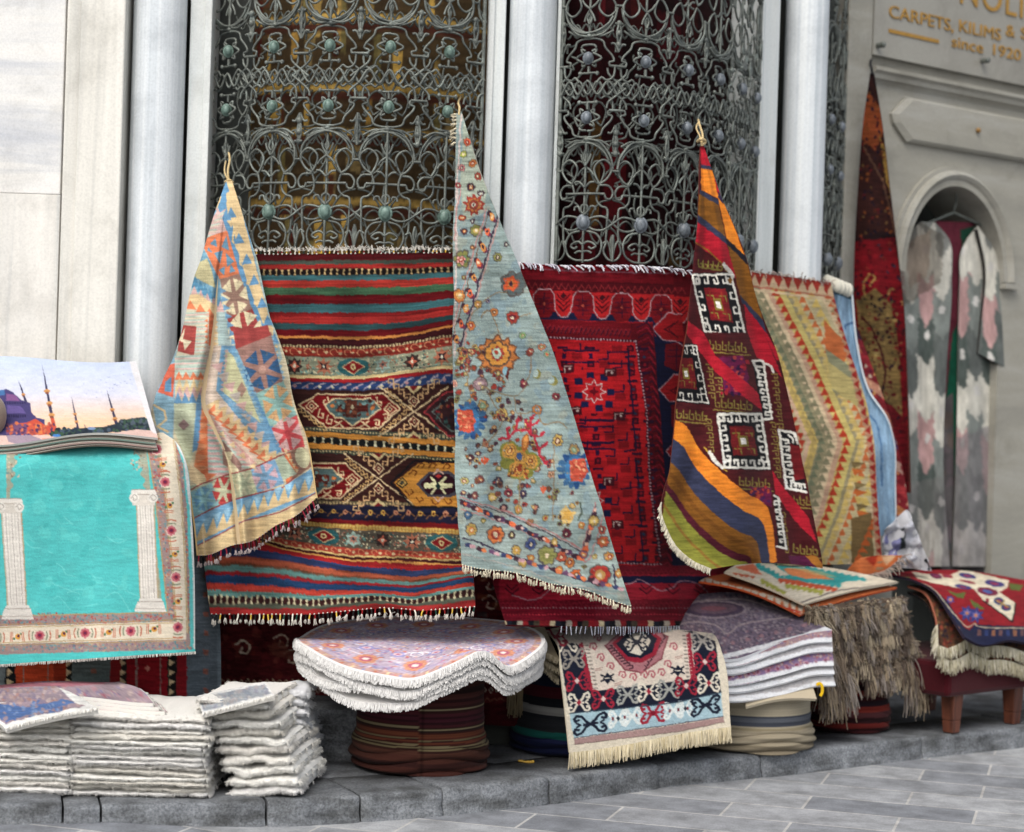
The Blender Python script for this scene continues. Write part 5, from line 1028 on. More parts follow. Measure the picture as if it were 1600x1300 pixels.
# pattern lines follow a big zigzag: out to the right at the middle, back at the foot
def zc(y): return np.interp(y, [415, 560, 690, 800, 900], [-60, 15, 72, 42, 0.])
kn_ = np.arange(410, 905, 10.)
def strip(o0, o1, col): 
    ys = np.arange(405, 906, 5.); c.poly([(1165+zc(y)+o0, y) for y in ys]+[(1165+zc(y)+o1, y) for y in ys[::-1]], col)
def teeth(o, h_, col, step=10., ph=0., sx=1):
    for y in np.arange(408+ph, 905, step):
        x = 1165+zc(y+step*.5)+o
        c.poly([(x, y), (x+sx*h_, y+step*.15), (x, y+step)] if True else 0, col)
def tris(o, w_, col, step=11., ph=0., up=True):
    for y in np.arange(408+ph, 905, step):
        x = 1165+zc(y+step*.5)+o; c.poly([(x-w_/2, y+step), (x, y), (x+w_/2, y+step)] if up else [(x-w_/2, y), (x, y+step), (x+w_/2, y)], col)
strip(-80, -40, GC); strip(-62, -48, GS); tris(-55, 14, '#8a6a4c', 14); strip(-44, -26, GBR); tris(-35, 18, '#c0522c', 15); strip(-26, -14, GY); strip(-14, 4, '#c8b896'); tris(-5, 14, GO, 12, 0); strip(4, 10, GC); strip(10, 24, '#c8b890'); tris(17, 13, GR, 12, 4, False); strip(24, 30, '#d8b294'); strip(30, 42, GY); tris(36, 12, '#b9a060', 13)
strip(42, 58, GS); tris(48, 13, '#777c60', 13); strip(58, 72, GC); tris(62, 14, '#8a8466', 13, 6); strip(72, 80, '#c7a084'); strip(80, 100, '#cbb86e'); tris(86, 14, GR, 13, 2); strip(100, 106, GS); tris(110, 14, '#d0b468', 13, 6); strip(116, 128, '#cabd92'); tris(122, 12, '#c86a38', 13); strip(128, 300, '#c6b78e')
tris(140, 16, GY, 14, 3); strip(152, 160, GC); tris(168, 18, '#a89a70', 16)
c.poly([(1288, 500), (1330, 545), (1318, 570), (1290, 548)], '#c46a38'); c.poly([(1290, 545), (1340, 580), (1350, 640), (1300, 610)], '#8f8f70'); c.poly([(1285, 560), (1330, 590), (1345, 640), (1290, 600)], '#cdb66c', .7)
for i in range(16): c.poly([(1330+i*1.2, 720+i*11), (1352+i*1.0, 724+i*11), (1334+i*1.2, 732+i*11)], ['#7d6a44', '#c8682f', GY][i % 3])
c.poly([(1330, 810), (1362, 800), (1366, 880), (1330, 880)], '#7a6440'); tris(165, 16, '#c4602c', 12)
for i in range(30): y = 455+i*14.5; x = np.interp(y, [440, 560, 690, 880], [1296, 1330, 1361, 1376]); c.rect(x-6, y-8, x+4, y+8, '#b98a6a'); c.poly([(x+3, y-7), (x-6, y), (x+3, y+7)], '#a02a24')
c.poly([(1165, 418), (1300, 436), (1298, 462), (1165, 444)], '#a3352a')
for i in range(9): x = 1178+i*15.; c.poly([(x-7, 445+i*2), (x+1, 428+i*1.9), (x+9, 447+i*2)], '#cdb08c')
c.line([(1165, 446), (1298, 464)], 2, '#b05a48'); c.poly([(1165, 449), (1298, 467), (1298, 470), (1165, 452)], GC)
c.wear(.12, (1.8, 12), .05, .8)
X, Yp, S, T = sheet([(1168, 424), (1172, 520), (1190, 700), (1215, 884)], [(1298, 441), (1312, 500), (1334, 565), (1352, 625), (1364, 690), (1372, 790), (1378, 880)], 1.45, None, 1.8)
D = 7.42+.28*np.clip((X-1168)/130, 0, 1.6) - .07*np.clip((Yp-560)/140, 0, 1) + .08*np.clip((Yp-760)/120, 0, 1) + .03*np.sin(6.283*(S*1.3+.5))*np.clip(T*1.4, 0, 1)
pt = P(X, Yp, D); gk = cloth("gold_zigzag_kilim", pt, c.at(X, Yp), .006, GC, '#a89868', M_FLAT)
tag(gk, "gold and orange zigzag kilim hanging below the third column", "kilim", "carpets hung on the shop front")
fringe(gk, pt[0], (.1, -.2, 1), .03, .0028, ['#b8a89c', '#8f8078', '#c8b8aa', '#a0908a'], 26, "fringe", 14, .5, .5, 2, 4)
# ================================================================ pale blue rug beside it
c = Cv(1280, 425, 1410, 850, '#8fb0cb', 1.3, 71); c.line([(1315, 532), (1322, 508), (1332, 504)], 3, '#3a5f8c'); c.line(catmull([(1340, 640), (1365, 655), (1376, 690), (1378, 760)]), 2.5, '#4f7aa6')
for i in range(60): x = c.rnd.uniform(1285, 1400); y = c.rnd.uniform(440, 840); c.line([(x, y), (x+6, y+30)], 2, c.rnd.choice(['#9dbbd2', '#83a6c4', '#a6c0d2']))
c.line([(1290, 449), (1330, 465)], 5, '#3f5f6a'); c.wear(.12, (14, 2), .05)
X, Yp, S, T = sheet([(1290, 444), (1305, 560), (1330, 690), (1350, 840)], [(1330, 460), (1338, 540), (1356, 610), (1388, 660), (1396, 690), (1398, 760), (1399, 835)], 1.6)
D = 7.86+.02*np.sin(6.283*S*1.5)+.06*S; pt = P(X, Yp, D); bk = cloth("pale_blue_rug", pt, c.at(X, Yp), .01, '#c9cfd2', '#8aa0b4', M_FLAT)
tag(bk, "plain pale blue rug with a cream bound top beside the zigzag kilim", "rug", "carpets hung on the shop front")
mb = MB(); t = np.linspace(0, 1, 16); q = pt[0][(t*(pt.shape[1]-1)).astype(int)]
for k in range(7): mb.ball(q[2*k+1]+(0, -.008, .012), .022, .02, .03, lin(hx('#d6d2c2')), 8, 10)
mb.build("bound_end", M_FUZZ, bk)
# ================================================================ multicoloured carpet edge behind the blue rug
c = Cv(1320, 480, 1435, 830, '#7a2028', 1.3, 81)
pal = ['#1c2038', '#a82a34', '#d0a07c', '#c98a6c', '#3a4a80', '#c8b8a0', '#b03a3c', '#d49a58', '#5a1a30', '#8a2a34']
for i in range(420): x = c.rnd.uniform(1322, 1432); y = c.rnd.uniform(484, 826); c.poly([(x, y), (x+4, y+7), (x-1, y+9)], c.rnd.choice(pal)); 
for i in range(9): y = 500+i*38; c.poly([(1320+i*6, y), (1372+i*7, y+34), (1376+i*7, y+52), (1320+i*6, y+14)], pal[i % 9], .75)
c.wear(.15)
X, Yp, S, T = sheet([(1326, 490), (1340, 560), (1360, 660), (1385, 828)], [(1331, 490), (1352, 545), (1380, 620), (1412, 740), (1422, 806)], 1.6)
pt = P(X, Yp, 8.0+.05*S); mk = cloth("patterned_carpet", pt, c.at(X, Yp), .009, '#6a2028', '#5a3a30')
tag(mk, "narrow many-coloured carpet edge showing behind the pale blue rug", "carpet", "carpets hung on the shop front")
# ================================================================ tall dark carpet tied beside the arch
c = Cv(1325, 105, 1435, 780, '#2c1a1c', 1.3, 91)
c.Z(1300, 100, 1.625)
c.poly([(95, 20), (125, 100), (150, 250), (160, 420), (60, 440), (70, 200)], '#3a1f1c'); c.poly([(80, 60), (125, 110), (135, 170), (110, 220), (75, 190)], '#9a4a24'); c.poly([(120, 180), (150, 240), (152, 340), (138, 300)], '#a8823c')
c.speckle((65, 60, 155, 440), 150, ['#1a1626', '#5a2a1c', '#8a4a24', '#14101a', '#6a1a1c', '#7a5a34', '#241a2a'], 2, 5)
c.line([(80, 210), (130, 300), (165, 440)], 5, '#6a4a3a')
c.poly([(55, 450), (160, 440), (185, 640), (200, 1100), (60, 1100)], '#86101c'); c.speckle((60, 455, 175, 560), 14, ['#2c3a4c', '#5a0a18'], 2.5, 4)
c.poly([(60, 600), (110, 570), (150, 610), (170, 720), (180, 930), (130, 850), (70, 680)], '#8c7140'); c.speckle((65, 590, 180, 900), 130, ['#3a3028', '#241c20', '#a88a50', '#5a1a1c', '#6a5a3a', '#a89058'], 2, 6)
c.line(catmull([(85, 590), (80, 560), (95, 535), (108, 545), (95, 565)]), 5, '#b0904c'); c.line(catmull([(135, 600), (150, 570), (160, 580)]), 5, '#a8844c'); c.line(catmull([(75, 640), (110, 690), (135, 780), (120, 860)]), 5, '#4a1818')
c.poly([(130, 850), (185, 900), (200, 1120), (150, 1120)], '#7a101c')
c.speckle((55, 440, 200, 1100), 260, ['#5a0a18', '#2c1a2a', '#6a1018', '#8a2a24', '#3a1418'], 2, 6); c.Z(); c.a *= .80; c.wear(.2, (2, 10), .08)  # whole design darkened to carry the shade it hangs in
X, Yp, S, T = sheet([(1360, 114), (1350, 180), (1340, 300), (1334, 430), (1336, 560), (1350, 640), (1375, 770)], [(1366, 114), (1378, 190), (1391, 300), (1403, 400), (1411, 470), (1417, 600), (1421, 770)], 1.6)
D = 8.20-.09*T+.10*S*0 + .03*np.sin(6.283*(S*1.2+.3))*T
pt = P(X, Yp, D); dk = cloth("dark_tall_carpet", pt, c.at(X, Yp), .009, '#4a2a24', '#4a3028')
tag(dk, "tall dark carpet of navy, red and gold hanging beside the arched doorway", "carpet", "carpets hung on the shop front")
rope(dk, [P(1363, 116, 8.19), P(1362, 108, 8.22), P(1360, 100, 8.28), P(1361, 92, 8.33)], .006, '#1c1c1e')
# ================================================================ low dark carpet and the kilim draped over the bench at the left
c = Cv(310, 880, 835, 1140, '#5c1e22', 1.3, 101)
c.speckle((320, 880, 800, 1080), 260, ['#6a2226', '#481418', '#722a28', '#7a3430'], 3, 8)
for x, y in ((380, 1015), (440, 1005), (455, 1030), (530, 1040), (765, 915), (765, 945)): 
    c.line(catmull([(x-12, y-8), (x, y-14), (x+10, y-6), (x+6, y+6), (x-4, y+4), (x-2, y-4)]), 2.8, '#e6cdb2'); c.dia(x+16, y+6, 5, 4, '#7a2a24')
c.poly([(415, 1010), (440, 1000), (452, 1018), (470, 1012), (458, 1032), (432, 1026)], '#8a4a3c', .8)
for i in range(48): x = 322+i*10; c.line([(x, 1068), (x+5, 1062), (x+10, 1068)], 1.5, '#e6c8a0'); c.dia(x+5, 1078, 4, 5, '#e0d0bc'); c.dia(x+5, 1078, 2, 3, '#3a1418'); c.line([(x, 1090), (x+5, 1095), (x+10, 1090)], 1.5, '#8a5a48')
c.rect(310, 1098, 840, 1140, '#48151b')
for i in range(12): c.rect(746+(i % 2)*22, 900+i*14, 762+(i % 2)*22, 908+i*14, ['#8a4a2c', '#4a5a5a', '#a05a34'][i % 3], .6)
c.wear(.2, (2, 10), .08)
X, Yp, S, T = sheet([(318, 885), (322, 1000), (330, 1112)], [(815, 885), (822, 1000), (828, 1136)], 1.7)
D = 6.90-.03*T+.012*np.sin(X/30.); pt = P(X, Yp, D); lk = cloth("low_dark_carpet", pt, c.at(X, Yp), .009, '#3a1216', '#4a2a24')
tag(lk, "dark maroon carpet with cream hooks hung low behind the round mats", "carpet", "carpets hung on the shop front")
c = Cv(-60, 690, 345, 1095, '#5a6468', 1.3, 111)
for x0, x1, col in ((-60, -5, '#6a1018'), (-5, 8, '#5f686a'), (8, 24, '#17191b'), (24, 84, '#b8401c'), (84, 104, '#8a2c14'), (104, 112, '#20201e'), (112, 172, '#5c6866'), (172, 188, '#7a1c1e'), (188, 198, '#2a2422'), (198, 262, '#84121c'), (262, 276, '#1c1a1a'), (276, 292, '#7a141c'), (292, 345, '#566068')): c.rect(x0, 690, x1, 1095, col)
for y in np.arange(700, 1095, 15):
    for x, s in ((16, 1), (108, 1), (193, 1), (269, 1)): c.poly([(x-5, y), (x+5, y+5), (x-5, y+12)], '#c8b088')
    c.dia(230, y*1.0, 4, 6, '#c07a6a' if int(y/15) % 3 == 0 else '#84121c'); c.rect(318, y, 326, y+8, '#a0503c', .7 if int(y/15) % 2 else 0); c.rect(142, y, 150, y+8, '#a0503c', .6 if int(y/15) % 2 else 0)
for x in (212, 214, 250, 36, 74): c.rect(x, 690, x+1.6, 1095, '#8a7a70')
c.wear(.16, (2, 14), .06)
X, Yp, S, T = sheet([(-60, 705), (-60, 900), (-60, 1092)], [(296, 705), (325, 860), (342, 960), (346, 1088)], 1.8)
D = 6.44-.03*T+.014*np.sin(X/26.)+.10*np.clip((X-280)/60, 0, 1)**2; pt = P(X, Yp, D); bkp = np.concatenate([P(X[:1], Yp[:1]-2, 6.46+.0*X[:1]+.06*k) for k in range(6, 0, -1)], 0)
fk = cloth("slate_and_red_kilim", np.concatenate([bkp, pt], 0), np.concatenate([c.at(X[:1], Yp[:1]).repeat(6, 0), c.at(X, Yp)], 0), .008, '#4a3a38', '#4a4444', M_FLAT, stride=1)
tag(fk, "slate, red and orange striped kilim under the turquoise rug at the left", "kilim", "carpets hung on the shop front")
# ================================================================ turquoise rug and the printed rugs on top of it
c = Cv(-60, 660, 320, 1045, '#52c4c2', 1.5, 121)
for i in range(26): x = c.rnd.uniform(20, 215); y = c.rnd.uniform(700, 945); c.line(catmull([(x, y), (x+c.rnd.uniform(5, 25), y+c.rnd.uniform(-8, 14)), (x+c.rnd.uniform(20, 50), y+c.rnd.uniform(-4, 26))]), c.rnd.uniform(.8, 2), '#7fe0da', al=.5)
c.speckle((20, 690, 215, 950), 120, ['#4bbdbb', '#5ccbc7', '#54c2c0'], 4, 14)
for y in np.arange(660, 960, .9):                                     # figured corner spandrels
    for sx in (0, 1):
        w_ = max(0, 13-(y-690)*.16+3*math.sin(y*.35)) if y < 770 else 0
        x0 = 16 if sx == 0 else 222+(y-690)*.10; c.rect(x0-w_ if sx else x0-6, y, x0+6 if sx else x0+w_, y+1, '#a9a48e')
c.speckle((10, 690, 32, 745), 40, ['#8a7a68', '#c8b8a0', '#7a9a98'], 1, 2.2); c.speckle((205, 690, 230, 735), 40, ['#8a7a68', '#c8b8a0', '#7a9a98'], 1, 2.2)
iL, oR = [(228, 660), (231, 700), (242, 770), (254, 880), (262, 957)], [(284, 660), (287, 700), (296, 770), (302, 880), (303, 1000)]
def lerp2(a, b_, t): a, b_ = np.array(a, float), np.array(b_, float); return a*(1-t)+b_*t
def vb(t0, t1, col): c.poly(lerp2(iL, oR, t0).tolist()+lerp2(iL, oR, t1).tolist()[::-1]+[], col)
def hy(x): return 962-(x-0)*.018
def hb(y0, y1, col, x1=300): c.poly([(-60, hy(-60)+y0+3), (x1, hy(x1)+y0), (x1, hy(x1)+y1), (-60, hy(-60)+y1+3)], col)
vb(-.02, 1.3, '#a08a86')
hb(-2, 66, '#a08a86'); 
c.speckle((-60, 958, 300, 978), 520, ['#6f9aa0', '#b8806c', '#a0606a', '#b8584e', '#5f8a94'], 1, 2.2); c.speckle((-60, 1000, 300, 1018), 420, ['#6f9aa0', '#b08878', '#8a6a80', '#b8a088', '#5f8a94'], 1, 2.2)
for t in (.08, .16, .24, .80, .88, .95):
    p_ = lerp2(iL, oR, t); 
    for _ in range(90): k = c.rnd.random()*3.99; i = int(k); q = p_[i]*(1-k+i)+p_[i+1]*(k-i); c.ell(q[0]+c.rnd.uniform(-3, 3), q[1], c.rnd.uniform(1, 2.2), c.rnd.uniform(1, 2.2), c.rnd.choice(['#6f9aa0', '#b8806c', '#a0606a', '#b8584e', '#5f8a94', '#c0a890']))
vb(.30, .76, '#e2d6bf'); hb(14, 42, '#e2d6bf', 291)
for t in (.28, .33, .73, .78): c.line(lerp2(iL, oR, t), 1.2, '#b59a68')
for y in (12, 16, 40, 44): c.line([(-60, hy(-60)+y+3), (285, hy(285)+y)], 1.2, '#b59a68')
c.line(lerp2(iL, oR, 0), 1.6, '#b59a68'); c.line([(-60, hy(-60)), (262, hy(262))], 1.6, '#b59a68')
ros = [(245, 702), (258, 753), (268, 829), (275, 902), (278, 980), (204, 986), (133, 989), (62, 993), (-10, 996)]
sml = [(253, 726), (264, 790), (272, 866), (277, 940), (240, 983), (169, 988), (98, 991), (27, 995)]
for i, (x, y) in enumerate(ros):
    vert = x > 240
    for k in (-2, -1, 1, 2):
        s = 5.5+abs(k)*4.6; t = np.linspace(-.7, .7, 7)
        if vert: c.line(np.stack([x+(9+abs(k))*np.sin(t), y+np.sign(k)*s*1.15+0*t-np.sign(k)*3*(1-np.cos(t))*2], 1), 1.9, '#c06a50' if abs(k) == 2 else '#7f8a70')
        else: c.line(np.stack([x+np.sign(k)*s*1.15-np.sign(k)*3*(1-np.cos(t))*2, y+(9+abs(k))*np.sin(t)], 1), 1.9, '#c06a50' if abs(k) == 2 else '#7f8a70')
    c.rosette(x, y, 8.6, '#c8707a', '#a83a4a', '#e2b8a8', 8, '#e2d6bf'); c.ell(x, y, 2.4, 2.4, '#6a2a4a')
for x, y in sml:
    c.ell(x+1, y, 4.6, 4.2, '#d89a3c', .6); c.ell(x+2, y-1, 2.2, 2, '#5a2a4a'); c.ell(x-5, y+3, 2, 2, '#4a7a58'); c.ell(x+6, y-4, 1.8, 1.8, '#4a7a58')
    for k in (-10, -7.5, 8, 10.5): c.line([(x-7, y+k), (x+7, y+k*1.05)] if x > 245 else [(x+k, y-7), (x+k*1.05, y+7)], 1.3, '#c8765a')
for i in range(5): c.line([(252+i*5, 968), (266+i*5, 968)], 1, '#9a8a70')
c.poly([(262, 660), (274, 690), (286, 725), (292, 800), (296, 900), (297, 1010), (312, 1010), (312, 660)], '#5fc9c8'); c.line([(255, 672), (275, 687), (289, 716), (299, 800), (304, 900), (305, 1012)], 5, '#e2e4e2')
hb(58, 69, '#4fc9c6', 312)
def pillar(cap, b0, b1, base):
    x0, y0, x1, y1 = cap; W_, SH, LN = '#e8e2d8', '#c3bbb0', '#a89f94'
    c.poly([(b0[0], y1-2), (b0[1], y1-2), (b1[1], b1[2]), (b1[0], b1[2])], W_)
    for i in range(7):
        t = (i+.3)/6.6; c.line([(b0[0]+(b0[1]-b0[0])*t, y1), (b1[0]+(b1[1]-b1[0])*t, b1[2])], 1.3, '#b9b0a6' if i % 2 else '#cfc8bd')
    c.line([(b0[1], y1), (b1[1], b1[2])], 1.6, '#b6a078'); c.line([(b0[0], y1), (b1[0], b1[2])], 1.2, '#b6a078')
    c.poly([(x0+3, y0), (x1-3, y0), (x1-1, y0+6), (x0+1, y0+6)], W_); c.rect(x0+4, y0+6, x1-4, y1, '#d8d0c4')
    for x in (x0+7, x1-7): c.ell(x, y0+13, 8, 8, W_); c.line(catmull([(x-5, y0+13), (x, y0+8), (x+5, y0+13), (x, y0+17), (x-2, y0+13)]), 1.3, LN)
    c.line([(x0+3, y0), (x1-3, y0)], 1.2, LN); c.line([(x0+12, y0+8), (x1-12, y0+8)], 1.2, LN)
    bx0, by0, bx1, by1 = base; c.poly([(bx0+8, by0-5), (bx1-8, by0-5), (bx1-6, by0), (bx0+6, by0)], W_); c.poly([(bx0+5, by0), (bx1-5, by0), (bx1, by1), (bx0, by1)], '#e2dcd2'); c.line([(bx0+5, by0), (bx1-5, by0)], 1.1, LN); c.line([(bx0, by1-5), (bx1, by1-5)], 1., LN)
pillar((203, 765, 246, 790), (213, 241), (219, 247, 936), (210, 940, 260, 956)); pillar((-6, 779, 37, 802), (2, 34), (12, 42, 948), (2, 951, 53, 968))
c.wear(.05, (2, 12), .035, .5)
X, Yp, S, T = sheet([(-58, 668), (-58, 700), (-58, 860), (-58, 1042)], [(255, 674), (276, 690), (289, 716), (299, 800), (304, 900), (305, 1018)], 1.35, lambda s, t: 3*np.sin(6.28*(s*1.3+.1))*(1-t))
D = 6.20+.16*np.clip(1-(Yp-672)/62, 0, 1)**2 - .02*T + .010*np.sin(X/40.+Yp/160.) + .06*np.clip((X-262)/44, 0, 1)**2
pt = P(X, Yp, D); tq = cloth("turquoise_rug", pt, c.at(X, Yp)*1.08, .010, '#e6e6e2', '#cfcac0')
tag(tq, "turquoise rug with two white pillars and a flowered border, draped at the left", "rug", "printed rugs at the left")
fringe(tq, pt[-1], (0, -.25, -1), .009, .0018, ['#d8d4cc', '#e4e0d8', '#c8c2b8'], 260, "fringe", 21, .18, .2, 1)
# printed rug with the mosque at sunset
c = Cv(-60, 545, 260, 712, '#e6e2ea', 1.7, 131)
for y in np.arange(545, 712, .7):
    t = (y-562)/118.; col = np.array([.80, .86, .97])*(1-t)+np.array([.95, .90, .93])*t
    if t > .45: u = min(1, (t-.45)/.42); col = col*(1-u)+np.array([.98, .80, .62])*u
    c.rect(-60, y, 260, y+.8, col)
c.Z(0, 550, 6.154)
for x, y, r in ((830, 400, 6), (930, 435, 8), (850, 365, 6), (925, 385, 6), (975, 385, 6), (760, 330, 7), (805, 305, 7), (970, 265, 7), (1045, 240, 9), (1100, 225, 6), (1190, 215, 7), (1200, 280, 7), (1255, 265, 6), (1100, 310, 12), (1125, 320, 10), (1160, 295, 7), (1220, 300, 8), (1055, 345, 8), (1095, 375, 6), (1270, 310, 5), (1020, 290, 6), (1005, 258, 6), (1085, 345, 9)): c.poly([(x-r*1.4, y-r*.5), (x, y+r*.2), (x+r*1.4, y-r*.7), (x, y+r*.9)], '#8a98c0')
MD = '#3c3a58'
def minaret(x0, y0, x1, y1, w, bands, low=None):
    c.poly([(x0, y0), (x0+(x1-x0)*.35+w*.45, y0+(y1-y0)*.35), (x1+w, y1), (x1-w, y1), (x0+(x1-x0)*.35-w*.45, y0+(y1-y0)*.35)], MD)
    if low: c.poly([(x0+(x1-x0)*.8-w*.9, y0+(y1-y0)*.8), (x0+(x1-x0)*.8+w*.9, y0+(y1-y0)*.8), (x1+w, y1), (x1-w, y1)], low)
    for t in bands: xx, yy = x0+(x1-x0)*t, y0+(y1-y0)*t; c.ell(xx, yy, w*1.5, w*.9, '#d89a58'); c.ell(xx, yy+w*.9, w*.9, w*.6, '#8a5040')
minaret(405, 120, 525, 760, 20, (.40, .58, .76), '#d2583c'); minaret(175, 270, 250, 480, 13, (.66,)); minaret(685, 420, 750, 740, 13, (.55, .78)); minaret(1025, 360, 1125, 710, 16, (.55, .8)); minaret(805, 690, 822, 730, 5, ())
c.poly([(-100, 380), (0, 370), (60, 355), (130, 390), (200, 460), (290, 490), (300, 580), (345, 630), (430, 650), (430, 720), (540, 740), (520, 790), (-100, 820)], '#4d4678')
c.poly([(-100, 380), (40, 362), (50, 410), (-100, 440)], '#4a78b0'); c.poly([(60, 400), (150, 410), (190, 470), (60, 470)], '#8a5a90'); c.poly([(70, 510), (200, 520), (250, 590), (70, 590)], '#6a5a98')
for i in range(9): c.poly([(40+i*24, 480), (56+i*24, 480), (56+i*24, 498), (40+i*24, 498)], '#352f58'); c.poly([(60+i*22, 600), (74+i*22, 600), (74+i*22, 630), (60+i*22, 630)], '#322c52')
c.poly([(60, 690), (250, 680), (340, 640), (430, 700), (545, 715), (545, 760), (400, 800), (60, 770)], '#d4553f'); c.poly([(330, 690), (400, 690), (410, 790), (350, 790)], '#e8824a'); c.poly([(60, 690), (260, 690), (260, 780), (60, 790)], '#7a5478')
c.speckle((60, 680, 520, 790), 60, ['#e07a50', '#a84a48', '#5a3a60', '#c86048'], 8, 20)
c.poly([(470, 790), (560, 745), (720, 740), (860, 725), (1000, 720), (1110, 690), (1190, 650), (1390, 625), (1500, 760), (1300, 745), (1000, 780), (700, 820), (500, 820)], '#2f3a44')
c.speckle((500, 740, 1450, 800), 90, ['#3f5a44', '#2a3848', '#4a5a6a', '#26303a'], 10, 26); c.poly([(1160, 660), (1390, 630), (1440, 720), (1130, 730)], '#33424a'); c.speckle((1160, 650, 1420, 730), 50, ['#3f5a48', '#54606c', '#28343c'], 10, 24); c.ell(545, 805, 40, 16, '#4a8ad0'); c.ell(880, 735, 40, 14, '#7a92b8')
c.poly([(-100, 800), (400, 800), (600, 825), (1000, 790), (1320, 745), (1520, 760), (1500, 1000), (-100, 1000)], '#ecc8bc'); c.poly([(60, 800), (300, 800), (420, 850), (200, 900), (80, 860)], '#9a8aa0', .8); c.poly([(400, 830), (600, 830), (560, 870), (420, 870)], '#e8937c', .8)
for x, y in ((690, 870), (910, 845), (420, 880)): c.ell(x, y, 26, 10, '#8a5a50', .5)
c.poly([(1240, 90), (1325, 40), (1700, 900), (1450, 760)], '#e8e6e8')
c.T = None; c.Z(); c.wear(.03, (3, 10), .025, .4)
X, Yp, S, T = sheet([(-58, 560), (-58, 620), (-58, 690)], [(213, 563), (226, 610), (243, 668), (247, 680)], 1.3, lambda s, t: 7*np.sin(6.28*(s*1.05+.05))*t**2 + 4*np.sin(6.28*(s*.9+.55))*(1-t))
D = 6.60-.42*T**.9 + .012*np.sin(6.28*S*1.1); pt = P(X, Yp, D); ms = cloth("mosque_print_rug", pt, c.at(X, Yp)*.94, .008, '#d8d6ce', '#cfc9bb')
tag(ms, "printed rug of a domed mosque with minarets at sunset, topmost of its pile", "rug", "printed rugs at the left")
for k, (dy, cl, lb) in enumerate(((8, '#8fa598', "grey green backed rug edge directly under the mosque print"), (14, '#c7a9a0', "dusty pink backed rug edge, second below the mosque print"), (19, '#6a6258', "dark backed rug edge lowest under the mosque print"))):
    n0 = X.shape[0]*2//3
    p2 = P(X[n0:]+k*2-4, Yp[n0:]+dy, D[n0:]+.012+.006*k); o = cloth("folded_rug", p2, np.broadcast_to(lin(hx('#c8c0b4')), p2.shape), .006, cl, cl, stride=3); tag(o, lb, "rug", "printed rugs at the left")
# a bolster of grey wool poking in at the left edge
mb = MB(); q = P(-12, 650, 6.25); mb.ball(q, .045, .05, .07, lin(hx('#8a7c70')), 16, 20); o = mb.build("wool_bundle", M_FUZZ); tag(o, "grey brown knitted bundle at the left end of the mosque rug", "bundle")
# ================================================================ white backed folded rugs in stacks
WH = ['#eae7df', '#e4e0d8', '#efede6', '#dcd8ce', '#e8e6e2']
def folded(cx, yf, z0, w, d, th, seed, label, group, tint='#dcd8ce', name="folded_rug", yaw=0., hair=1., sagx=0., tops=None, pitch=0.):
    """a rug folded with its white shaggy back outwards: a soft slab with a rolled front fold"""
    rng = np.random.default_rng(seed); nx, nf = max(30, int(w/.0045)), 44
    ph = np.linspace(0, 2*np.pi, nf, endpoint=False); u = np.linspace(-1, 1, nx)
    cs, sn = np.cos(ph), np.sin(ph); ey = np.sign(cs)*np.abs(cs)**.42; ez = np.sign(sn)*np.abs(sn)**.75
    e = np.clip((1-np.abs(u))/(.012/w*2), 0, 1); sh = np.sqrt(1-(1-e)**2)
    n1 = vnoise(nx, nf, 7, 3, rng)-.5; n2 = vnoise(nx, nf, 2, 1.6, rng)-.5; n3 = vnoise(nx, 1, nx/4., 1, rng)[:, 0]-.5; n4 = vnoise(nx, 1, nx/6., 1, rng)[:, 0]-.5
    yy = (d/2-.004+.006*sh)[:, None]*ey[None]*(.96+.04*sh[:, None]); zz = (th/2*(.35+.65*sh)*(1+.35*n4))[:, None]*ez[None]
    n5 = vnoise(nx, nf, 3.5, 2, rng)-.5; bulge = (n1*.007+n2*.004+n5*.003)
    X_ = u[:, None]*w/2 + 0*yy + bulge*np.sign(u)[:, None]*(np.abs(u) > .97)[:, None]
    Y_ = -yy; Y_ = Y_ - bulge*np.clip(ey, 0, 1)[None]*1.1; Z_ = zz + bulge*.45*np.sign(ez)[None] + (n3*th*.55+sagx*u**2)[:, None] + th/2
    Z_ = Z_ + pitch*X_
    ca, sa = math.cos(yaw), math.sin(yaw); p = np.stack([cx+X_*ca-Y_*sa, yf+d/2+X_*sa+Y_*ca, z0+Z_], -1)
    base = lin(hx(tint))*.90; shade = (1+.10*n1+.06*n2)[..., None]; mb = MB(); mb.grid(p, np.clip(base*shade, 0, .9), wrap=True)
    for k in (0, -1): mb.add(p[k], np.arange(nf)[None] if k else np.arange(nf)[::-1][None], base)
    front = np.where(ey > .55)[0]; N = int(2600*w/.43*hair); i = rng.integers(1, nx-1, N); j = front[rng.integers(0, len(front), N)]
    dr = np.stack([rng.normal(0, .35, N), -np.ones(N), rng.normal(-.15, .55, N)], 1); r_ = p[i, j]
    mb.strands(r_, dr, rng.uniform(.004, .010, N), .0008, np.clip(base*rng.uniform(.85, 1.12, (N, 1)), 0, .85), 2, .35, rng, .3, .3)
    M_ = int(420*hair*(d/.4))
    for sd in (0, nx-1):
        j = rng.integers(0, nf, M_); r_ = p[sd, j]; dr = np.stack([np.full(M_, -1. if sd == 0 else 1.), rng.normal(-.2, .5, M_), rng.normal(-.2, .5, M_)], 1)
        mb.strands(r_, dr, rng.uniform(.005, .016, M_), .0012, np.clip(base*rng.uniform(.8, 1.1, (M_, 1)), 0, .85), 2, .4, rng, .3, .3)
    o = mb.build(name, M_FUZZ); return tag(o, label, "rug", group)
rs = np.random.default_rng(77)
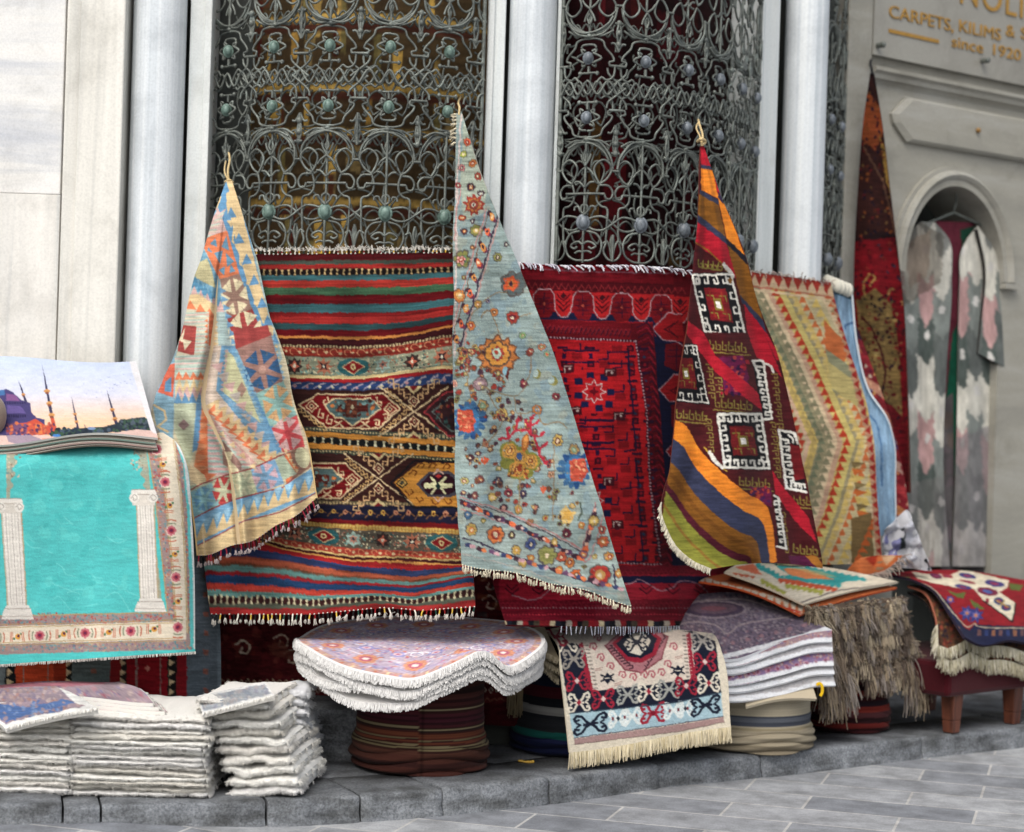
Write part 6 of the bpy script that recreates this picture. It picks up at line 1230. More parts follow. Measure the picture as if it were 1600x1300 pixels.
def stack(pxa, pxb, ybot, ytop, n, Y, d, group, lab, seed, shift=lambda k: 0., yaw=0., tint=None, hair=1., pitch=0., names=None):
    z0 = STEP; z1 = zat((pxa+pxb)/2, ytop, Y); th = (z1-z0)/n; xa, xb = P(pxa, ybot, Y)[0], P(pxb, ybot, Y)[0]
    z = z0
    for k in range(n):
        f = rs.uniform(.8, 1.2); t_ = th*f if k < n-1 else z1-z
        folded((xa+xb)/2+shift(k/(n-1.))+rs.uniform(-.006, .006), Y+rs.uniform(-.006, .014), z, (xb-xa)*rs.uniform(.96, 1.03), d, t_*1.12, seed+k, lab(k, n), group, tint or WH[int(rs.integers(len(WH)))], yaw=yaw+rs.uniform(-.02, .02), hair=hair, pitch=pitch); z += t_
ORD = ['bottom', 'second', 'third', 'fourth', 'fifth', 'sixth', 'seventh', 'eighth', 'ninth', 'tenth', 'eleventh', 'twelfth', 'thirteenth', 'fourteenth', 'fifteenth', 'sixteenth']
ORD_OLD = ["bottom", "second from the bottom", "third from the bottom", "fourth from the bottom", "fifth from the bottom", "sixth from the bottom", "seventh from the bottom", "eighth from the bottom", "ninth from the bottom", "tenth from the bottom", "eleventh from the bottom", "twelfth from the bottom"]
def lab(where): return lambda k, n: f"white folded rug, {'topmost' if k == n-1 else 'lowest' if k == 0 else ORD[k]+' up'} in {where}"
stack(-70, 107, 1246, 1128, 12, 5.83, .46, "rugs in the stack at the left edge", lab("the stack at the photo's left edge"), 300)
stack(107, 318, 1243, 1120, 15, 5.84, .46, "rugs in the wide middle stack", lab("the wide stack beside the dark gap"), 320)
stack(346, 456, 1238, 1094, 11, 5.90, .42, "rugs in the leaning stack", lab("the leaning stack right of the dark gap"), 340, lambda k: .045-.115*k**1.2, yaw=-.10, pitch=.06, hair=1.3)
z1 = zat(450, 1128, 6.28)
stack(428, 482, 1203, 1128, 8, 6.22, .3, "thin rugs behind the leaning stack", lab("the thin grey stack behind the leaning stack"), 360, lambda k: .0, tint='#b9bcc2', hair=.5)
for k in range(4): folded(P(446+k % 2*3, 1100, 6.2)[0], 6.16+.01*k, z1+.004+k*.027, .125, .26, .030, 380+k, f"plump white folded rug, {['lowest', 'second', 'third', 'topmost'][k]} of four on the thin grey stack", "plump rugs on the thin grey stack", '#d9d9da', hair=.8)
# patterned rugs lying on top of the stacks
def figured(seed, x0, y0, x1, y1, bg, cols, n, k=1.4):
    c = Cv(x0, y0, x1, y1, bg, k, seed); c.speckle((x0, y0, x1, y1), n, cols, 1.2, 4.5); return c
c = figured(141, -70, 1060, 160, 1145, '#8f7a84', ['#6f5f78', '#a58a88', '#b09a98', '#7a6a80', '#9a7068'], 500)
c.poly([(-60, 1090), (10, 1128), (60, 1112), (118, 1098), (100, 1092), (40, 1106)], '#3f5f94'); c.speckle((0, 1096, 110, 1126), 60, ['#3a5a90', '#6a80a8', '#8f7a84'], 1.5, 4)
c.line([(-60, 1090), (8, 1136), (60, 1122), (152, 1104)], 9, '#e2dfd9'); c.poly([(86, 1070), (118, 1098), (150, 1108), (156, 1100), (116, 1084)], '#e2dfd9'); c.wear(.1)
X, Yp, S, T = sheet([(-60, 1084), (-30, 1106), (8, 1138)], [(86, 1072), (116, 1084), (152, 1106)], 1.4, lambda s, t: -3*np.sin(np.pi*s)); 
D = 6.00-.24*T; pt = P(X, Yp, D); o = cloth("patterned_rug", pt, c.at(X, Yp), .020, '#dedad1', '#d8d4ca', M_FUZZ); tag(o, "white edged purple and blue patterned rug on top of the left edge stack", "rug", "patterned rugs on the stacks"); fringe(o, pt[-1], (.1, -.8, -.5), .012, .0014, WH, 200, "fringe", 31, .3, .3)
for k in range(4):
    c = figured(150+k, -70, 1040, 280, 1120, '#a8929a' if k == 3 else '#c8c2ba', ['#8a7490', '#b06a78', '#c09098', '#c8b0a8', '#8f86a8'], 420)
    c.line(catmull([(-60, 1072), (60, 1070), (150, 1066), (200, 1058), (228, 1076)]), 7, '#b85a68', al=.6); c.wear(.1)
    o_ = (3-k)*6.5+13
    X, Yp, S, T = sheet([(-60, 1058+o_), (-60, 1085+o_)], [(186+(3-k)*8, 1050+o_), (222+(3-k)*8, 1062+o_), (240+(3-k)*9, 1082+o_)], 1.6, lambda s, t: 4*np.sin(6.28*(s*1.2+.1))*(.6+.4*t)-5*np.sin(np.pi*s)*t)
    D = 6.30-.40*T-.004*(3-k); pt = P(X, Yp, D); o = cloth("patterned_rug", pt, c.at(X, Yp), .011, '#e0ddd6', '#d8d4ca', M_WOOL); tag(o, f"thin mauve patterned rug with white edge, {['lowest', 'second lowest', 'second highest', 'topmost'][k]} of the pile behind the wide stack", "rug", "patterned rugs on the stacks"); fringe(o, pt[len(pt)//2:, -1], (1, -.3, -.6), .012, .0013, WH, 40, "fringe", 33+k, .4, .3)
c = figured(161, 295, 1055, 440, 1125, '#9aa0a6', ['#7f8894', '#b4b2ae', '#8a8a98', '#a8a0a0'], 300); c.line([(310, 1088), (317, 1114), (380, 1097), (427, 1085), (413, 1067)], 4, '#e4e2de', True); c.wear(.1)
X, Yp, S, T = sheet([(308, 1087), (316, 1114)], [(414, 1066), (428, 1086)], 1.4); D = 6.02-.18*T; pt = P(X, Yp, D); o = cloth("patterned_rug", pt, c.at(X, Yp), .016, '#dedad1', '#d8d4ca', M_FUZZ); tag(o, "white edged pale grey patterned rug topping the leaning stack", "rug", "patterned rugs on the stacks"); fringe(o, pt[-1], (.1, -.8, -.5), .012, .0014, WH, 120, "fringe", 39, .3, .3)
# ================================================================ poufs
def pouf(name, px, Yc, r, z1, stripes, label, seed, wr=.010, seam=0.):
    """soft striped drum, slumped into folds at its foot; stripes: (height fraction, colour)"""
    rng = np.random.default_rng(seed); n, m_ = 150, 160; t = np.linspace(0, 1, n); th = np.linspace(0, 2*np.pi, m_, endpoint=False); c0 = P(px, 1000, Yc)
    T_, TH = np.meshgrid(t, th, indexing='ij')
    nz = vnoise(n, m_+1, 7, 30, rng)[:, :m_]-.5; nz[:, -12:] = nz[:, -12:]*np.linspace(1, 0, 12)+nz[:, :12][:, ::-1]*np.linspace(0, 1, 12)
    low = np.clip(1-T_/.34, 0, 1)
    tilt = .35*np.sin(TH*2+1.)+.25*np.sin(TH*3+2.)
    fold = low**.6*(np.abs(np.sin((T_*30+tilt*3.2)))**.6-.5)*wr*2.0
    rad = r*(1-.04*T_) + fold + nz*wr*(.35+1.2*low) + .02*low*(1-low)*2 - .5*r*np.clip((.03-T_)/.03, 0, 1)**2*.25
    zz = STEP + (z1-STEP)*T_ + low*.012*tilt
    zz[0] = STEP-.002
    p = np.stack([c0[0]+rad*np.cos(TH), Yc+rad*np.sin(TH), zz], -1)
    hs = np.array([s[0] for s in stripes]); cs = np.array([lin(hx(s[1])) for s in stripes])
    f = T_ + .018*tilt*low*2 + (seam*.022*(np.cos(TH) > 0)) + .004*nz
    col = cs[np.clip(np.searchsorted(hs, f.ravel(), 'right')-1, 0, len(hs)-1)].reshape(n, m_, 3)*(1+.22*nz[..., None])*rng.uniform(.88, 1.08, (n, 1, 1))
    seamline = np.exp(-((np.mod(TH+np.pi/2-.08+np.pi, 2*np.pi)-np.pi)/.02)**2)[..., None]*(.45 if seam else 0)
    col = col*(1-seamline)
    mb = MB(); mb.grid(p, col*DYE, wrap=True); rt = np.linspace(1, 0, 8)
    top = np.stack([np.stack([c0[0]+rad[-1]*q*np.cos(th), Yc+rad[-1]*q*np.sin(th), np.full(m_, z1+.03*(1-q*q))], -1) for q in rt]); mb.grid(top, cs[-1]*DYE, wrap=True)
    o = mb.build(name, M_FLAT); return tag(o, label, "pouf", "poufs carrying the rugs")
pouf("pouf", 661, 6.525, .222, .462, [(0, '#3f2420'), (.04, '#4a2a24'), (.09, '#38201d'), (.14, '#4e2e26'), (.20, '#54342a'), (.235, '#3a241e'), (.255, '#7a6d50'), (.268, '#3e3026'), (.28, '#7d7054'), (.295, '#46251f'), (.31, '#6a3a2a'), (.327, '#3c2420'), (.336, '#72664a'), (.348, '#5a3026'), (.36, '#6e3e2c'), (.392, '#46251f'), (.408, '#332420'), (.43, '#82755a'), (.445, '#3a2420'), (.455, '#452024'), (.48, '#331a1e'), (.50, '#48212a'), (.53, '#351a1f'), (.55, '#4a2228'), (.58, '#38201f'), (.603, '#8a7d62'), (.618, '#3a2220'), (.64, '#4a2626'), (.67, '#321c1c'), (.70, '#4a2a26'), (.74, '#2c1c1a'), (.80, '#40241f'), (.9, '#2a1a18')], "brown and maroon striped pouf under the white edged round mats", 5, .013, seam=1.)
pouf("pouf", 906, 6.96, .232, .42, [(0, '#1c2240'), (.16, '#22284a'), (.20, '#1d5a54'), (.27, '#2a2c30'), (.40, '#24262c'), (.44, '#8a8a88'), (.53, '#1c1e24'), (.62, '#4a1a24'), (.74, '#1e2438'), (1., '#20242e')], "dark navy, green and grey striped pouf behind the hooked rug", 6)
pouf("pouf", 1176, 7.175, .228, .365, [(0, '#8f8470'), (.12, '#a59a84'), (.30, '#93886f'), (.335, '#aaa08a'), (.35, '#4a4e58'), (.41, '#5c6068'), (.47, '#454a54'), (.485, '#b0a690'), (.82, '#9c7a74'), (.9, '#a99f8b'), (1., '#a99f8b')], "beige pouf with one slate stripe under the purple mats", 7, .012)
pouf("pouf", 1325, 7.64, .168, .43, [(i*.062, ['#3a1a1c', '#6a2622', '#2a1618', '#4c2a2c', '#7a2e26', '#261a20'][i % 6]) for i in range(16)], "dark red finely striped pouf under the shaggy kilim pile", 8, .006)
# ================================================================ round mats on the brown pouf
def matcanvas(seed):
    c = Cv(-210, -210, 210, 210, '#a99aa8', 1.5, seed)
    c.speckle((-205, -205, 205, 205), 2600, ['#8e86b0', '#b8785e', '#c8b8bc', '#7f86a4', '#c0948a', '#d0ccd0', '#a8607a', '#8a7a8c', '#c8a890'], 1.2, 4.2)
    for rr, w, col in ((196, 12, '#b5846a'), (178, 7, '#9088a8'), (150, 5, '#c8c0c4'), (60, 6, '#8078a0')): c.line([(rr*math.cos(a), rr*math.sin(a)) for a in np.linspace(0, 6.283, 90)], w, col, True, .55)
    for k in range(12):
        a = k*.5236; x, y = 160*math.cos(a), 160*math.sin(a); c.rosette(x, y, 22, '#c08468', '#a8586a', '#d8c8c0', 8); c.rosette(118*math.cos(a+.26), 118*math.sin(a+.26), 15, '#8a86b4', '#c8b0b0', '#a8607a', 7)
        for s in (-1, 1):
            t = np.linspace(0, 4.6, 12); c.line(np.stack([x*.72+(4+3.6*t)*np.cos(a+s*t), y*.72+(4+3.6*t)*np.sin(a+s*t)], 1), 2.6, c.rnd.choice(['#7478a8', '#b8705a', '#d8d4d8']))
    for k in range(60): 
        a = k*.10472; c.ell(198*math.cos(a), 198*math.sin(a), 5, 3.4, ['#b06a4c', '#7f86ac', '#d0b890'][k % 3], a)
    return c.wear(.07, (2, 4), .06, .8)
CM = P(657, 1000, 6.52)
rimc = np.array([(0, .527), (22, .505), (45, .463), (58, .54), (72, .49), (90, .432), (120, .457), (150, .505), (172, .512), (190, .50), (215, .535), (250, .56), (285, .566), (315, .562), (340, .545), (360, .527)])
def rim(thd): 
    e = np.vstack([rimc-[360, 0], rimc, rimc+[360, 0]]); w = np.interp(thd, e[:, 0], e[:, 1])
    k = np.ones(9)/9.; return np.convolve(np.concatenate([w[-4:], w, w[:4]]), k, 'valid')
for li in range(4):
    nr, nt_ = 90, 300; q = np.linspace(0, 1, nr)[:, None]; th = np.linspace(0, 2*np.pi, nt_, endpoint=False)[None]
    Rm = .425*(1-.012*li); rz = rim(np.degrees(th[0]))[None]; rs2 = np.random.default_rng(50+li)
    if li: rz = rz + [0, -.030, -.052, -.075][li] + .016*np.sin(th*3+li*1.7)*(li > 1) + .010*np.sin(th*5+li*2.2)
    zc_ = .512-.016*li; zz = zc_*(1-q**2.2)+rz*q**2.2
    p = np.stack([CM[0]+Rm*q*np.cos(th)+0*zz, CM[1]-Rm*(1-.28*(np.sin(th) < 0)*-np.sin(th))*q*np.sin(th)+0*zz, zz], -1)
    if li == 0: mc = matcanvas(171); col = mc.at(210*q*np.cos(th)*.985+0*zz, 210*q*np.sin(th)*.985+0*zz)*1.6; col[-3:] = lin(hx('#e4e2e0'))
    else: col = np.broadcast_to(lin(hx('#cfccc8')), p.shape)
    mb = MB(); mb.grid(p, col, wrap=True); dn = np.array([0, 0, -.014]); mb.grid(np.stack([p[-1], p[-1]+dn*.5+[[0, 0, 0]], p[-1]+dn], 0), lin(hx('#e2e0dd')), wrap=True); mb.grid((p+dn)[::3, ::3], lin(hx('#d6d4d0')), wrap=True)
    o = mb.build("round_mat", M_WOOL); tag(o, ["round pastel paisley mat with fringed white rim, topmost on the brown pouf", "white rimmed round mat, second from the top on the brown pouf", "white rimmed round mat, third from the top on the brown pouf", "drooping white rimmed round mat, lowest on the brown pouf"][li], "mat", "round mats on the brown pouf")
    N = 5200; i = rs2.integers(0, nt_, N); f = rs2.random(N)[:, None]; e0 = p[-1]; rt = e0[i]*(1-f)+e0[(i+1) % nt_]*f + dn*rs2.random((N, 1)); rad = rt-[CM[0], CM[1], 0]; rad[:, 2] = 0; rad /= np.linalg.norm(rad, axis=1, keepdims=True)
    mb = MB(); mb.strands(rt, rad*.8+[0, 0, -.8], rs2.uniform(.013, .020, N), .0016, lin(hx('#e2e0dd'))*rs2.uniform(.82, 1.04, (N, 1)), 3, .3, rs2, .05, .9); mb.build("fringe", M_YARN, o)
# ================================================================ cream rug of ram's horn motifs, in front of the dark pouf
c = Cv(840, 960, 1150, 1205, '#ded3bd', 1.7, 181)
def ram(x, y, w, h, col, core=None, lw=9., sk=0.):
    for sx in (-1, 1):
        for sy in (-1, 1):
            q = [(0, 0), (.14, .16), (.26, .40), (.42, .47), (.5, .34), (.46, .2), (.36, .24)]
            c.line([(x+sx*u*w, y+sy*v*h+sk*sx*u*w) for u, v in q], lw, col)
    c.line([(x-.2*w, y-sk*.2*w), (x+.2*w, y+sk*.2*w)], lw, col); c.line([(x-.42*w, y-.1*h-sk*.42*w), (x-.3*w, y-sk*.3*w), (x-.42*w, y+.1*h-sk*.42*w)], lw*.7, col); c.line([(x+.42*w, y-.1*h+sk*.42*w), (x+.3*w, y+sk*.3*w), (x+.42*w, y+.1*h+sk*.42*w)], lw*.7, col)
    if core: c.dia(x, y, w*.12, h*.16, core)
c.Z(800, 860, 2.954); NVY, MRN, CRE, SKY, ROSE = '#1e2232', '#a02438', '#e6dcc8', '#a5c2cc', '#b58a8a'
c.poly([(215, 430), (330, 390), (830, 370), (940, 420), (965, 660), (740, 710), (265, 755)], NVY)
c.poly([(160, 400), (330, 340), (520, 400), (770, 370), (830, 380), (845, 590), (600, 625), (375, 650), (340, 470), (300, 430)], '#e2d3c2')
# red toothed side lines
for a_, b_ in (((322, 430), (368, 645)), ((818, 385), (838, 590))):
    a_, b_ = np.array(a_), np.array(b_)
    c.line([a_, b_], 12, MRN)
    for i in range(12): q = a_+(b_-a_)*(i+.5)/12; c.poly([q+(-14, -8), q+(14, 0), q+(-14, 8)], MRN); q2 = q+((22, 0) if a_[0] < 500 else (-26, 0)); c.line([q2+(-5, 0), q2+(6, 0)], 7, '#8a8078')
# medallion
c.poly([(430, 440), (520, 360), (640, 350), (720, 400), (690, 500), (600, 565), (520, 550)], '#b0757a'); c.line([(430, 440), (520, 360), (640, 350), (720, 400), (690, 500), (600, 565), (520, 550)], 7, '#8a4a50', True)
for i in range(9): t = i/8.; x, y = 446+t*96, 455+t*92; c.line([(x, y), (x+14, y-4), (x+14, y-16), (x+6, y-16)], 6, '#4a2a34')
for i in range(8): t = i/7.; x, y = 612+t*86, 552-t*140; c.line([(x, y), (x+10, y-10), (x+2, y-20)], 6, '#4a2a34')
c.poly([(460, 430), (530, 368), (630, 362), (690, 405), (665, 480), (600, 520), (530, 510)], MRN); c.poly([(480, 430), (540, 378), (625, 374), (668, 408), (648, 470), (595, 498), (535, 490)], NVY)
c.poly([(515, 435), (550, 385), (610, 378), (640, 415), (625, 455), (590, 485), (540, 470)], CRE); ram(575, 425, 100, 92, NVY, '#3a3a40', 9); c.line([(540, 400), (610, 455)], 5, NVY); c.line([(610, 395), (545, 462)], 5, NVY)
# curls round it
for i, (x, y) in enumerate(((410, 500), (455, 540), (510, 580), (560, 590), (610, 580), (645, 578), (690, 570), (720, 530), (745, 450), (375, 450), (395, 410))): c.line([(x-16, y-4), (x-12, y-20), (x+8, y-22), (x+16, y-6), (x+8, y+8), (x-2, y+2), (x, y-8)], 7, '#b5626a')
for x, y in ((440, 590), (765, 555)): c.poly([(x-22, y), (x, y-26), (x+24, y-4), (x+2, y+28)], NVY); c.line([(x-30, y-16), (x+30, y+12)], 8, NVY); c.line([(x-28, y+14), (x+28, y-18)], 8, NVY); c.line([(x-12, y), (x+12, y)], 4, CRE)
for x, y in ((400, 545), (490, 612), (770, 490)): c.line([(x-16, y+4), (x+18, y-6)], 4, '#b08a80'); c.line([(x-14, y+12), (x+14, y+4)], 4, '#b08a80')
# navy border motifs
for x, y, col, k_ in ((285, 500, '#9a9288', None), (300, 602, MRN, '#e0c8c0'), (310, 702, CRE, MRN), (420, 685, MRN, '#e0c8c0'), (535, 665, '#a8a8a0', None), (632, 650, CRE, MRN), (725, 640, '#a8a8a0', None), (805, 625, MRN, '#e0c8c0'), (908, 612, CRE, MRN), (890, 515, MRN, '#e0c8c0'), (880, 420, '#b8b2a8', None), (250, 425, CRE, MRN), (200, 400, MRN, None)): ram(x, y, 98, 92, col, k_, 10, -.1)
# sky blue band with larger horns
c.poly([(265, 756), (740, 708), (965, 658), (975, 765), (760, 800), (285, 865)], SKY)
ram(362, 800, 150, 92, NVY, None, 12, -.14); ram(490, 775, 84, 80, '#dfe6e2', '#2a3440', 12, -.12); ram(555, 765, 84, 80, '#dfe6e2', None, 12, -.12); ram(652, 750, 112, 92, MRN, '#7a1a2a', 12, -.12); ram(745, 738, 84, 78, '#dfe6e2', None, 12, -.12); ram(800, 730, 70, 74, '#dfe6e2', '#2a3440', 10, -.12); ram(893, 716, 128, 86, NVY, None, 12, -.16)
for x, y in ((465, 778), (520, 770), (575, 762), (730, 740), (768, 735), (812, 728)): c.rect(x-5, y-7, x+5, y+7, '#7a3a44')
c.line([(270, 752), (740, 705), (968, 655)], 5, '#3a4a58'); c.line([(285, 866), (760, 801), (975, 766)], 4, '#4a4a54')
c.poly([(286, 870), (760, 806), (976, 770), (978, 790), (765, 835), (290, 895)], '#a88884'); c.line([(290, 896), (765, 837), (980, 792)], 4, '#7f6a64')
c.T = None; c.Z(); c.wear(.05, (2, 3), .05, .5)
X, Yp, S, T = sheet([(842, 986), (858, 990), (870, 1004), (876, 1050), (890, 1176)], [(1068, 972), (1092, 979), (1116, 992), (1129, 1022), (1142, 1136)], 1.25, lambda s, t: -9*np.sin(np.pi*s)*(1-t)**8 + 2*np.sin(6.28*s)*t)
topf = np.clip(1-(Yp-(985-(X-850)*.02))/34, 0, 1)
D = 6.50+.24*S+.42*topf**1.6+.008*np.sin(6.28*(S*1.6))*T; D = D - .03*np.clip(T-.3, 0, 1)
pt = P(X, Yp, D); hr = cloth("ram_horn_rug", pt, c.at(X, Yp)*1.1, .007, '#ddd2ba', '#cfc4ac'); tag(hr, "cream rug with red and navy ram's horn motifs hanging over the dark pouf", "rug")
fringe(hr, pt[-1], (0, -.25, -1), .050, .0019, ['#cfc2a4', '#ddd2b6', '#c4b694', '#d6caac'], 330, "fringe", 41, .10, .25, 2, 4, .8)
# cream folded rugs under it at the left, with hanging yarns
for k in range(3):
    X, Yp, S, T = sheet([(800+k*8, 985+k*6), (838+k*6, 1012+k*14)], [(850, 978+k*6), (874, 1030+k*16)], 2.); pt = P(X, Yp, 6.82-.20*T+.02*k); o = cloth("folded_rug", pt, np.broadcast_to(lin(hx('#b8ab90')), pt.shape), .012, '#c8bca2', '#a89c84'); tag(o, f"cream folded rug, {['upper', 'middle', 'lower'][k]} of three beneath the left side of the ram's horn rug", "rug", "cream rugs under the ram's horn rug"); fringe(o, pt[-1], (-.2, -.6, -.8), .022, .002, ['#c8bca2', '#a89c80', '#b8ac94'], 60, "fringe", 44+k)
mb = MB(); r_ = np.random.default_rng(3); rt = np.array([P(x, 1072, 6.86) for x in np.linspace(794, 816, 60)]); mb.strands(rt, (0, -.1, -1), r_.uniform(.07, .12, 60), .0022, lin(hx('#9a8a6c'))*r_.uniform(.7, 1.1, (60, 1)), 4, .3, r_, .12, .7); o = mb.build("tassel", M_YARN); tag(o, "bunch of tan yarn hanging in shadow between two poufs", "tassel")
# ================================================================ purple paisley mats piled on the beige pouf
def paisley(seed, x0, y0, x1, y1, bg, cols):
    c = Cv(x0, y0, x1, y1, bg, 1.6, seed); c.speckle((x0, y0, x1, y1), int((x1-x0)*(y1-y0)/16), cols, .8, 2.6); return c
PC = ['#5f5668', '#857684', '#a59098', '#4a4658', '#94707a', '#b0a4a8', '#6a6078']
c = paisley(191, 970, 905, 1320, 1045, '#77697a', PC)
c.Z(800, 860, 2.954)
c.poly([(640, 330), (800, 250), (1080, 230), (1290, 300), (1000, 385), (820, 340)], '#85788a', .6); c.speckle((680, 240, 1250, 370), 500, ['#978894', '#6a5e70', '#a89aa0', '#7f6a78'], 3, 7)
c.line(catmull([(600, 345), (700, 290), (860, 235), (1060, 225), (1180, 260), (1290, 300), (1150, 325), (1050, 345), (995, 385), (940, 345), (840, 330), (760, 345)]), 7, '#b5a4a6'); c.ell(930, 270, 140, 34, '#5c4c62'); c.ell(930, 268, 110, 24, '#77606e'); c.line([(930+150*math.cos(a), 272+38*math.sin(a)) for a in np.linspace(0, 6.28, 40)], 6, '#b0a0a4', True); c.ell(930, 268, 60, 12, '#8a5a64')
for i in range(7): x, y = 1020+i*66, 430-i*16; c.line(catmull([(x-26, y+10), (x-10, y-22), (x+22, y-18), (x+20, y+8), (x, y+4)]), 6, '#8d7c8a'); c.ell(x, y-4, 11, 9, '#a8828a')
for i in range(5): x, y = 830+i*38, 352+i*16; c.ell(x, y, 14, 10, '#8a7482'); c.ell(x, y, 7, 5, '#b09aa0')
c.line([(982, 490), (1130, 452), (1290, 410), (1470, 358)], 22, '#eef0f4'); pass; c.T = None; c.Z(); c.wear(.08, (2, 4), .06, .6)
def lip(name, seed, back, front, D0, D1, cv, edge, label, th=.010, sagf=None):
    X, Yp, S, T = sheet(back, front, 1.35, sagf); 
    # rows run back edge -> front edge, so S is depth
    D = D0(T)*(1-S)+D1(T)*S; pt = P(X, Yp, D); o = cloth(name, pt, cv.at(X, Yp), th, edge, '#d5d3d2'); tag(o, label, "mat", "purple mats on the beige pouf"); return o, pt
b0, f0 = [(990, 972), (1030, 945), (1085, 930), (1150, 926), (1205, 940)], [(985, 988), (1065, 1004), (1134, 1030), (1220, 1004), (1300, 984)]
d0 = lambda t: 7.20+.12*t; d1 = lambda t: 6.80+.28*np.clip((t-.45)/.55, 0, 1)+.45*np.clip((.45-t)/.45, 0, 1)
o, pt = lip("paisley_mat", 1, b0, f0, d0, d1, c, '#e2e3e6', "purple grey paisley mat with white edge, topmost of its pile", .013)
LAYP = [0, 14, 29, 51, 64, 82]
LAY = [(14, 2, '#a88a92', "pink figured mat with white edge, second in the purple pile"), (29, 6, '#b9b4b6', "white edged mat, third in the purple pile"), (51, 20, '#8a7298', "violet bordered mat with white edge, fourth in the purple pile"), (64, 8, '#c2bfc0', "white edged mat, fifth in the purple pile"), (82, 12, '#c2bfc0', "white edged mat lowest in the purple pile")]
for k, (dy, vis, bg, lb) in enumerate(LAY):
    fl_ = [(1118, 1028), (1136, 1030), (1220, 1004), (1270, 990), (1300, 986)]; f1 = [(x+(1.5*k if x > 1250 else 0), y+dy*(.80 if x < 1200 else 1.0)+(3 if x == 1300 else 0)) for x, y in fl_]; b1 = [(x, y+LAYP[k]*(.80 if x < 1200 else 1.0)-1.5) for x, y in fl_]
    cc = paisley(200+k, 970, 900, 1325, 1130, bg, ['#b06a70', '#c09a90', '#8a7aa0', '#d0b8b0'] if k in (0, 2) else ['#c8c4c4', '#b4b0b2'])
    if k == 3-1: 
        for i in range(12): x = 1140+i*15; y = 1058-i*2.6; cc.rosette(x, y, 5, '#b58aa0', '#8a4a60', None, 6)
    e_ = catmull(f1); cc.line(e_+np.array([0, -2]), 9, '#eef0f4'); cc.wear(.06)
    o, pt = lip("paisley_mat", k, b1, f1, lambda t, k=k: 6.79+.24*t+.03+.002*k, lambda t, k=k: 6.79+.24*t+.006+.002*k, cc, '#e4e6ea', lb, .013)
# small folded cream cloth, yellow tie
X, Yp, S, T = sheet([(1160, 1084), (1166, 1104)], [(1268, 1066), (1276, 1092)], 2., lambda s, t: -6*np.sin(np.pi*s)); pt = P(X, Yp, 6.93-.06*T+.10*S); o = cloth("cream_cloth", pt, np.broadcast_to(lin(hx('#b9ac94')), pt.shape), .012, '#c4b8a0', '#a89c86', M_FLAT); tag(o, "folded cream cloth under the purple mats on the beige pouf", "cloth")
mb = MB(); q = P(1280, 1078, 7.0); a_ = np.linspace(-1.2, 2.4, 12); mb.tube(np.stack([q[0]+.012*np.cos(a_), q[1]+0*a_, q[2]+.024*np.sin(a_)], 1), .006, 8, lin(hx('#d9b020'))); o = mb.build("yellow_cord", M_YARN); tag(o, "short bright yellow cord poking out below the purple mats", "cord")
# gold scrap on the step
mb = MB(); r_ = np.random.default_rng(8)
for k in range(7): q = P(812+k*3.4, 1189+r_.uniform(-1, 1), 6.62); q[2] = STEP+.004+r_.uniform(0, .004); mb.ball(q, .007, .006, .003+r_.uniform(0, .003), lin(hx('#c8a03c')), 5, 7)
o = mb.build("gold_wrapper", painted("gold_foil", .35, .6)); tag(o, "small crumpled gold wrapper lying on the step beside the dark pouf", "wrapper")
# ================================================================ pile of kilims with the long brown fringes
def quadcloth(name, A, B, C_, Dd, dep, cv, label, cat, group, edge, th=.008, sag=None, step=1.35, mat=None):
    """corners: A left, B front, C right, D back; dep: depths in the same order"""
    X, Yp, S, T = sheet([Dd, ((Dd[0]+A[0])/2-4, (Dd[1]+A[1])/2-3), A], [C_, ((C_[0]+B[0])/2+3, (C_[1]+B[1])/2-4), B], step, sag)
    Z_ = (dep[3]*(1-T)+dep[0]*T)*(1-S)+(dep[2]*(1-T)+dep[1]*T)*S; pt = P(X, Yp, Z_); o = cloth(name, pt, cv.at(X, Yp), th, edge, '#8a7a68', mat or M_FLAT); tag(o, label, cat, group); return o, pt
c = Cv(1080, 865, 1420, 960, '#ddd2bc', 1.7, 211); c.Z(1060, 840, 2.826)
def zig(p0, p1, n, h_, col, base):
    p0, p1 = np.array(p0, float), np.array(p1, float); d_ = (p1-p0)/n; nn = np.array([-d_[1], d_[0]])/np.linalg.norm(d_)*h_
    for i in range(n): a_ = p0+d_*i; c.poly([a_, a_+d_*.5+nn, a_+d_, a_+d_-nn*base, a_-nn*base], col)
c.poly([(330, 110), (420, 115), (500, 175), (640, 205), (800, 190), (780, 170), (640, 150), (470, 120)], '#2f9a9a')
zig((345, 115), (470, 180), 6, -12, '#2f9a9a', 1.4); zig((470, 180), (720, 215), 9, 12, '#2f9a9a', 1.2); zig((560, 130), (830, 185), 9, -10, '#2f9a9a', .9)
c.poly([(460, 135), (560, 140), (690, 185), (560, 180), (480, 160)], '#d9824c'); c.poly([(480, 128), (640, 150), (700, 175), (600, 165)], '#c8b478', .6)
zig((440, 190), (700, 235), 10, 12, '#c4502e', 1.2); zig((470, 215), (640, 245), 7, 12, '#a8a848', 1.0); zig((360, 190), (470, 250), 5, 12, '#a8a848', 1.)
c.poly([(250, 130), (330, 115), (370, 165), (300, 150)], '#d9704c'); c.poly([(180, 150), (250, 128), (320, 165), (240, 165)], '#ddcdb0'); zig((240, 160), (340, 175), 4, 8, '#c8603c', .6)
c.line([(540, 285), (700, 235), (960, 200)], 7, '#8a8078'); c.T = None; c.Z(); c.wear(.07, (2, 10), .05, .7)
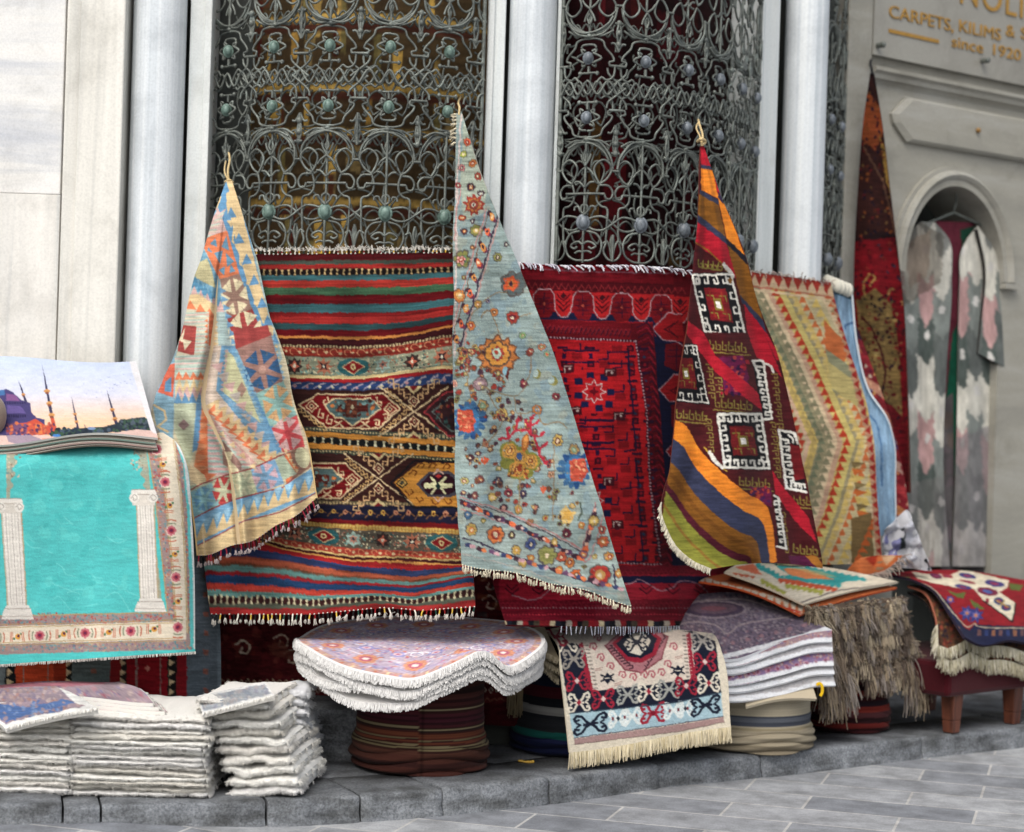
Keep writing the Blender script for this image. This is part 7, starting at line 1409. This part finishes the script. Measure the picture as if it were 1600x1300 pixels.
K, kp_ = quadcloth("orange_teal_kilim", (1132, 893), (1256, 944), (1404, 909), (1182, 876), (7.22, 7.16, 7.66, 7.66), c, "cream kilim with orange and teal zigzags, top of the fringed pile", "kilim", "fringed kilims on the dark red pouf", '#d8ccb4', .008, lambda s, t: -6*np.sin(np.pi*s)*(1-t)-3*np.sin(np.pi*s)*t)
c = Cv(1075, 870, 1420, 975, '#cf6a34', 1.6, 221)
for i in range(14): x = 1090+i*12; y = 914+i*3.2; c.poly([(x, y-14), (x+6, y+14), (x+11, y-12)], '#e2d4bc'); c.poly([(x+2, y+6), (x+8, y+24), (x+12, y+10)], '#b8482c')
c.line([(1090, 912), (1160, 928), (1252, 958)], 3, '#c23a2c'); c.wear(.1)
quadcloth("orange_white_kilim", (1092, 908), (1250, 961), (1402, 918), (1160, 884), (7.20, 7.13, 7.66, 7.68), c, "orange and white kilim, second in the fringed pile", "kilim", "fringed kilims on the dark red pouf", '#c85a34', .008, lambda s, t: -6*np.sin(np.pi*s)*(1-t)-10*np.sin(np.pi*s)*t)
SHAG = ['#7d6d5c', '#94846f', '#a3937c', '#66594e', '#8a8078', '#b0a28a', '#5a4c42']
rg = np.random.default_rng(31)
labs = ["third", "fourth", "fifth", "sixth", "seventh", "lowest"]
for k in range(6):
    y0 = 952+k*19; a_, b_ = (1262+k*5.0, y0+4), (1412+k*6.5, y0-14+k*2.5)
    X, Yp, S, T = sheet([(a_[0]-2, a_[1]-7), a_], [(b_[0], b_[1]-6), b_], 1.6); Dq = (7.14+.015*k)*(1-S)+(7.58+.02*k)*S
    cc = Cv(1240, 900, 1470, 1100, '#6f5f52', 1.2, 230+k); cc.speckle((1240, 900, 1470, 1100), 700, ['#8a7a68', '#54483e', '#8c8680', '#9a6a3c', '#6a2a28', '#a89880'], 1.2, 3.2)
    pt = P(X, Yp, Dq); o = cloth("fringed_kilim", pt, cc.at(X, Yp), .012, '#6a5a4c', '#5a4c40'); tag(o, f"brown kilim edge with long knotted fringe, {labs[k]} from the top of the fringed pile", "kilim", "fringed kilims on the dark red pouf")
    nc = 46 if k < 3 else 62; per = 15; N = nc*per                         # the yarns hang in twisted clumps
    tc = np.sort(rg.random(nc)); ts = np.clip(np.repeat(tc, per)+rg.normal(0, .006, N), 0, .999); e = pt[-1]; rt = e[(ts*(len(e)-1)).astype(int)]+rg.normal(0, .003, (N, 3))
    cd = np.array([.15, -.55, -.7])+rg.normal(0, .30 if k < 4 else .18, (nc, 3)); Lc = (.055+.03*rg.random(nc)) if k < 4 else (.05+.06*rg.random(nc)); Lc = Lc*(1+.9*(tc < .24)*(k > 2)+.8*(tc > .84)*(k > 3))
    cc_ = np.array([lin(hx(SHAG[i])) for i in rg.integers(0, len(SHAG), nc)])*rg.uniform(.8, 1.15, (nc, 1)); cl = np.repeat(cc_, per, 0)*rg.uniform(.75, 1.15, (N, 1))
    mb = MB(); mb.strands(rt, np.repeat(cd, per, 0), np.repeat(Lc, per)*rg.uniform(.8, 1.1, N), .0024, cl, 6, .30, rg, .16, .75)
    mb.strands(rt, np.repeat(cd, per, 0)+[0, -.3, .3], .032, .0026, cl, 4, .2, rg, .8, .8)
    for i in range(nc): q = pt[-1][int(tc[i]*(len(e)-1))]; mb.ball(q+(0, -.008, -.006), .009*rg.uniform(.7, 1.3), .009, .010, cc_[i], 5, 7)
    mb.build("fringe", M_YARN, o)
# ================================================================ red bench and the carpets on it
A0 = P(1486, 1144, Yground(1486, 1144)); B0 = P(1581, 1130, Yground(1581, 1130)); bx = (B0-A0)[:2]; bl_ = np.linalg.norm(bx); bx /= bl_; by = np.array([-bx[1], bx[0]])
bench = empty("red_bench", A0+[bx[0]*bl_/2, bx[1]*bl_/2, 0], "low dark red upholstered bench with square wooden legs under the carpets", "bench")
m, n, b = mat_base("dark_wood", .5, .4); f = noise(n, mapped(n, (14, 14, 1.5)), 3, 5); n.links.new(ramp(n, f, [(.3, '#3c2018'), (.7, '#6a3c2a')]), b.inputs["Base Color"]); M_WOOD = m
M_VELV = painted("red_velvet", .9, .1, 120, .15, .3); M_VELV.node_tree.nodes["Principled BSDF"].inputs["Sheen Weight"].default_value = .1
zl = zat(1486, 1085, A0[1]); W2 = .42
def bpt(u, v): return A0[:2]+bx*u+by*v
for u in (0, bl_):
    for v in (0, W2):
        mb = MB(); q = bpt(u, v); h_ = .033
        for (z0, s0), (z1_, s1) in (((STEP, .024), (STEP+.05, .027)), ((STEP+.05, .027), (zl+.02, .034))):
            v8 = [np.r_[q+bx*sx*s+by*sy*s, z] for z, s in ((z0, s0), (z1_, s1)) for sx, sy in ((-1, -1), (1, -1), (1, 1), (-1, 1))]
            mb.add(v8, np.array([[0, 3, 2, 1], [4, 5, 6, 7], [0, 1, 5, 4], [1, 2, 6, 5], [2, 3, 7, 6], [3, 0, 4, 7]]), (1, 1, 1))
        mb.build("leg", M_WOOD, bench, smooth=False, bevel=.004)
mb = MB(); e = .055; v8 = [np.r_[bpt(u, v), z] for z, g_ in ((zl, 0), (.375, .0)) for u, v in ((-e-.05, -e), (bl_+e, -e), (bl_+e, W2+e), (-e-.05, W2+e))]; mb.add(v8, np.array([[0, 3, 2, 1], [4, 5, 6, 7], [0, 1, 5, 4], [1, 2, 6, 5], [2, 3, 7, 6], [3, 0, 4, 7]]), lin(hx('#3f0b13'))); mb.build("seat", M_VELV, bench, smooth=False, bevel=.02)
c = Cv(1370, 875, 1660, 1015, '#8e1420', 1.7, 241); c.Z(1380, 860, 4.482)
c.poly([(-40, 185), (200, 205), (340, 255), (460, 370), (560, 530), (600, 560), (640, 520), (1300, 545), (1300, 700), (500, 700), (-60, 300)], '#1d2140')
for i in range(12): x = 660+i*50; c.rect(x, 555, x+26, 600, ['#6a4a4c', '#2c3a6a', '#8a5a44'][i % 3]); 
for i in range(9): t = i/8.; x, y = 100+t*420, 215+t*t*330; c.dia(x, y, 20, 18, ['#8a4a34', '#2f4a80', '#a06a4c'][i % 3])
c.line(catmull([(-40, 190), (200, 215), (350, 270), (460, 400), (580, 530), (640, 515), (720, 540), (1300, 548)]), 8, '#b8a890'); c.line(catmull([(140, 250), (280, 275), (360, 350), (450, 480), (560, 600)]), 8, '#b8a890')
c.poly([(200, 150), (330, 165), (480, 170), (560, 130), (720, 170), (880, 210), (870, 260), (810, 290), (930, 370), (900, 495), (700, 350), (640, 270), (560, 270), (440, 245), (300, 215), (240, 195)], '#e2d6ba')
for x, y, rx, ry, col in ((370, 180, 46, 16, '#6a2a50'), (590, 178, 60, 18, '#3a3a78'), (780, 232, 70, 22, '#3f3a78'), (730, 288, 76, 26, '#7a2440'), (560, 255, 60, 14, '#3a3a78'), (450, 180, 40, 12, '#a03038'), (810, 355, 36, 26, '#2a3a6a'), (860, 400, 34, 24, '#2a3a6a'), (730, 350, 14, 18, '#8a2a2a'), (590, 220, 60, 10, '#a04048')): c.ell(x, y, rx, ry, col, .2); c.ell(x, y, rx*.5, ry*.45, '#8a3050' if col != '#7a2440' else '#4a5a98', .2)
c.line([(790, 350), (880, 400)], 9, '#b08a40'); c.line([(820, 390), (850, 350)], 7, '#b08a40')
c.line([(930, 370), (905, 500), (700, 350)], 9, '#1c1418')
for pl in ([(440, 275), (520, 300), (580, 295), (560, 340), (520, 330)], [(600, 340), (660, 370), (720, 415), (640, 400)], [(880, 230), (980, 240), (960, 285), (890, 275)], [(120, 180), (190, 190), (180, 205), (110, 200)]): c.poly(pl, '#5f6a30')
for x, y in ((470, 345), (590, 440), (650, 455)): c.star(x, y, 62 if x > 500 else 34, 34 if x > 500 else 18, 7, '#343c80', .2); c.star(x, y, 34 if x > 500 else 16, 16, 6, '#7a6a9a', .1); c.ell(x, y, 10, 10, '#c07a50')
c.T = None; c.Z(); c.wear(.09, (2, 8), .05, .7)
X, Yp, S, T = sheet([(1384, 896), (1432, 907), (1459, 922), (1482, 955), (1508, 1000)], [(1650, 908), (1652, 940), (1652, 975), (1650, 1008)], 1.4, lambda s, t: -10*np.sin(np.pi*np.clip(s*1.25, 0, 1))*(1-t)**2+8*np.sin(6.28*np.clip(s*1.6, 0, 1)-.6)*t**6*(1-s))
D = (8.0-.60*T)*(1-S)+(8.5-.64*T)*S; pt = P(X, Yp, D); o = cloth("red_cream_carpet", pt, c.at(X, Yp), .011, '#2a2230', '#8a8070'); tag(o, "red carpet with a cream medallion and navy border, top carpet on the bench", "carpet", "carpets on the bench")
for k, (yo, lb, seed) in enumerate(((10, "fringed carpet directly beneath the red and cream carpet on the bench", 51), (34, "lowest carpet on the bench with a long cream fringe and black edge", 52))):
    c = Cv(1400, 890, 1670, 1070, '#5a3a28', 1.3, 250+k); c.speckle((1400, 890, 1670, 1070), 900, ['#7a2a20', '#3a2a20', '#8a6a40', '#a04a34', '#2a2030'], 1.5, 4); c.wear(.1)
    X, Yp, S, T = sheet([(1418, 914+k*10), (1445, 925+k*14), (1462, 960+k*16), (1466+k*6, 1000+yo*.8)], [(1656, 930), (1656, 960), (1656, 990), (1654, 1012+yo)], 1.7, lambda s, t: (-18*np.clip(1-np.abs(s-.24)/.16, 0, 1)+6*np.sin(9*s))*t**4)
    D = (7.92-.50*T)*(1-S)+(8.42-.54*T)*S+.012*(k+1); pt = P(X, Yp, D); o = cloth("fringed_carpet", pt, c.at(X, Yp), .010, '#1c1a1c' if k else '#b06a54', '#5a4a3c'); tag(o, lb, "carpet", "carpets on the bench"); fringe(o, pt[-1], (-.05, -.5, -1), .046 if k == 0 else .055, .0021, ['#cfc8b0', '#bfb79c', '#ddd6c2', '#a8a084'], 230, "fringe", seed, .14, .25, 2, 4)
    fringe(o, pt[int(len(pt)*.72):, 0], (-.7, -.5, -.8), .05, .002, ['#cfc8b0', '#bfb79c', '#ddd6c2'], 40, "side_fringe", seed+4, .25, .3, 2, 4)
# ================================================================ robe hanging in the arched doorway
def wallY(px, py): a_, z_ = AZ(px, py); return float(AW(a_, z_)[1])
def robe_pts(L, Rr, off, seed, step=2.0, fold=.02):
    X, Yp, S, T = sheet(L, Rr, step); xs = np.linspace(1380, 1640, 60); wy = np.array([wallY(x, 500) for x in xs]); D = np.interp(X, xs, wy)+off+fold*np.sin(X/9.5+seed)*np.clip(T*2, .2, 1); return X, Yp, P(X, Yp, D)
c = Cv(1390, 320, 1620, 910, '#8b8c86', 1.3, 261)
IC = ['#dcd8ca', '#6f7470', '#c8a09c', '#dcd8ca', '#5a635e', '#8a908a']
for col_i, x0 in enumerate((1402, 1424, 1448, 1472, 1504, 1526, 1548, 1570)):
    y = 330+((col_i*37) % 60); k = col_i
    while y < 900:
        h_ = 52+((k*29) % 38); w_ = 15; cl = IC[(k*2+col_i) % 6]; c.poly([(x0-w_, y), (x0, y+22), (x0+w_, y-4), (x0+w_-2, y+h_), (x0, y+h_+30), (x0-w_+3, y+h_+6)], cl)
        if k % 2 == 0: c.ell(x0, y+h_*.62, 4.5, 8, '#ddd9d2')
        y += h_+6; k += 1
c.poly([(1402, 360), (1440, 345), (1475, 370), (1470, 440), (1410, 480), (1400, 440)], '#4b443a', .45); c.poly([(1415, 380), (1455, 360), (1450, 430), (1420, 450)], '#7a6150', .4)  # shade of the arch painted on the robe's upper left as brown patches
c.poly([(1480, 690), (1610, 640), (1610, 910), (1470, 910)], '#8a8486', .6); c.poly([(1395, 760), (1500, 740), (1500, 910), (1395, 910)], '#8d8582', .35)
c.wear(.10, (14, 4), .03, 2.2)
robe = empty("ikat_robe", P(1480, 880, wallY(1480, 500)+.05), "loose grey, cream and pink ikat robe hanging open in the arched doorway", "robe")
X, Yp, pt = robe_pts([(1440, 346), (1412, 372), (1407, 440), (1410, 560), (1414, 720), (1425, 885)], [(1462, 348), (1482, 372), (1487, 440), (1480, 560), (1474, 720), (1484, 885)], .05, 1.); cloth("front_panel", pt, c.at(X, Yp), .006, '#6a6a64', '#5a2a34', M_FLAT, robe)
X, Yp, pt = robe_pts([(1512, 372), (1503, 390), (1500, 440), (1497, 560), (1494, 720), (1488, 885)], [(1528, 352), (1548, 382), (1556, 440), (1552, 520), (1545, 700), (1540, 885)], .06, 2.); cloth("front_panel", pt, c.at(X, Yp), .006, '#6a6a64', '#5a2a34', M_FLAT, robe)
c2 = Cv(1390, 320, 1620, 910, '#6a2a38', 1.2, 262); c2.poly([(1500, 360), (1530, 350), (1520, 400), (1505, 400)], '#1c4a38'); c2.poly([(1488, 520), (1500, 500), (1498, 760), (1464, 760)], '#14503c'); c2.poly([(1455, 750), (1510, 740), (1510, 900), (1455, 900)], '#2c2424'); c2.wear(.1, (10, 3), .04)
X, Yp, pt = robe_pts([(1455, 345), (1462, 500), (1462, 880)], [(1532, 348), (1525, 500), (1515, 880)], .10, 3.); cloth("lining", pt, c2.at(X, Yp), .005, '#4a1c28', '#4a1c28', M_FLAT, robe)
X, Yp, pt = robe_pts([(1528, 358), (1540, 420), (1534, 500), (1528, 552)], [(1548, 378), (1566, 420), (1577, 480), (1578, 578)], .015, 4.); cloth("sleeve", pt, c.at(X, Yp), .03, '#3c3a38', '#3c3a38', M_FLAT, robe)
X, Yp, pt = robe_pts([(1452, 340), (1448, 352)], [(1532, 336), (1534, 350)], .12, 1.); 
hang = MB(); hang.tube([P(1494, 300, wallY(1494, 500)+.09), P(1494, 318, wallY(1494, 500)+.09), P(1490, 330, wallY(1490, 500)+.09)], .004, 6, lin(hx('#3a3a38'))); hang.tube([P(1442, 352, wallY(1442, 500)+.08), P(1490, 332, wallY(1490, 500)+.09), P(1534, 352, wallY(1534, 500)+.08)], .007, 6, lin(hx('#3a2a20'))); hang.build("hanger", M_IRON, robe)
c = Cv(1380, 600, 1700, 910, '#5d5858', 1.2, 271); c.speckle((1380, 600, 1700, 910), 160, ['#6a5f62', '#57585a', '#665a54', '#706a6a', '#4f4a4c'], 6, 18); c.wear(.12, (30, 8), .02, 3)
X, Yp, pt = robe_pts([(1460, 640), (1470, 760), (1470, 905)], [(1572, 540), (1576, 720), (1580, 905)], .11, 6., 2.2, .012); o = cloth("grey_cloth", pt, c.at(X, Yp), .008, '#5a5654', '#4a4646', M_FLAT); tag(o, "dull grey brown cloth hanging beside and below the ikat robe", "cloth")
# ================================================================ small things by the bench end
c = Cv(1360, 790, 1470, 900, '#c9cad2', 1.4, 281); c.poly([(1382, 838), (1408, 826), (1412, 872), (1384, 874)], '#8f90c0'); c.poly([(1406, 828), (1413, 824), (1416, 866), (1408, 868)], '#20282a'); c.line([(1380, 832), (1420, 806)], 9, '#d8d9de'); c.poly([(1438, 858), (1446, 862), (1454, 892), (1450, 892)], '#2a2c2e'); c.wear(.08)
X, Yp, S, T = sheet([(1382, 828), (1380, 856), (1386, 884)], [(1418, 796), (1432, 830), (1456, 892)], 1.6); pt = P(X, Yp, 7.88+.03*np.sin(X/5.+Yp/9.)+.02*np.sin(Yp/4.)); o = cloth("white_bag", pt, c.at(X, Yp), .004, '#c8c8cc', '#b8b8bc', M_FLAT); tag(o, "crumpled white and lilac bag lying between the kilim pile and bench", "bag")
c = Cv(1330, 850, 1430, 905, '#d0703c', 1.4, 291); c.poly([(1352, 872), (1372, 866), (1366, 886)], '#a8361f'); c.poly([(1376, 868), (1400, 866), (1386, 884)], '#e0b890'); c.wear(.1)
X, Yp, S, T = sheet([(1322, 892), (1338, 876), (1368, 868)], [(1345, 900), (1380, 892), (1412, 868)], 1.6); pt = P(X, Yp, 7.70+.02*np.sin(X/8.)); o = cloth("orange_rug_corner", pt, c.at(X, Yp), .006, '#c87a50', '#8a6a50', M_FLAT); tag(o, "orange rug corner turned up behind the fringed kilim pile", "rug"); fringe(o, pt[:, -1], (.8, -.4, -.2), .05, .003, ['#8f8078', '#a09088', '#b8a89c'], 24, "fringe", 61, .4, .2, 2, 4)
